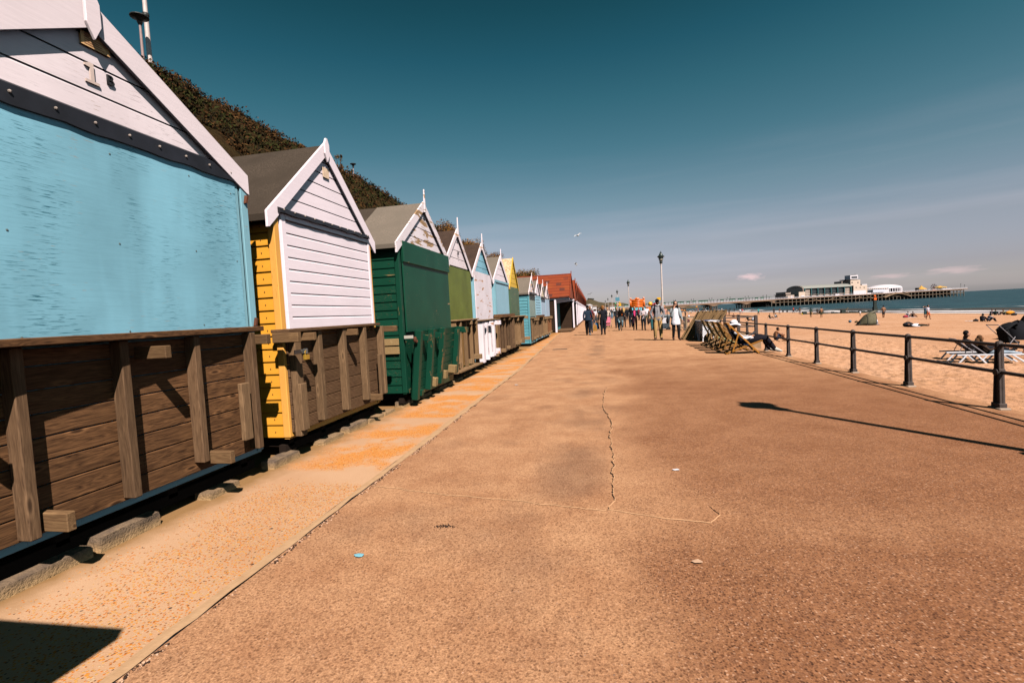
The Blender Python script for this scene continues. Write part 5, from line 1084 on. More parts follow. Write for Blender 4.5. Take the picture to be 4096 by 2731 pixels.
def person(label,loc,rz,key,pose,top=BLK,bottom=BLK,sleeves='long',legs='long',shoes=(.02,.015,.012),skin=None,hair='short',hairc='dark',h=1.7,fat=1.0,group=None,lvl=1,headdir=None,face=True,glasses=False,sleevec=None,fingers=False,baggy=1.0):
    V,Fc,Z,pose=body_arrays(key,pose,fat,lvl,baggy); sk=skin or SKIN; m=MB()
    mats=[cloth(top) if top else sk,cloth(bottom) if bottom else sk,sk,cloth(shoes) if shoes else sk,cloth(HAIRC['dark']),cloth(sleevec) if sleevec else (cloth(top) if top else sk)]
    mp={'T':0,'U':5 if sleeves in('long','short') else 2,'F':5 if sleeves=='long' else 2,'S':2,'L':1 if legs in('long','short') else 2,'C':1 if legs=='long' else 2,'H':3}
    if not top: mp['T']=2; mp['U']=2; mp['F']=2
    m.v=[tuple(v) for v in V]; m.f=list(Fc); m.m=[mp[z] for z in Z]
    hd=pose['hd']; fdir=Vector(headdir).normalized() if headdir else Vector((0,1,0)); axis=(hd-pose['nck']).normalized(); 
    up=(Vector((0,0,1))+axis*.6).normalized() if key!='lie' else Vector((0,-.96,.25)).normalized()
    if key=='lie': fdir=Vector((0,.25,.96))
    sd=fdir.cross(up).normalized(); up=sd.cross(fdir).normalized(); M=Matrix((sd,fdir,up)).transposed(); hc=hd+up*.075+fdir*.012
    m.ball(hc,(.072,.090,.112),14,10,2,M); m.ball(hc+M@Vector((0,.055,-.055)),(.045,.038,.045),10,7,2,M)
    if face:
        m.ball(hc+M@Vector((0,.096,-.012)),(.012,.016,.022),6,5,2,M)
        for s_ in (-1,1):
            m.ball(hc+M@Vector((s_*.030,.080,.012)),(.013,.010,.009),6,4,4,M); m.ball(hc+M@Vector((s_*.074,.0,-.005)),(.010,.020,.028),6,5,2,M)
        m.ball(hc+M@Vector((0,.086,-.052)),(.022,.006,.006),6,4,4,M)
    if shoes is not None and key not in('lie',):
        for n_ in 'LR':
            a,b=pose['an'+n_],pose['to'+n_]; d=(b-a); d=Vector((d.x,d.y,d.z)).normalized(); c=a.lerp(b,.55); c.z=min(a.z,b.z+.03)-.012; q=d.cross(Vector((0,0,1))).normalized(); m.ball(c,(.046,.135,.040),10,6,3,Matrix((q,d,q.cross(d))).transposed())
    if fingers:
        for n_ in 'LR':
            a,b=pose['wr'+n_],pose['ha'+n_]; d=(b-a).normalized(); s1=d.cross(Vector((0,0,1)) if abs(d.z)<.8 else Vector((0,1,0))).normalized(); q=d.cross(s1)
            for i,(off,ln) in enumerate(((-.026,.058),(-.009,.068),(.009,.064),(.025,.050))):
                p0=b+s1*off+d*.01; m.tube([p0,p0+d*ln*.5+q*.004,p0+d*ln*.8+q*.016,p0+d*ln*.95+q*.03],[.009,.0085,.0075,.006],6,2)
            p0=b-s1*.028-d*.015; m.tube([p0,p0-s1*.022+d*.022+q*.01,p0-s1*.028+d*.045+q*.018],[.011,.010,.008],6,2)
    o=m.build('person',mats,smooth=True,recalc=False); tag(o,label,'person',group); o.location=loc; o.rotation_euler=(0,0,rz); o.scale=(h/1.7,)*3
    if hair!='none':
        hm=MB(); hcx=lambda x,y,z: hc+M@Vector((x,y,z))
        if hair=='cap':
            hm.ball(hcx(0,-.004,.045),(.082,.100,.082),12,8,0,M); hm.ball(hcx(0,.105,.045),(.060,.062,.010),10,6,0,M); hm.build('cap',cloth((.012,.012,.016)),o,smooth=True)
        elif hair=='sunhat':
            hm.ball(hcx(0,0,.06),(.095,.11,.085),14,8,0,M); k=24
            vs=[];
            for rr_,zz in ((.09,.035),(.15,.02),(.185,-.02),(.15,.012),(.09,.028)):
                for j in range(k): a=2*math.pi*j/k; vs.append(hcx(rr_*math.cos(a),rr_*1.1*math.sin(a),zz+.018*math.sin(3*a+rr_*9)*(rr_>.12)))
            hm.add(vs,[(i*k+j,i*k+(j+1)%k,(i+1)*k+(j+1)%k,(i+1)*k+j) for i in range(4) for j in range(k)]); hm.build('sun_hat',cloth((.64,.60,.66)),o,smooth=True)
        else:
            hm.ball(hcx(0,-.022,.030),(.082,.088,.100),14,9,0,M)
            if hair in('long','bob','bun'): 
                for s_ in (-1,1): hm.ball(hcx(s_*.062,-.008,-.02),(.030,.055,.085),10,7,0,M)
                hm.ball(hcx(0,-.055,-.03),(.078,.050,.095),12,8,0,M)
            if hair=='long':
                b0=hcx(0,-.06,-.03); dn=Vector((0,0,-1)) if key!='lie' else -up
                hm.tube([b0+up*.04,b0+dn*.10-fdir*.03,b0+dn*.22-fdir*.05,b0+dn*.34-fdir*.04,b0+dn*.40-fdir*.03],[.070,.088,.082,.058,.02],10)
                for s_ in (-1,1): hm.tube([hcx(s_*.070,.01,.02),hcx(s_*.085,.012,-.10),hcx(s_*.105,.03,-.20),hcx(s_*.10,.04,-.30)],[.03,.034,.03,.01],8)
            if hair=='bun': hm.ball(hcx(0,-.11,.05),.04,10,7)
            hm.build('hair',cloth(HAIRC[hairc]),o,smooth=True)
    if glasses:
        g=MB(); 
        for s_ in (-1,1): g.ball(hc+M@Vector((s_*.031,.088,.012)),(.026,.010,.018),10,6,0,M); g.bar(hc+M@Vector((s_*.056,.08,.014)),hc+M@Vector((s_*.078,.0,.012)),.005,.006)
        g.bar(hc+M@Vector((-.02,.096,.014)),hc+M@Vector((.02,.096,.014)),.005,.006); g.build('sunglasses',plain('dark_lens',(.006,.005,.006),.25,.6),o)
    return o
def garment(o,prof,mat,name,sx=1.0,sy=.78,n=18,fold=0,cy=0):
    """lofted skirt, dress or open jacket round the body; prof is (z, radius)"""
    m=MB(); vs=[]
    for z,r in prof:
        for j in range(n):
            a=2*math.pi*j/n; q=1+fold*math.sin(a*5+z*3)*(1.2-z); vs.append((r*sx*q*math.cos(a),r*sy*q*math.sin(a)+cy,z))
    k=len(prof); m.add(vs,[(i*n+j,i*n+(j+1)%n,(i+1)*n+(j+1)%n,(i+1)*n+j) for i in range(k-1) for j in range(n)]); return m.build(name,mat,o,smooth=True,recalc=False)
W1,W2,W3=stand(.17),stand(-.15),stand(.06); ST=stand(.0)
AWAY,TOWARD=R_(0),R_(180)
def foot(px,py): p=at_z(px,py); return (p.x,p.y,0)
# -- the nearest pair
o=person('man in a grey zip hoodie, tan chinos and dark cap, hands in pockets',foot(2633.5,1360),TOWARD+R_(6),'pock',stand(.05,'pockets',wide=.11),top=(.20,.185,.20),bottom=(.42,.25,.105),hair='cap',shoes=(.06,.03,.02),skin=SKINB,h=1.76,fat=1.12,lvl=2,fingers=True,baggy=1.22)
m=MB(); 
for s_ in (-1,1): m.tube([(s_*.115,.10,1.16),(s_*.12,.125,1.30),(s_*.11,.08,1.44),(s_*.10,-.06,1.45)],[.018]*4,6)
m.build('backpack_straps',cloth((.012,.012,.02)),o); MB().ball((0,-.19,1.22),(.15,.09,.22),12,8).build('backpack',cloth((.012,.014,.03)),o,smooth=True)
m=MB(); m.box(-.004,.004,.125,.135,1.0,1.40); m.build('zip',cloth((.45,.42,.45)),o)
m=MB(); m.tube([(-.10,-.02,1.455),(-.07,.055,1.47),(0,.085,1.44),(.07,.055,1.47),(.10,-.02,1.455),(0,-.07,1.48),(-.10,-.02,1.455)],.022,7); m.build('hood_collar',cloth((.46,.43,.46)),o,smooth=True)
o=person('woman in a white dress and black leggings, hand raised to her face',foot(2705,1360),TOWARD+R_(10),'face',stand(.08,'face',wide=.10),top=(.24,.25,.27),bottom=(.008,.007,.009),sleeves='long',hair='long',hairc='black',shoes=(.05,.022,.015),h=1.62,lvl=2,fingers=True,glasses=True,fat=.95)
garment(o,[(1.40,.115),(1.30,.158),(1.12,.15),(.95,.175),(.80,.20),(.70,.215),(.685,.205)],cloth((.64,.60,.66)),'white_dress',fold=.06)
g=MB(); 
for s_ in (-1,1): g.tube([(s_*.12,.03,1.42),(s_*.15,.06,1.25),(s_*.175,.05,1.08),(s_*.18,.03,.98)],[.05,.07,.07,.045],8)
g.build('grey_jacket',cloth((.25,.27,.29)),o,smooth=True)
hb=MB(); hb.ball((0,0,.12),(.06,.14,.13),12,8); hb.tube([(0,-.1,.2),(.0,-.05,.45),(.02,.02,.62),(0,.05,.45),(0,.1,.2)],.008,6)
p=foot(2705,1360); b=hb.build('shoulder_bag',cloth((.01,.01,.012)),smooth=True); b.location=(p[0]-.33,p[1]-.02,.72); tag(b,'black shoulder bag hanging on the white dressed woman','bag')
# -- figures behind them
o=person('child behind the bin raising a small yellow flag',(4.05,34.6,0),TOWARD,'raise',stand(.0,'raise'),top=(.40,.20,.16),bottom=(.30,.12,.10),sleeves='none',h=1.55,hair='bun',hairc='brown')
fl=MB(); fl.tube([(0,0,0),(0,0,.42)],.008,6); fl.prism([(0,0,.24),(-.26,.02,.27),(-.24,.03,.42),(0,0,.42)],(0,.004,0),1)
f_=fl.build('hand_flag',[cloth((.3,.2,.1)),cloth((.70,.36,.02))]); f_.location=(4.05-.22,34.5,1.68); tag(f_,'small yellow flag held up above the litter bin','flag')
person('woman back turned in navy top and patterned teal trousers',foot(2612,1321),AWAY+R_(8),'w2',W2,top=(.30,.13,.10),bottom=(.02,.075,.085),sleeves='none',hair='bun',hairc='dark',h=1.52,baggy=1.3)
person('woman with short fair hair in a pale sweater and black trousers',foot(2575,1320),TOWARD,'w3b',stand(.10,'crossed'),top=(.42,.34,.36),bottom=BLK,hair='bob',hairc='ginger',glasses=True,h=1.52,fat=1.15)
b=MB().ball((0,0,.16),(.11,.09,.2),12,8).tube([(-.05,0,.3),(0,0,.55),(.05,0,.3)],.01,6).build('handbag',cloth((.03,.02,.02)),smooth=True); b.location=(foot(2553,1300)[0]-.0,33.0,.42); tag(b,'large dark bag beside the woman in the pale sweater','bag')
person('bald man in a white shirt walking near the inflatable',(3.55,43.0,0),TOWARD,'w1',W1,top=WHT,bottom=(.10,.09,.06),sleeves='short',legs='short',hair='none',h=1.62,fat=1.1)
o=person('woman in a black cardigan over a bright pink top',foot(2541,1320),TOWARD-R_(4),'w1n',stand(.12,'down'),top=(.012,.008,.012),bottom=(.045,.012,.022),hair='short',hairc='brown',glasses=True,h=1.56)
MB().prism([(-.05,.125,1.42),(.06,.125,1.42),(.075,.14,1.25),(.03,.15,1.02),(-.03,.15,1.02),(-.06,.14,1.25)],(0,.018,0)).build('pink_top',cloth((.62,.05,.16)),o)
person('long dark haired woman in black seen from behind beside the pink top',foot(2525,1309),AWAY,'w2',W2,top=BLK,bottom=BLK,hair='long',hairc='dark',h=1.60)
person('long blonde haired woman in black seen from behind',foot(2497,1308),AWAY,'w1',W1,top=BLK,bottom=(.012,.010,.012),hair='long',hairc='blonde',h=1.56)
person('person in dark coat walking behind the cyclist',(.95,38.2,0),TOWARD,'w2',W2,top=(.02,.016,.016),bottom=BLK,hair='short',hairc='brown',h=1.6)
# -- cyclist
def bicycle(label,x,y,rz,c=(.012,.014,.02)):
    r=thing('bicycle',label,'bicycle',(x,y,0),rz); fm=cloth(c)
    for yy,nm in ((.50,'front_wheel'),(-.52,'rear_wheel')):
        pts=[(0,yy+.33*math.cos(a),.345+.33*math.sin(a)) for a in [2*math.pi*i/24 for i in range(25)]]; w_=MB().tube(pts,.018,6,cap=False)
        for i in range(8): a=math.pi*i/8; w_.bar((0,yy+.32*math.cos(a),.345+.32*math.sin(a)),(0,yy-.32*math.cos(a),.345-.32*math.sin(a)),.004,.004)
        w_.build(nm,plain('black_rubber_wheel',(.015,.015,.015),.8),r)
    f=MB()
    for a,b in (((0,-.52,.345),(0,-.10,.32)),((0,-.10,.32),(0,-.16,.86)),((0,-.10,.32),(0,.34,.80)),((0,-.14,.74),(0,.32,.86)),((0,-.52,.345),(0,-.15,.74)),((0,.50,.345),(0,.36,.80)),((0,.36,.78),(0,.32,1.0))): f.tube([a,b],.016,7)
    f.build('frame',fm,r); MB().tube([(-.28,.22,1.02),(-.2,.30,1.03),(0,.33,1.0),(.2,.30,1.03),(.28,.22,1.02)],.013,7).build('handlebar',plain('dark_lens',(0,0,0)),r)
    MB().ball((0,-.18,.90),(.07,.12,.035),10,6).build('saddle',plain('black_rubber_wheel',(0,0,0)),r)
    MB().box(-.16,.16,.38,.60,.72,.92).build('basket',plain('grey_basket',(.05,.05,.05),.7),r,bevel=.02)
    return r
cp=at_z(2482,1322); bicycle('black bicycle ridden towards the camera',cp.x,cp.y,TOWARD+R_(6))
person('cyclist in dark jacket and pale jeans riding towards the camera',(cp.x,cp.y+.18,-.02),TOWARD+R_(6),'cyc',sit('cycle'),top=(.022,.014,.012),bottom=(.20,.30,.36),hair='long',hairc='dark',h=1.62)
cp=at_z(2399,1317); bicycle('bicycle being pushed by the man in the dark coat',cp.x,cp.y,AWAY+R_(160)); person('man in dark coat pushing a bicycle beside the pair',(cp.x+.35,cp.y+.5,0),TOWARD,'w1f',stand(.1,'fwd'),top=(.015,.02,.03),bottom=(.02,.03,.04),hair='short',hairc='brown',glasses=True,h=1.76)
# -- the two walking away on the left
o=person('heavier woman in a denim jacket walking away with two bags',foot(2354,1341),AWAY-R_(3),'w1w',stand(.15),top=NAVY,bottom=(.008,.009,.014),hair='short',hairc='dark',h=1.75,fat=1.28,shoes=(.45,.42,.42),baggy=1.25,lvl=2)
garment(o,[(1.02,.215),(.92,.228),(.85,.225)],cloth(NAVY),'jacket_hem',sy=.78)
p=foot(2354,1341)
def bag(x,y,z,c,label,w_=.13,h_=.36):
    m=MB(); m.add([(-w_,-.05,0),(w_,-.05,0),(w_,.05,0),(-w_,.05,0),(-w_*.7,-.03,h_),(w_*.7,-.03,h_),(w_*.7,.03,h_),(-w_*.7,.03,h_)],[(0,3,2,1),(4,5,6,7),(0,1,5,4),(1,2,6,5),(2,3,7,6),(3,0,4,7)]); m.tube([(-.05,0,h_),(0,0,h_+.13),(.05,0,h_)],.008,5)
    o=m.build('shopping_bag',cloth(c),bevel=.02); o.location=(x,y,z); tag(o,label,'bag')
bag(p[0]+.40,p[1]+.03,.24,(.30,.14,.03),'brown patterned shopping bag low in the woman right hand'); bag(p[0]+.52,p[1]+.05,.36,(.01,.09,.20),'bright blue shopping bag beside the brown one')
person('woman all in black with light brown bob walking away',foot(2414,1339),AWAY+R_(4),'w2n',stand(-.06),top=(.008,.008,.012),bottom=(.008,.008,.012),hair='bob',hairc='ginger',h=1.68,fat=1.15,lvl=2)
person('man in a maroon shirt and sunglasses coming towards the camera',(-.92,32.5,0),TOWARD,'w1',W1,top=(.12,.018,.028),bottom=NAVY,hair='none',skin=SKIND,glasses=True,h=1.74,sleeves='short')
person('curly haired woman in a white blouse and jeans walking away',foot(2382,1291),AWAY,'w2',W2,top=WHT,bottom=(.02,.05,.09),hair='bob',hairc='brown',h=1.63)
person('small woman in orange behind the maroon shirted man',(-1.15,50,0),TOWARD,'w3',W3,top=(.30,.10,.04),bottom=NAVY,hair='bob',hairc='brown',h=1.5)
cp=at_z(2433,1309)
o=person('woman in cream cardigan pushing a pink pushchair',(cp.x+.0,cp.y+1.0,0),TOWARD,'w1f',stand(.1,'fwd'),top=(.48,.36,.30),bottom=BLK,hair='short',hairc='blonde',h=1.62)
def pushchair(label,x,y,z,rz,c,k=1.0,hood=True):
    r=thing('pushchair',label,'pushchair',(x,y,z),rz); bm_=cloth(c); fr=plain('grey_tube',(.25,.22,.24),.5)
    m=MB()
    for s_ in (-.23,.23): m.tube([(s_,-.55*k,1.02*k),(s_,-.1*k,.62*k),(s_,.42*k,.10*k)],.014,6); m.tube([(s_,.05*k,.60*k),(s_,-.38*k,.10*k)],.014,6)
    m.tube([(-.23,-.55*k,1.02*k),(.23,-.55*k,1.02*k)],.018,6); m.build('frame',fr,r)
    for x_ in (-.25,.25):
        for y_ in (.42,-.38): MB().tube([(x_-.02,y_*k,.10*k),(x_+.02,y_*k,.10*k)],.10*k,14).build('wheel',plain('black_rubber_wheel',(0,0,0)),r)
    MB().prism([(-.2,-.25*k,.85*k),(-.2,-.12*k,.40*k),(-.2,.25*k,.36*k),(-.2,.27*k,.44*k),(-.2,.0,.50*k),(-.2,-.16*k,.9*k)],(.4,0,0)).build('seat',bm_,r,bevel=.02)
    if hood:
        m=MB(); N=8
        m.grid(lambda u,v:((v-.5)*.46,(-.22+.36*math.sin(u*2.2))*k,(.62+.42*math.sin(u*2.0+.55)+.03*math.cos((v-.5)*5))*k),N,6); h_=m.build('hood',bm_,r,smooth=True,recalc=False)
        so=h_.modifiers.new('thick','SOLIDIFY'); so.thickness=.012
    MB().box(-.18,.18,-.3*k,.2*k,.16*k,.26*k).build('basket',bm_,r,bevel=.02); return r
pushchair('pink pushchair behind the woman in black',cp.x,cp.y+.2,0,TOWARD,(.55,.12,.18),.95,False)
for (px,py,l,tp,bt,hc,hh,rz) in [(2438,1282,'person in a black jacket walking behind the pushchair',BLK,BLK,'brown',1.6,TOWARD),(2449,1272,'walker in olive in the far crowd',(.06,.06,.03),(.10,.18,.24),'dark',1.6,TOWARD),(2446,1277,'person carrying a dark bag far down the promenade',(.03,.03,.04),(.12,.2,.28),'grey',1.65,TOWARD),
      (2427,1268,'far walker in cream between the lamp posts',(.45,.38,.33),NAVY,'blonde',1.6,AWAY),(2418,1266,'far walker in red by the red huts',(.32,.05,.04),BLK,'dark',1.6,TOWARD),(2408,1265,'far walker in navy by the red huts',NAVY,BLK,'dark',1.65,AWAY),(2458,1268,'far walker in white under the clown shaped inflatable',WHT,(.1,.15,.2),'brown',1.6,TOWARD),
      (2470,1266,'far walker in teal under the inflatable',(.05,.2,.22),BLK,'dark',1.6,AWAY),(2396,1262,'tiny far walker in pale blue',(.25,.35,.42),NAVY,'brown',1.6,AWAY),(2509,1280,'walker in black between the blonde and the dark haired women',BLK,(.05,.05,.06),'brown',1.6,TOWARD),(2556,1280,'walker in dark red behind the pink top',(.16,.02,.03),BLK,'dark',1.55,TOWARD)]:
    person(l,foot(px,py),rz,'w1' if hh>1.6 else 'w2',W1 if hh>1.6 else W2,top=tp,bottom=bt,hair='bob',hairc=hc,h=hh,group='walkers far down the promenade')
# -- woman in the nearest deckchair
o=person('elderly woman in a white floppy hat reclining in the nearest deckchair',(3.86,14.55,.02),R_(-90-4),'deck',sit('deckchair'),top=(.025,.018,.03),bottom=(.008,.007,.012),hair='sunhat',sleevec=(.55,.51,.54),shoes=(.45,.40,.36),h=1.62,fat=1.25,lvl=2,fingers=True,baggy=1.35)
MB().prism([(-.12,.14,.50),(.12,.14,.50),(.12,.24,.60),(-.12,.24,.60)],(0,.008,.012)).build('magazine',plain('magazine',(.12,.10,.11),.5,var=.5,sc_=30),o)
# -- beach people
def onsand(px,py,dz=0): p=at_sand(px,py); return (p.x,p.y,p.z+dz+.02)
MEN='people standing on the beach'; SITN='people sitting on the beach'
person('bare backed man sitting on the sand behind the railing in dark shorts',onsand(3100,1366),R_(-75),'knees',sit('knees'),top=None,bottom=(.02,.03,.06),legs='short',shoes=None,skin=SKIND,hair='short',hairc='dark',h=1.72,lvl=2,fingers=True)
P_=[ # px,py,pose,rz,top,bottom,legs,hair,hairc,h,label,skin
(3269,1260,'w1',-60,(.06,.03,.02),BLK,'short','short','dark',1.35,'boy in a dark top by the bare backed man near the surf',SKIND),
(3286,1270,'st',0,None,(.03,.05,.03),'short','short','dark',1.75,'bare chested man in green shorts facing the sea',SKIND),
(3441,1265,'st',0,WHT,(.5,.3,.2),'short','bob','dark',1.0,'toddler in white standing near the groyne post',SKIN),
(3534,1271,'w2',-10,None,BLK,'short','short','dark',1.78,'tanned bather in black shorts walking to the sea',SKIND),
(3701,1270,'hd',20,(.025,.05,.08),(.02,.08,.09),'short','short','brown',1.55,'boy in navy with both hands on his head',SKIN),
(3712,1277,'w1',200,(.42,.38,.44),(.50,.10,.03),'short','bun','dark',1.72,'woman in a striped top and orange shorts by the boy',SKIND),
(3174,1252,'w1',30,(.45,.05,.03),BLK,'long','short','dark',1.75,'person in an orange red top near the surf',SKIND),
(3199,1258,'w2',-30,(.18,.08,.05),(.2,.2,.22),'short','short','dark',1.7,'bather kicking a yellow ball',SKIND),
(3244,1269,'w1',-20,(.025,.045,.03),(.18,.10,.03),'short','short','dark',1.65,'boy in a green vest running',SKIND),
(2906,1258,'st',0,(.05,.02,.02),(.10,.02,.02),'long','short','dark',1.75,'tall figure in dark red standing on the sand',SKIND),
(2917,1262,'st',0,(.04,.025,.02),(.14,.07,.03),'long','short','dark',1.6,'figure in brown seen from behind on the sand',SKIND),
(2937,1247,'w1',0,(.02,.02,.03),(.02,.02,.03),'long','short','dark',1.8,'figure in a dark wetsuit at the water edge',SKIN),
(2961,1258,'st',0,WHT,(.25,.22,.25),'short','short','dark',1.7,'figure in a white shirt and grey shorts',SKIN),
(2970,1253,'w2',0,(.5,.04,.05),(.5,.4,.4),'long','short','dark',1.6,'figure in a bright red top',SKIN),
(3034,1259,'w1',10,(.05,.33,.32),BLK,'long','short','dark',1.7,'figure in a turquoise shirt and black trousers',SKIN),
(3096,1258,'st',0,(.03,.025,.03),BLK,'long','short','dark',1.72,'dark figure standing over the group with the pushchair',SKIN),
(3119,1257,'w1',0,(.15,.07,.05),(.6,.55,.6),'short','short','dark',1.6,'bather in white shorts',SKIND),
(2742,1270,'st',0,BLK,BLK,'short','short','dark',1.5,'child in black beside the orange umbrella',SKIN),
(2838,1246,'st',0,(.1,.1,.12),BLK,'long','short','dark',1.7,'lifeguard figure beside the red and yellow flag',SKIN)]
POSES={'w1':W1,'w2':W2,'st':ST,'hd':stand(0,'head')}
for (px,py,ps,rz,tp,bt,lg,ha,hc_,hh,lb,sk_) in P_:
    person(lb,onsand(px,py,-.03),R_(rz),ps,POSES[ps],top=tp,bottom=bt,legs=lg,sleeves='short' if tp else 'none',hair=ha,hairc=hc_,h=hh,skin=sk_,shoes=None,group=MEN)
S_=[(3184,1247,'knees',-90,WHT,BLK,'person in white sitting near the orange topped bather'),(3632,1269,'long',-70,(.55,.48,.52),NAVY,'person in white top sitting on the sand with legs stretched'),(3652,1269,'long',-60,(.10,.045,.03),(.2,.09,.05),'tanned sunbather sitting beside the person in white'),
(3925,1287,'knees',-70,BLK,(.01,.01,.015),'long haired woman in black sitting on the sand'),(3952,1286,'knees',-100,(.26,.23,.27),BLK,'person in a grey top sitting beside the woman in black'),(3963,1260,'knees',-80,(.16,.12,.14),BLK,'person in grey sitting in the group at the surf'),
(3979,1261,'knees',-60,(.008,.02,.02),BLK,'dark clothed person at the middle of the group at the surf'),(4020,1260,'knees',80,(.24,.20,.10),BLK,'person in a khaki top sitting at the right of the surf group'),(2936,1269,'knees',10,(.2,.09,.06),(.2,.09,.06),'small sunbather sitting by the ramp railing'),
(2992,1284,'long',-80,(.03,.03,.03),BLK,'person in black sitting behind the ramp corner post'),(3010,1285,'knees',-60,WHT,BLK,'person in white shirt sitting behind the ramp corner post'),(3079,1274,'long',-80,(.02,.04,.025),BLK,'person in dark green leaning back on the sand'),(3101,1271,'knees',-40,(.30,.28,.30),BLK,'person in pale grey sitting with the pushchair group'),
(2756,1270,'knees',0,WHT,(.4,.25,.2),'child in white sitting beyond the ramp posts'),(2750,1291,'knees',-30,(.16,.05,.05),NAVY,'person sitting on a green towel behind the folded chairs'),(3133,1249,'knees',0,BLK,BLK,'dark seated figure near the surf'),(3150,1249,'knees',0,(.02,.02,.02),BLK,'second dark seated figure near the surf')]
for (px,py,ps,rz,tp,bt,lb) in S_: person(lb,onsand(px,py,-.04),R_(rz),ps,sit(ps),top=tp,bottom=bt,hair='bob' if 'woman' in lb else 'short',h=1.68,shoes=None,sleeves='short',group=SITN,skin=SKIND if 'sunb' in lb else SKIN)
person('person in white top kneeling at the mouth of the beach tent',onsand(3508,1300,-.04),R_(75),'kneel',sit('kneel'),top=WHT,bottom=(.18,.17,.20),hair='bob',h=1.7,shoes=None)
person('sunbather lying on their back in black trousers and white top',onsand(3668,1307,-.03),R_(-88),'lie',sit('lie'),top=WHT,bottom=(.01,.014,.01),hair='long',hairc='black',h=1.75,shoes=None,skin=SKIND)
person('second sunbather lying just behind in a white shirt',onsand(3672,1302,-.03),R_(-92),'lie',sit('lie'),top=WHT,bottom=(.3,.14,.08),hair='short',h=1.6,shoes=None,skin=SKIND)
# distant crowd on the sand, each one a person of their own
rr=random.Random(21); CC=[BLK,NAVY,WHT,(.35,.12,.08),(.12,.1,.1),(.5,.25,.05),(.1,.2,.25),(.3,.25,.25),(.08,.03,.03),(.45,.4,.42)]
CL=['far beachgoer in %s sitting %s','far beachgoer in %s standing %s']; CN=['black','navy','white','rust','dark grey','orange','teal','pale grey','maroon','cream']; PL=['below the pier arches','left of the beach flag','right of the beach flag','near the far waterline','beyond the folded chairs','by the first pier legs']
for i in range(54):
    px=rr.uniform(2712,2895) if i<44 else rr.uniform(2895,3060); py=1243.5+rr.random()**1.5*9-(px-2800)*.018; k=rr.randrange(10); si=rr.random()<.72; q='below the pier arches' if px>2870 else ('left of the beach flag' if px<2785 else ('right of the beach flag' if px<2840 else 'near the far waterline'))
    person(CL[0 if si else 1]%(CN[k],q),onsand(px,py,-.03),rr.uniform(0,6.28),'knees' if si else 'st',sit('knees') if si else ST,top=CC[k],bottom=rr.choice([BLK,NAVY,(.2,.1,.07)]),hair='short',hairc=rr.choice(['dark','brown','blonde']),h=rr.uniform(1.5,1.8),shoes=None,face=False,group='distant crowd on the beach')
# -- things on the beach
p=onsand(2792,1249); r=thing('beach_flag','red and yellow lifeguard flag on a pole at the crowd edge','flag',p); MB().tube([(0,0,0),(-.15,0,3.6)],.05,6).build('pole',cloth((.3,.22,.15)),r)
MB().prism([(-.16,0,3.5),(-1.0,.05,3.2),(-.95,.05,2.7),(-.14,0,2.85)],(0,.01,0)).prism([(-.14,0,2.85),(.25,0,1.4),(.05,0,.9),(-.09,0,1.6)],(0,.01,0),1).build('cloth',[cloth((.62,.25,.03)),cloth((.55,.07,.03))],r)
def umb(px,py,c,label,s_=1.0):
    p=onsand(px,py); r=thing('beach_umbrella',label,'umbrella',p,0,'umbrellas in the distant crowd'); MB().lathe([(1.1*s_,1.5*s_),(.8*s_,1.75*s_),(.35*s_,1.95*s_),(.03,2.0*s_)],n=10).build('canopy',cloth(c),r,smooth=True); MB().tube([(0,0,0),(0,0,1.9*s_)],.03,6).build('pole',cloth((.3,.3,.3)),r)
umb(2813,1253,(.012,.012,.014),'black umbrella shelter on the far sand',.9); umb(2727,1248,(.68,.20,.02),'orange umbrella nearest the sea wall',.8); umb(2737,1251,(.70,.24,.02),'orange umbrella beside the child in black',.7); umb(2716,1245,(.6,.3,.05),'amber umbrella farthest left',.8)
# pop-up beach tent
p=at_sand(3462,1301); r=thing('beach_tent','olive grey pop up beach tent with its mouth open to the right','tent',(p.x,p.y,p.z+.02),R_(-6))
m=MB(); N=14
def tent(u,v): 
    a=math.pi*u; w_=1.0*math.cos(a*.98-.05) if 0 else 0; x=-.85+1.45*v; rad=1.22*math.sin(min(1,.04+v*1.15)*math.pi*.5); return (x+.15*math.sin(a), -.9*math.cos(a)*min(1,.25+rad*.7), rad*math.sin(a)**.85)
m.grid(tent,N,10); o=m.build('tent_shell',plain('olive_grey_tent',(.10,.085,.05),.8,var=.2),r,smooth=True,recalc=False); so=o.modifiers.new('t','SOLIDIFY'); so.thickness=.02
m=MB()
for v in (.15,.5,.99): m.tube([Vector(tent(i/14,v))*1.012 for i in range(15)],.028,6)
m.build('tent_poles',plain('dark_tent_seam',(.03,.028,.025),.8),r); MB().tube([(.5,0,1.2),(.1,-.1,1.3)],.012,5).prism([(.45,-.4,1.18),(.45,.4,1.18),(.95,.4,1.42),(.9,-.4,1.4)],(0,0,.02)).build('awning',plain('pale_tent_flap',(.22,.19,.14),.8),r)
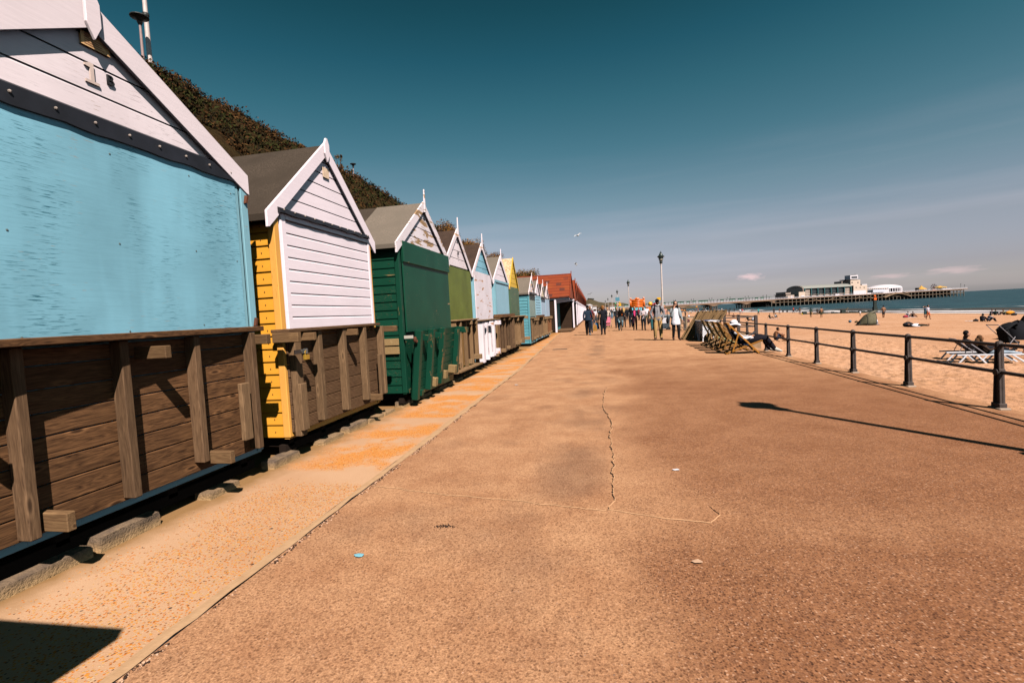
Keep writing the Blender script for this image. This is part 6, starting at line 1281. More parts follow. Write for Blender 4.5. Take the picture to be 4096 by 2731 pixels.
# loungers in use and their owners
Q0,Q1=at_sand(3902,1455),at_sand(4080,1456); a_=math.atan2(Q1.y-Q0.y,Q1.x-Q0.x)
def lg(px,py,dx): p=at_sand(px,py); return Vector((p.x+dx*math.cos(a_),p.y+dx*math.sin(a_),p.z+.0))
L0=lg(3902,1453,.35); L1=lg(3845,1441,.42)
lounger('white lounger nearer the railing with navy back raised',L0,a_,R_(42),SLN,'white loungers set up on the sand',L=1.95,arch=False)
lounger('white lounger behind, also with its navy back raised',L1,a_,R_(42),SLN,'white loungers set up on the sand',L=1.95,arch=False)
def rel(l,dx,dy): return (l.x+dx*math.cos(a_)-dy*math.sin(a_),l.y+dx*math.sin(a_)+dy*math.cos(a_),l.z)
q=rel(L0,.02,0); person('long haired woman in pale jeans on the nearer lounger',(q[0],q[1],q[2]-.05),a_-R_(90),'rec',sit('recline'),top=(.035,.02,.015),bottom=(.24,.28,.34),hair='long',hairc='brown',h=1.62,shoes=None,lvl=2,skin=SKIND)
q=rel(L1,.0,0); person('dark haired man in black on the lounger behind',(q[0],q[1],q[2]-.02),a_-R_(90),'rec',sit('recline'),top=(.008,.009,.014),bottom=BLK,hair='short',hairc='black',h=1.75,shoes=None,lvl=2)
p=at_sand(4030,1420); pushchair('black hooded pushchair parked behind the loungers',p.x,p.y,p.z+.02,R_(-75),(.008,.008,.010),1.2)
def dome(px,py,r_,h_,label,c=(.006,.006,.009)):
    p=at_sand(px,py); r=thing('beach_shelter',label,'shelter',(p.x,p.y,p.z)); m=MB(); rr=random.Random(7)
    m.grid(lambda u,v:(r_*math.cos(math.pi*2*u)*math.cos(v*1.5)*(1+.12*math.sin(9*u)),r_*.8*math.sin(math.pi*2*u)*math.cos(v*1.5),h_*math.sin(v*1.5)*(1+.08*math.sin(7*u))),20,8); m.build('shell',cloth(c),r,smooth=True,recalc=False); MB().tube([(-r_,0,.02),(-r_*.6,0,h_*.7),(0,0,h_),(r_*.6,0,h_*.7),(r_,0,.02)],.015,6).build('hoop',cloth((.02,.02,.02)),r)
dome(4072,1358,.7,1.0,'black domed shelter beyond the pushchair'); dome(4135,1358,.8,1.5,'taller black shelter cut by the right edge')
def towel(px,py,c,label,rz=0,l=1.7,w_=.8):
    p=at_sand(px,py); m=MB(); m.grid(lambda u,v:((u-.5)*l,(v-.5)*w_,.03+.02*math.sin(u*11)*math.sin(v*7)),12,8); o=m.build('towel',cloth(c),smooth=True,recalc=False); o.location=(p.x,p.y,p.z+.01); o.rotation_euler=(0,0,rz); tag(o,label,'towel','towels spread on the sand')
towel(3640,1270,(.55,.42,.45),'pale towel under the two seated sunbathers',.3); towel(2752,1293,(.02,.16,.10),'green towel behind the folded deckchairs'); towel(3095,1276,(.35,.33,.42),'pale blue towel under the leaning person'); towel(3885,1285,(.5,.45,.48),'white cloth left of the woman in black',0,.9,.5)
def ballx(px,py,r_,c,label,cat='ball',nm='beach_ball'): p=at_sand(px,py); o=MB().ball((0,0,r_),r_,14,9).build(nm,cloth(c),smooth=True); o.location=(p.x,p.y,p.z+.01); tag(o,label,cat)
ballx(3208,1259,.14,(.65,.42,.03),'yellow ball by the running boy'); ballx(3400,1291,.16,(.10,.14,.2),'blue and grey ball left of the beach tent')
def sack(px,py,s_,c,label): p=at_sand(px,py); o=MB().ball((0,0,s_*.45),(s_,s_*.6,s_*.55),12,8).tube([(-s_*.4,0,s_*.9),(0,0,s_*1.2),(s_*.4,0,s_*.9)],.02,6).build('beach_bag',cloth(c),smooth=True); o.location=(p.x,p.y,p.z); tag(o,label,'bag','bags lying on the sand')
sack(4040,1259,.55,(.60,.22,.02),'orange beach bag beside the surf group'); sack(4056,1262,.35,BLK,'flat black bag at the right of the orange one'); sack(3426,1291,.22,(.10,.06,.03),'small brown bag left of the beach tent'); sack(3632,1307,.42,BLK,'black rucksack at the head of the lying sunbather'); sack(3903,1286,.25,BLK,'small black bag left of the woman in black'); sack(3622,1271,.35,(.30,.03,.05),'red bag beside the seated sunbathers')
p=onsand(3383,1251); deckchair('low cream beach chair standing alone near the surf',p[0],p[1],R_(150),DW,plain('cream_canvas',(.42,.38,.24),.8),None); bpy.context.scene.objects[-1]
for o in [x for x in col.objects if x.get('label')=='low cream beach chair standing alone near the surf']: o.location.z=p[2]; o.scale=(1.4,1.4,1.4)
# groyne with its marker post
p=at_z(3500,1248,-2.15); r=thing('groyne','low dark groyne running out to an orange topped marker post','groyne',(p.x,p.y,-2.2))
MB().box(-.26,.26,-.26,.26,-.5,2.75).box(-.36,.36,-.36,.36,-.3,1.2).build('marker_post',plain('seaweedy_post',(.02,.028,.025),.8,var=.4),r); MB().box(-.25,.25,-.25,.25,2.75,3.25).ball((0,0,3.6),.25,8,6).build('beacon',cloth((.75,.12,.02)),r)
m=MB()
for i in range(24): m.box(-.2-i*.62,-.2-i*.62+.56,-.15,.15,-.4,.35+.08*(i%3))
for x_ in (-6.5,-11,-14.5): m.box(x_-.4,x_+.4,-.4,.4,-.4,.9)
m.build('groyne_boards',plain('seaweedy_post',(0,0,0)),r)
# gulls over the promenade
for i,(px,py,d,lb) in enumerate([(2311,942,62,'gull gliding highest above the huts'),(2302,1055,80,'small gull low over the red roofs'),(2360,1176,110,'distant gull above the terrace end'),(2306,1060,95,'far gull just below another over the red roofs')]):
    c=CAM+ray(px,py)*d; m=MB(); m.ball((0,0,0),(.09,.24,.08),10,7); 
    for s_ in (-1,1): m.add([(0,.06,.03),(s_*.35,.10,.16),(s_*.68,-.05,.06),(s_*.33,-.06,.13),(0,-.08,.02)],[(0,1,2,3,4)]); 
    o=m.build('seagull',cloth((.42,.40,.40)),recalc=False); o.modifiers.new('t','SOLIDIFY').thickness=.012; o.location=c; o.rotation_euler=(R_(15),R_(20*(i-1)),R_(70*i+40)); tag(o,lb,'gull','gulls in the air')
# ---------------------------------------------------------------- the pier
def hz(px): return 1242.37+(px-2416)*math.tan(-_rl)*1.0
def plan(px,D):                                  # ground position on the horizon line of column px at camera depth D
    d=ray(px,hz(px)); t=D/d.dot(CF); p=CAM+d*t; return Vector((p.x,p.y,0))
PA,PB=plan(2440,330),plan(3871,395); PU=(PB-PA).normalized(); PN=Vector((-PU.y,PU.x,0)); 
if PN.dot(PA)<0: PN=-PN                          # away from the camera
pier=thing('pier','long seaside pier with a curved roofed theatre and lookout tower','pier',(PA.x,PA.y,0),math.atan2(PU.y,PU.x))
SGN=1 if abs((Matrix.Rotation(math.atan2(PU.y,PU.x),3,'Z')@Vector((0,1,0))).dot(PN)-1)<1e-3 else -1
def pp(px,py,off=0):                             # along-pier distance and height seen at a pixel, off metres behind the front face
    d=ray(px,py); base=PA+PN*off; den=d.x*PU.y-d.y*PU.x; rx,ry=base.x-CAM.x,base.y-CAM.y
    t=(rx*PU.y-ry*PU.x)/den; p=CAM+d*t; s_=(p-base).x*PU.x+(p-base).y*PU.y; return s_,p.z
def S(px): return pp(px,hz(px))[0]
PCON=plain('pier_concrete',(.22,.13,.085),.85); PDK=plain('pier_dark_iron',(.014,.012,.012),.8,var=.5); PCR=plain('pier_cream_render',(.50,.38,.31),.8,var=.05); PWH=plain('pier_white',(.58,.52,.56),.6,var=.04); PGR=plain('pier_green_frame',(.07,.15,.11),.6); PTE=plain('pier_teal_column',(.03,.10,.11),.6)
PGL=plain('pier_dark_glass',(.02,.028,.035),.25,.5); PTAN=plain('pier_weathered_beam',(.22,.14,.09),.85); PROOF=plain('pier_lead_roof',(.22,.215,.20),.6); PSCR=plain('pier_screen_glass',(.13,.22,.18),.3,.5); PGRY=plain('pier_grey_wall',(.38,.29,.25),.8)
PYEL=plain('pier_yellow_canvas',(.48,.25,.05),.8); 
Y=lambda v: v*SGN
def pbox(m,s0,s1,y0,y1,z0,z1,mi=0): a,b=Y(y0),Y(y1); return m.box(s0,s1,min(a,b),max(a,b),z0,z1,mi)
def zd(s_): return 2.55+1.05*max(0,s_)/S(3871)   # deck height, rising seawards
s_head=S(3078); s_end=S(3871); s_l=S(2440)-20
N=40
def beam(m,s0,s1,y0,y1,dt,db,mi=0,n_=24):
    for i in range(n_):
        a=s0+(s1-s0)*i/n_; b=s0+(s1-s0)*(i+1)/n_; ya,yb=sorted((Y(y0),Y(y1)))
        m.add([(a,ya,zd(a)+db),(b,ya,zd(b)+db),(b,yb,zd(b)+db),(a,yb,zd(a)+db),(a,ya,zd(a)+dt),(b,ya,zd(b)+dt),(b,yb,zd(b)+dt),(a,yb,zd(a)+dt)],[(0,3,2,1),(4,5,6,7),(0,1,5,4),(1,2,6,5),(2,3,7,6),(3,0,4,7)],mi)
m=MB(); beam(m,s_l,s_head+4,0,9,0,-.9); 
grp=[S(2731),S(2856),S(2988),S(3100)]; 
for a,b in zip([S(2600)]+grp[:-1],grp):           # haunched spans, deep over the piers
    for i in range(12):
        t0,t1=i/12,(i+1)/12; f=lambda t:-.95-1.5*abs(2*t-1)**3; s0,s1=a+(b-a)*t0,a+(b-a)*t1
        for y0 in (.3,4.2,8.2):
            ya,yb=sorted((Y(y0),Y(y0+.6))); m.add([(s0,ya,zd(s0)+f(t0)),(s1,ya,zd(s1)+f(t1)),(s1,yb,zd(s1)+f(t1)),(s0,yb,zd(s0)+f(t0)),(s0,ya,zd(s0)-.9),(s1,ya,zd(s1)-.9),(s1,yb,zd(s1)-.9),(s0,yb,zd(s0)-.9)],[(0,3,2,1),(4,5,6,7),(0,1,5,4),(1,2,6,5),(2,3,7,6),(3,0,4,7)])
m.build('approach_deck',PCON,pier)
for g in [S(2600)]+grp[:-1]:
    m=MB(); pbox(m,g-3.2,g+3.2,.2,8.8,zd(g)-2.6,zd(g)-2.2)
    for k in range(5):
        for y0 in (.6,7.6): pbox(m,g-3.0+k*1.4,g-3.0+k*1.4+.45,y0,y0+.6,-2.9,zd(g)-2.2)
    m.build('pier_leg_group',plain('pier_leg_concrete',(.10,.065,.045),.85),pier)
def rails(m,s0,s1,y,h=1.05,step=2.4):
    n_=int((s1-s0)/step)
    for i in range(n_+1): s_=s0+i*step; pbox(m,s_-.07,s_+.07,y,y+.12,zd(s_),zd(s_)+h)
    for q in (h,h*.55,.12): beam(m,s0,s1,y,y+.1,q+.06,q-.06,n_=16)
m=MB(); rails(m,s_l,s_end,.05); m.build('deck_railing',PWH,pier)
for (pa,pb) in ((2484,2873),(2887,3105)):
    s0,s1=S(pa),S(pb); f=MB(); gl=MB(); 
    beam(f,s0,s1,4.0,5.2,2.35,2.15); beam(gl,s0,s1,4.5,4.6,1.35,2.1) ; beam(f,s0,s1,4.4,4.7,.75,.55,1)
    k=0; s_=s0
    while s_<s1-.2: pbox(f,s_-.1,s_+.1,4.4,4.7,zd(s_),zd(s_)+2.2,1); s_+=2.4; k+=1
    w_=f.build('windscreen',[PGR,PDK],pier)
    g2=MB(); s_=s0; i=0; r9=random.Random(int(pa))
    while s_<s1-2.5:
        if r9.random()<.55: pbox(g2,s_+.12,s_+2.28,4.5,4.58,zd(s_)+.8,zd(s_)+2.1)
        s_+=2.4
    g2.build('pane',PSCR,w_)
i=0
for px in range(2705,3150,73):
    for dx in (0,15):
        s_=S(px+dx); MB().lathe([(.10,0),(.06,2.9),(.26,3.15),(.30,3.4),(.05,3.65)],(s_,Y(.8 if dx==0 else 8.2),zd(s_)),6).build('pier_lamp',PDK,pier)
# pier head: deck, front piles, walings, braces and the dark forest of piles behind
m=MB(); beam(m,s_head,s_end,0,34,0,-.55); m.build('head_deck',PCON,pier)
m=MB(); beam(m,s_head,s_end-1,3,30,-.6,-1.2); m.build('deck_girders',PDK,pier)
pm=MB(); s_=s_head+2; k=0
while s_<s_end-.5:
    for j,y0 in enumerate((.2,5.5,11,17,23,29)): pbox(pm,s_-.22+.6*(j%2),s_+.22+.6*(j%2),y0,y0+.44,-3,zd(s_)-.5,0 if j==0 else 1)
    s_+=3.55; k+=1
pm.build('pile_forest',[plain('front_pile',(.12,.10,.08),.85,var=.4),PDK],pier)['kind']='stuff'
wm=MB(); s_=s_head+2; r9=random.Random(2)
while s_<s_end-4:
    z=-.55+ (.25 if r9.random()<.3 else 0); pbox(wm,s_+.25,s_+3.2,.15,.45,z+.85,z+1.12)
    if k%1==0: pbox(wm,s_+.25,s_+3.2,6,6.3,z-.5,z+.3,1)
    s_+=3.55
pbox(wm,s_head,s_end-1,12,12.4,-1.6,zd(s_head)-.6,1); pbox(wm,s_head,s_end-1,24,24.4,-2.4,2.6,1)  # long dark sheets standing in for the deep shade under the deck
wm.build('walings_and_shade_sheets',[PTAN,PDK],pier)
bm_=MB()
for (pa,pya,pb,pyb) in [(3215,1205,3232,1197),(3252,1197,3283,1205),(3310,1202,3337,1192),(3357,1190,3380,1197),(3420,1195,3446,1186),(3468,1186,3492,1193),(3530,1187,3560,1176),(3570,1176,3585,1168),(3610,1167,3636,1175)]:
    a=pp(pa,pya); b=pp(pb,pyb); bm_.bar((a[0],Y(-.1),a[1]),(b[0],Y(-.1),b[1]),.25,.35)
bm_.build('diagonal_braces',PTAN,pier)
m=MB(); c=S(3600)
for i in range(16):                               # little arched bridge below the dome
    t0,t1=i/16,(i+1)/16; s0=S(3535)+(S(3637)-S(3535))*t0; s1=S(3535)+(S(3637)-S(3535))*t1; z0=-.1+2.7*math.sin(math.pi*t0); z1=-.1+2.7*math.sin(math.pi*t1); m.bar((s0,Y(-.7),z0),(s1,Y(-.7),z1),1.2,.5)
m.build('footbridge_arch',PTAN,pier)
pbox(MB(),0,1,0,1,0,1)
m=MB(); pbox(m,S(3057),S(3074),-1.5,6,-2.0,-1.4); pbox(m,S(3058),S(3059),-1.5,-1.2,-2,.1); pbox(m,S(3066),S(3067),-1.5,-1.2,-2,.1); m.build('landing_stage',PDK,pier)
# theatre
X0,X1=S(3227),S(3414); Z0=zd(X0); eave=pp(3320,1148)[1]; top=pp(3320,1138.5,8)[1]
hl=MB(); pbox(hl,X0,X1,3.0,17,Z0,eave-.05); th=hl.build('theatre_hall',PGRY,pier)
m=MB(); NA=14; prof=[]
for i in range(NA+1):
    a=math.pi*i/NA; prof.append((10-8.2*math.cos(a),eave-.2+(top-eave+.55)*math.sin(a)))
ov=[(X0-.8,X1+.4)]
m.prism([(X0-.8,Y(y),z) for y,z in prof],(X1-X0+1.2,0,0)); m.build('curved_roof',PROOF,th,smooth=False)
m=MB(); m.prism([(X0-1.0,Y(y),z-.25) for y,z in prof]+[(X0-1.0,Y(18.2),Z0),(X0-1.0,Y(1.8),Z0)],(-.4,0,0)); m.build('arched_end_wall',plain('pier_end_wall',(.42,.31,.26),.8),th)
m=MB(); 
for i in range(5): pbox(m,X0-1.6,X0-1.42,5.2+i*1.6,6.2+i*1.6,eave+.3+.35*math.sin((i+1)*.6),eave+1.0+.35*math.sin((i+1)*.6))
m.build('arched_window',PGL,th)
cols=[3227.8,3254,3280.5,3307,3333.5,3359.8,3387,3413.5]
for px in cols: 
    m=MB(); s_=S(px); pbox(m,s_-.28,s_+.28,1.7,2.6,Z0-.0,eave); m.build('column',PTE,th)
for i in range(7):
    a,b=S(cols[i])+.35,S(cols[i+1])-.35; m=MB(); pbox(m,a,b,2.85,2.98,Z0+2.1 if i in (0,6) else Z0+1.6,eave-.45); w_=m.build('window',PGL if i not in (0,6) else PGRY,th)
    q=MB()
    for j in range(1,4): pbox(q,a+(b-a)*j/4-.05,a+(b-a)*j/4+.05,2.74,2.84,Z0+1.6,eave-.45)
    pbox(q,a,b,2.74,2.84,(Z0+eave)/2+.6,(Z0+eave)/2+.75); q.build('mullions',plain('pier_mullion',(.10,.095,.09),.7),w_)
    m=MB(); pbox(m,a,b,2.6,2.84,Z0,Z0+.55); m.build('lower_panel',PWH,th)
    q=MB(); 
    for j in range(6): s0=a+(b-a)*j/6; s1=a+(b-a)*(j+1)/6; z=lambda u:Z0+1.9+.28*math.sin(u*math.pi); q.bar((s0,Y(.9),z(j/6)),(s1,Y(.9),z((j+1)/6)),.8,.10)
    q.build('wavy_canopy',PCR,th)
m=MB(); pbox(m,S(3346),S(3362),.9,2.6,Z0,Z0+1.9); m.build('kiosk',PWH,th)
m=MB(); pbox(m,S(3198),S(3224),.5,6,Z0,pp(3210,1167)[1]); fb=m.build('foyer_block',PCR,th); m=MB(); pbox(m,S(3207),S(3219),.35,.48,Z0+.6,Z0+1.9); m.build('foyer_window',PWH,fb)
m=MB(); pbox(m,S(3157),S(3190),3,14,Z0,pp(3170,1177,3)[1]); pbox(m,S(3168),S(3188),6,16,Z0,pp(3178,1168,6)[1]); ab=m.build('entrance_annex',plain('pier_annex_wall',(.40,.30,.26),.8),th)
m=MB(); pbox(m,S(3153),S(3192),2.6,14.4,pp(3170,1177,3)[1],pp(3170,1175.4,3)[1]); pbox(m,S(3169),S(3187),5.6,16.4,pp(3178,1168,6)[1],pp(3178,1166,6)[1]); m.build('annex_roof',PDK,ab)
for a,b in ((3158,3163),(3177,3181)): m=MB(); pbox(m,S(a),S(b),2.8,2.98,Z0+.2,Z0+1.9); m.build('door',PGL if a<3170 else PWH,ab)
def blk(par,nm,mat,pa,pb,pyt,pyb,y0,y1,zb=None):
    sa,zt=pp(pa,pyt,y0); sb,_=pp(pb,pyt,y0); _,zq=pp(pa,pyb,y0); m=MB(); pbox(m,sa,sb,y0,y1,zq if zb is None else zb,zt); return m.build(nm,mat,par)
tw=blk(pier,'lookout_tower',PCR,3402,3441,1120.5,0,4,13,Z0)
blk(tw,'rear_block',PGRY,3367,3402,1125,1136,8,15,eave); 
for a,b in ((3406,3411),(3430,3434)): blk(tw,'window',PGL,a,b,1128,1132,3.9,3.99)
lk=blk(tw,'lookout_cabin',PWH,3401,3432,1101,1117,5,10); blk(lk,'cabin_glass',PGL,3406,3429,1106,1113,4.9,4.98); blk(tw,'cabin_base',PDK,3386,3431,1118,1121,4.6,11); blk(lk,'roof_hatch',PDK,3411,3424,1099,1101,6,8)
m=MB(); s_,z=pp(3420,1101,7); m.tube([(s_,Y(7),z),(s_,Y(7),z+1.6)],.06,5); m.build('aerial',PDK,lk)
lb=blk(pier,'stepped_block',PCR,3414,3469,1142,0,2.2,13,zd(S(3440))); 
for px in (3423,3439,3455): blk(lb,'window',PGL,px,px+4,1148,1151.5,2.1,2.19)
blk(lb,'raised_corner',PWH,3448,3468,1137,1143,3,8)
blk(lb,'lower_wall',PWH,3414,3464,1163,1178,1.2,2.1,zd(S(3440)))
lo=blk(pier,'low_arcade',PWH,3465,3556,1151,0,3,14,zd(S(3510))); blk(lo,'arcade_shadow',PDK,3466,3554,1156.5,1158.5,2.8,2.98); blk(lo,'fascia_board',plain('pier_pale_blue_fascia',(.50,.50,.58),.6),3492,3541,1159,1170,1.6,2.8); blk(lo,'teal_door',PTE,3465,3469,1160,1170,2.6,2.9); blk(lo,'dark_shopfront',PGL,3470,3491,1161,1168,2.4,2.8)
for px in range(3472,3550,9): blk(lo,'window',PCR,px,px+4,1152.5,1156,2.7,2.78)
# domed building
dc=S(3600); sL,sR=S(3556),S(3660); zb=zd(dc); ze_=pp(3600,1150.5,2)[1]; zt=pp(3600,1135.5,12)[1]; hw=(sR-sL)/2
m=MB(); N1,N2=24,9; rx=hw; ry=11
m.grid(lambda u,v:(dc+rx*math.cos(2*math.pi*u)*math.cos(v*math.pi/2),Y(13)+ry*math.sin(2*math.pi*u)*math.cos(v*math.pi/2),ze_+(zt-ze_)*math.sin(v*math.pi/2)),N1,N2)
dm=MB(); dm.lathe([(1,zb),(1,ze_+.05)],(dc,Y(13),0),24,sx=rx*.93,sy=ry*.93); db=dm.build('domed_hall',PGL,pier); m.build('dome_roof',PWH,db,smooth=True,recalc=False)
m=MB()
for i in range(40): a=2*math.pi*i/40; x_,y_=dc+rx*.97*math.cos(a),Y(13)+ry*.97*math.sin(a); m.box(x_-.28,x_+.28,y_-.2,y_+.2,zb,ze_)
m.build('colonnade',PWH,db); m=MB(); m.lathe([(1,zb),(1,zb+.8)],(dc,Y(13),0),24,sx=rx*1.03,sy=ry*1.05); m.build('plinth_wall',PWH,db)
# fairground things at the pier end
def fair(nm,px,label,cat,y=10): s_=S(px); p=PA+PU*s_+PN*y; return thing(nm,label,cat,(p.x,p.y,zd(s_)),math.atan2(PU.y,PU.x)),395/1940
r,k=fair('helter_tent',3737,'yellow striped tent at the end of the pier','tent')
hT=(1146-1132)*k; m=MB(); m.lathe([(20*k,hT*.15),(11*k,hT*.55),(4*k,hT*.9),(.2,hT*1.25)],(0,0,hT*.35),12); m.build('canopy',PYEL,r); MB().lathe([(2.3,0),(2.2,hT*.6)],n=10).build('drum',PWH,r); MB().box(-25*k,-16*k,-1,1,0,hT*1.0).build('ticket_booth',PDK,r)
r,k=fair('carousel',3811,'yellow and green topped carousel at the end of the pier','fairground ride')
cr=[PYEL,PGR]; m=MB(); m.lathe([(24*k,1.9),(22*k,2.35),(10*k,3.1),(.3,3.6)],n=12); o=m.build('canopy',PYEL,r); m=MB()
for i in range(6): a=math.pi*i/3; m.prism([(24.5*k*math.cos(a),24.5*k*math.sin(a),1.95),(24.5*k*math.cos(a+.5),24.5*k*math.sin(a+.5),1.95),(10*k*math.cos(a+.25),10*k*math.sin(a+.25),3.15)],(0,0,.08))
m.build('green_panels',PGR,o); m=MB(); m.lathe([(1.6,0),(1.5,2)],n=8)
for i in range(10): a=2*math.pi*i/10; m.tube([(4*math.cos(a),4*math.sin(a),0),(4*math.cos(a),4*math.sin(a),1.9)],.1,5); m.ball((4*math.cos(a),4*math.sin(a),.9),(.5,.3,.45),6,4)
m.build('horses_and_poles',PDK,r)
r,k=fair('spinning_ride',3788,'spidery fairground ride beside the carousel','fairground ride')
m=MB(); 
for i in range(10):
    a=2*math.pi*i/10; m.tube([(0,0,2.6),(2.9*math.cos(a),0,2.6+2.4*math.sin(a))],.14,5); m.ball((2.9*math.cos(a),0,2.6+2.4*math.sin(a)),.45,6,4)
m.build('wheel',plain('maroon_ride',(.06,.025,.03),.7),r); MB().box(-2.5,2.5,-1,1,0,.9).build('base',plain('orange_ride_base',(.35,.09,.03),.7),r)
r,k=fair('hoarding',3792,'white hoarding along the end railing of the pier','hoarding',.6); MB().box(-22*k,22*k,-.1,.1,.1,1.1).build('panel',PWH,r)
for px,hh,l in ((3854,4.2,'taller mast at the end of the pier'),(3869,3.2,'shorter mast at the very end of the pier'),(3678,2.8,'mast between the dome and the yellow tent')):
    r,k=fair('mast',px,l,'mast',2); MB().lathe([(.12,0),(.08,hh-.5),(.30,hh-.4),(.25,hh)],n=6).build('pole',PDK,r)
rr=random.Random(8)
for i in range(16):
    px=rr.choice([rr.uniform(3690,3860),rr.uniform(3690,3760),rr.uniform(2710,3100)]); s_=S(px); p=PA+PU*s_+PN*rr.uniform(.6,3); 
    person('tiny figure at the pier railing %s'%('near the fairground' if px>3600 else 'along the pier approach'),(p.x,p.y,zd(s_)),rr.uniform(0,6),'st',ST,top=rr.choice([BLK,NAVY,(.3,.1,.08),WHT]),bottom=BLK,hair='short',face=False,group='tiny figures on the pier')
# ---------------------------------------------------------------- inflatables and far seafront buildings
INO=plain('orange_inflatable',(.60,.115,.012),.35,.5,var=.04); INB=plain('blue_inflatable',(.06,.26,.33),.35,.5,var=.05); INY=plain('yellow_inflatable',(.62,.32,.02),.35,.5,var=.04); ING=plain('green_inflatable',(.04,.20,.10),.4,.5); INP=plain('purple_inflatable',(.10,.05,.14),.4,.5); INR=plain('plum_inflatable',(.22,.03,.04),.4,.5)
def infl(px,py): p=at_z(px,py); return p,(p-CAM).dot(CF)/F_PX
p,k=infl(2551,1262); r=thing('bouncy_slide','orange and blue inflatable slide rising above the crowd','inflatable',(p.x,p.y,0)); Wd=60*k; Hh=71*k
m=MB()
for i in range(9): m.tube([(-Wd/2+Wd*(i+.5)/9,0,0),(-Wd/2+Wd*(i+.5)/9,0,Hh*.45)],Wd/17,10)
m.build('blue_columns',INB,r,smooth=True)
m=MB(); 
for i in range(4): m.tube([(-Wd*.36,0,Hh*(.50+.095*i)),(Wd*.36,0,Hh*(.50+.095*i))],Hh*.050,10)
for s_ in (-1,1): m.tube([(s_*Wd*.43,0,Hh*.45),(s_*Wd*.43,0,Hh*.90)],Wd*.07,10)
m.tube([(-Wd*.43,0,Hh*.86),(Wd*.43,0,Hh*.86)],Hh*.055,10); m.ball((0,0,Hh*.90),(Wd*.17,Wd*.06,Hh*.115),12,8)
m.tube([(-Wd*.10,-Wd*.06,Hh*.90),(0,-Wd*.08,Hh*.95),(Wd*.10,-Wd*.06,Hh*.90)],.09,6); m.build('orange_wall',INO,r,smooth=True)
m=MB(); 
for s_ in (-1,1): m.ball((s_*Wd*.42,0,Hh*.96),Wd*.075,10,7)
m.build('corner_balls',plain('salmon_inflatable',(.55,.26,.18),.4),r,smooth=True)
MB().box(-Wd/2,Wd/2,.5,3.2,0,Hh*.80).build('slide_body',INO,r,bevel=.2)
p,k=infl(2473,1262); r=thing('inflatable_arch','green, yellow and blue inflatable figure left of the orange slide','inflatable',(p.x,p.y,0))
m=MB(); m.tube([(-8*k,0,0),(-8*k,0,28*k),(-9*k,0,50*k)],[4.5*k,4*k,3.2*k],10); m.ball((-9*k,0,48*k),4.6*k,10,7); m.build('green_figure',ING,r,smooth=True)
MB().tube([(7*k,0,0),(7*k,0,36*k)],4.6*k,10).build('blue_column',INB,r,smooth=True); MB().box(-.2*k,13*k,-2*k,2*k,36*k,49*k).ball((7*k,0,52*k),(3*k,3*k,3*k)).build('yellow_block',INY,r,bevel=.3*k); MB().tube([(-9*k,-4*k,43*k),(6*k,-4*k,44*k)],2.2*k,8).build('pale_arm',plain('salmon_inflatable',(0,0,0)),r,smooth=True)
p,k=infl(2502,1264); r=thing('inflatable_pen','low orange inflatable pen at the foot of the blue slide','inflatable',(p.x,p.y,0)); m=MB()
for i in range(5): m.tube([(-17*k+i*7*k,0,0),(-15*k+i*7*k,0,(16+3*(i%2))*k)],4*k,8)
m.tube([(-18*k,0,4*k),(18*k,0,4*k)],3.5*k,8).build('orange_walls',INO,r,smooth=True)
p,k=infl(2612,1264); r=thing('inflatable_playground','yellow ball, plum and blue inflatables behind the grey hoodie','inflatable',(p.x,p.y,0)); MB().ball((-9*k,0,49*k),9*k,14,10).build('yellow_ball',INY,r,smooth=True); MB().ball((0,2*k,46*k),8*k,12,8).ball((10*k,0,47*k),8*k,12,8).build('plum_balls',[INR],r,smooth=True); MB().tube([(6*k,3*k,0),(6*k,3*k,58*k)],5*k,10).tube([(12*k,3*k,0),(12*k,3*k,59*k)],4*k,10).build('blue_columns',INB,r,smooth=True)
m=MB(); 
for i in range(5): m.tube([((-16+i*8)*k,0,0),((-16+i*8)*k,0,36*k)],4.6*k,8)
m.build('orange_wall',INO,r,smooth=True)
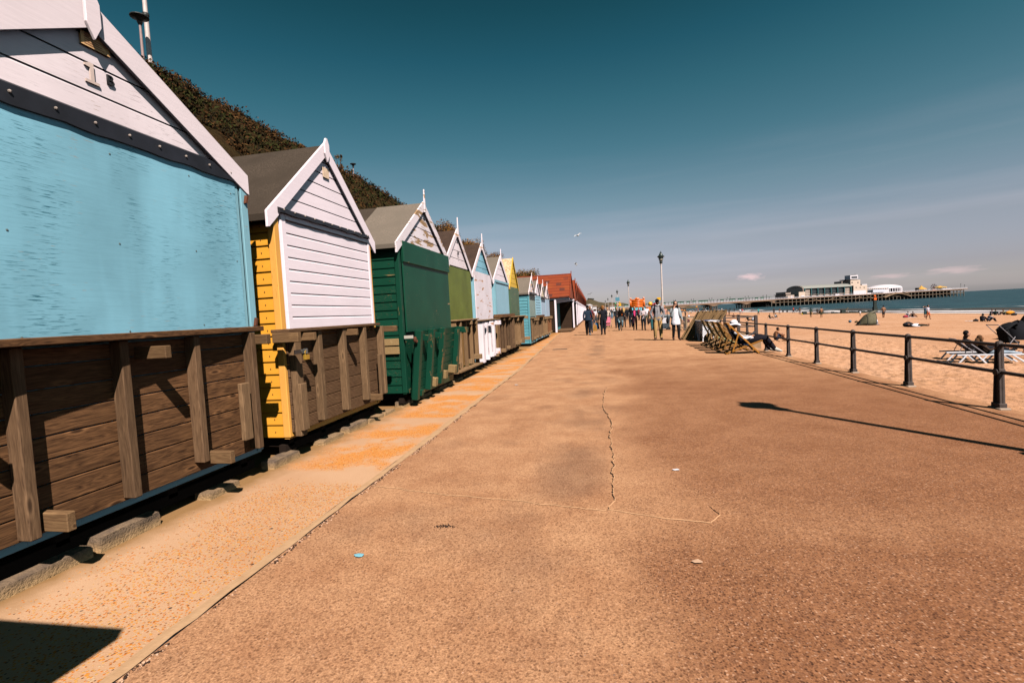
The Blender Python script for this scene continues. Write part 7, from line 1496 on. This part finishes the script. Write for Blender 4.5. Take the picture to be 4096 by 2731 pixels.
# white seafront buildings at the far end
FW=plain('far_white_render',(.55,.49,.50),.7,var=.04); FR=plain('far_tile_roof',(.30,.20,.15),.8)
def far_building(px0,px1,pyt,pyb,D,label,gable=False,depth=8,storeys=1):
    a,b=plan(px0,D),plan(px1,D); w_=(b-a).length; r=thing('seafront_building',label,'building',(a.x,a.y,-1),math.atan2((b-a).y,(b-a).x)); k=D/F_PX; zt=CAM_H+(hz((px0+px1)/2)-pyt)*k+1
    MB().box(0,w_,0,depth,0,zt).build('wall',FW,r)
    if gable: m=MB(); m.prism([(-.4,-.2,zt),(w_+.4,-.2,zt),(w_/2,-.2,zt+w_*.33)],(0,depth,0)); m.build('roof',FR if gable==2 else FW,r)
    else: MB().box(-.3,w_+.3,-.3,depth+.3,zt,zt+.35).build('roof',FR,r)
    n_=max(2,int(w_/2.2))
    for s_ in range(storeys):
        for i in range(n_): MB().box(w_*(i+.28)/n_,w_*(i+.72)/n_,-.08,-.0,zt*(s_+.35)/storeys,zt*(s_+.72)/storeys).build('window',PGL,r)
far_building(2352,2370,1222,1240,215,'white gabled cafe beside the end of the red huts',1)
far_building(2372,2387,1225,1240,225,'low white seafront building next to the gabled cafe')
far_building(2421,2437,1232,1242,190,'small white kiosk building behind the walkers')
far_building(2440,2460,1224,1244,200,'white flat roofed pavilion left of the inflatables')
p=at_z(2387,1262); rr=random.Random(9); root=thing('tree','tawny tree between the white seafront buildings','tree',plan(2394,235)+Vector((0,0,-1)))
m=MB()
for q in range(12): leaves(m,(rr.uniform(-1.6,1.6),rr.uniform(-1,1),rr.uniform(1.2,4.2)),1.0,60,.22,rr,.8,(3,0,3,1))
m.build('crown',LEAF,root,recalc=False); MB().tube([(0,0,0),(.1,0,1.5),(0,0,3)],[.25,.18,.08],6).build('trunk',plain('bush_stem',(0,0,0)),root)
for i,(px,py,w_) in enumerate(((2329,1163,8),(2335,1172,7),(2341,1184,6))):   # ornate white gables rising behind the red roofs
    D=62+i*12; c=plan(px,D); k=D/F_PX; z=CAM_H+(hz(px)-py)*k; r=thing('white_building',['tallest white ornate gable behind the red roofs','middle white gable behind the red roofs','lowest white gable behind the red roofs'][i],'building',(c.x-1.6,c.y,0))
    MB().box(-2.2,w_*k*1.2,0,6,0,z-.5).build('wall',FW,r); MB().prism([(-2.2,-.1,z-.5),(w_*k*1.2,-.1,z-.5),(w_*k*.9,-.1,z-.1),(-1.0,-.1,z+.35)],(0,6,0)).ball((w_*k*.2,1,z-.05),.22,8,6).build('roof',FW,r)
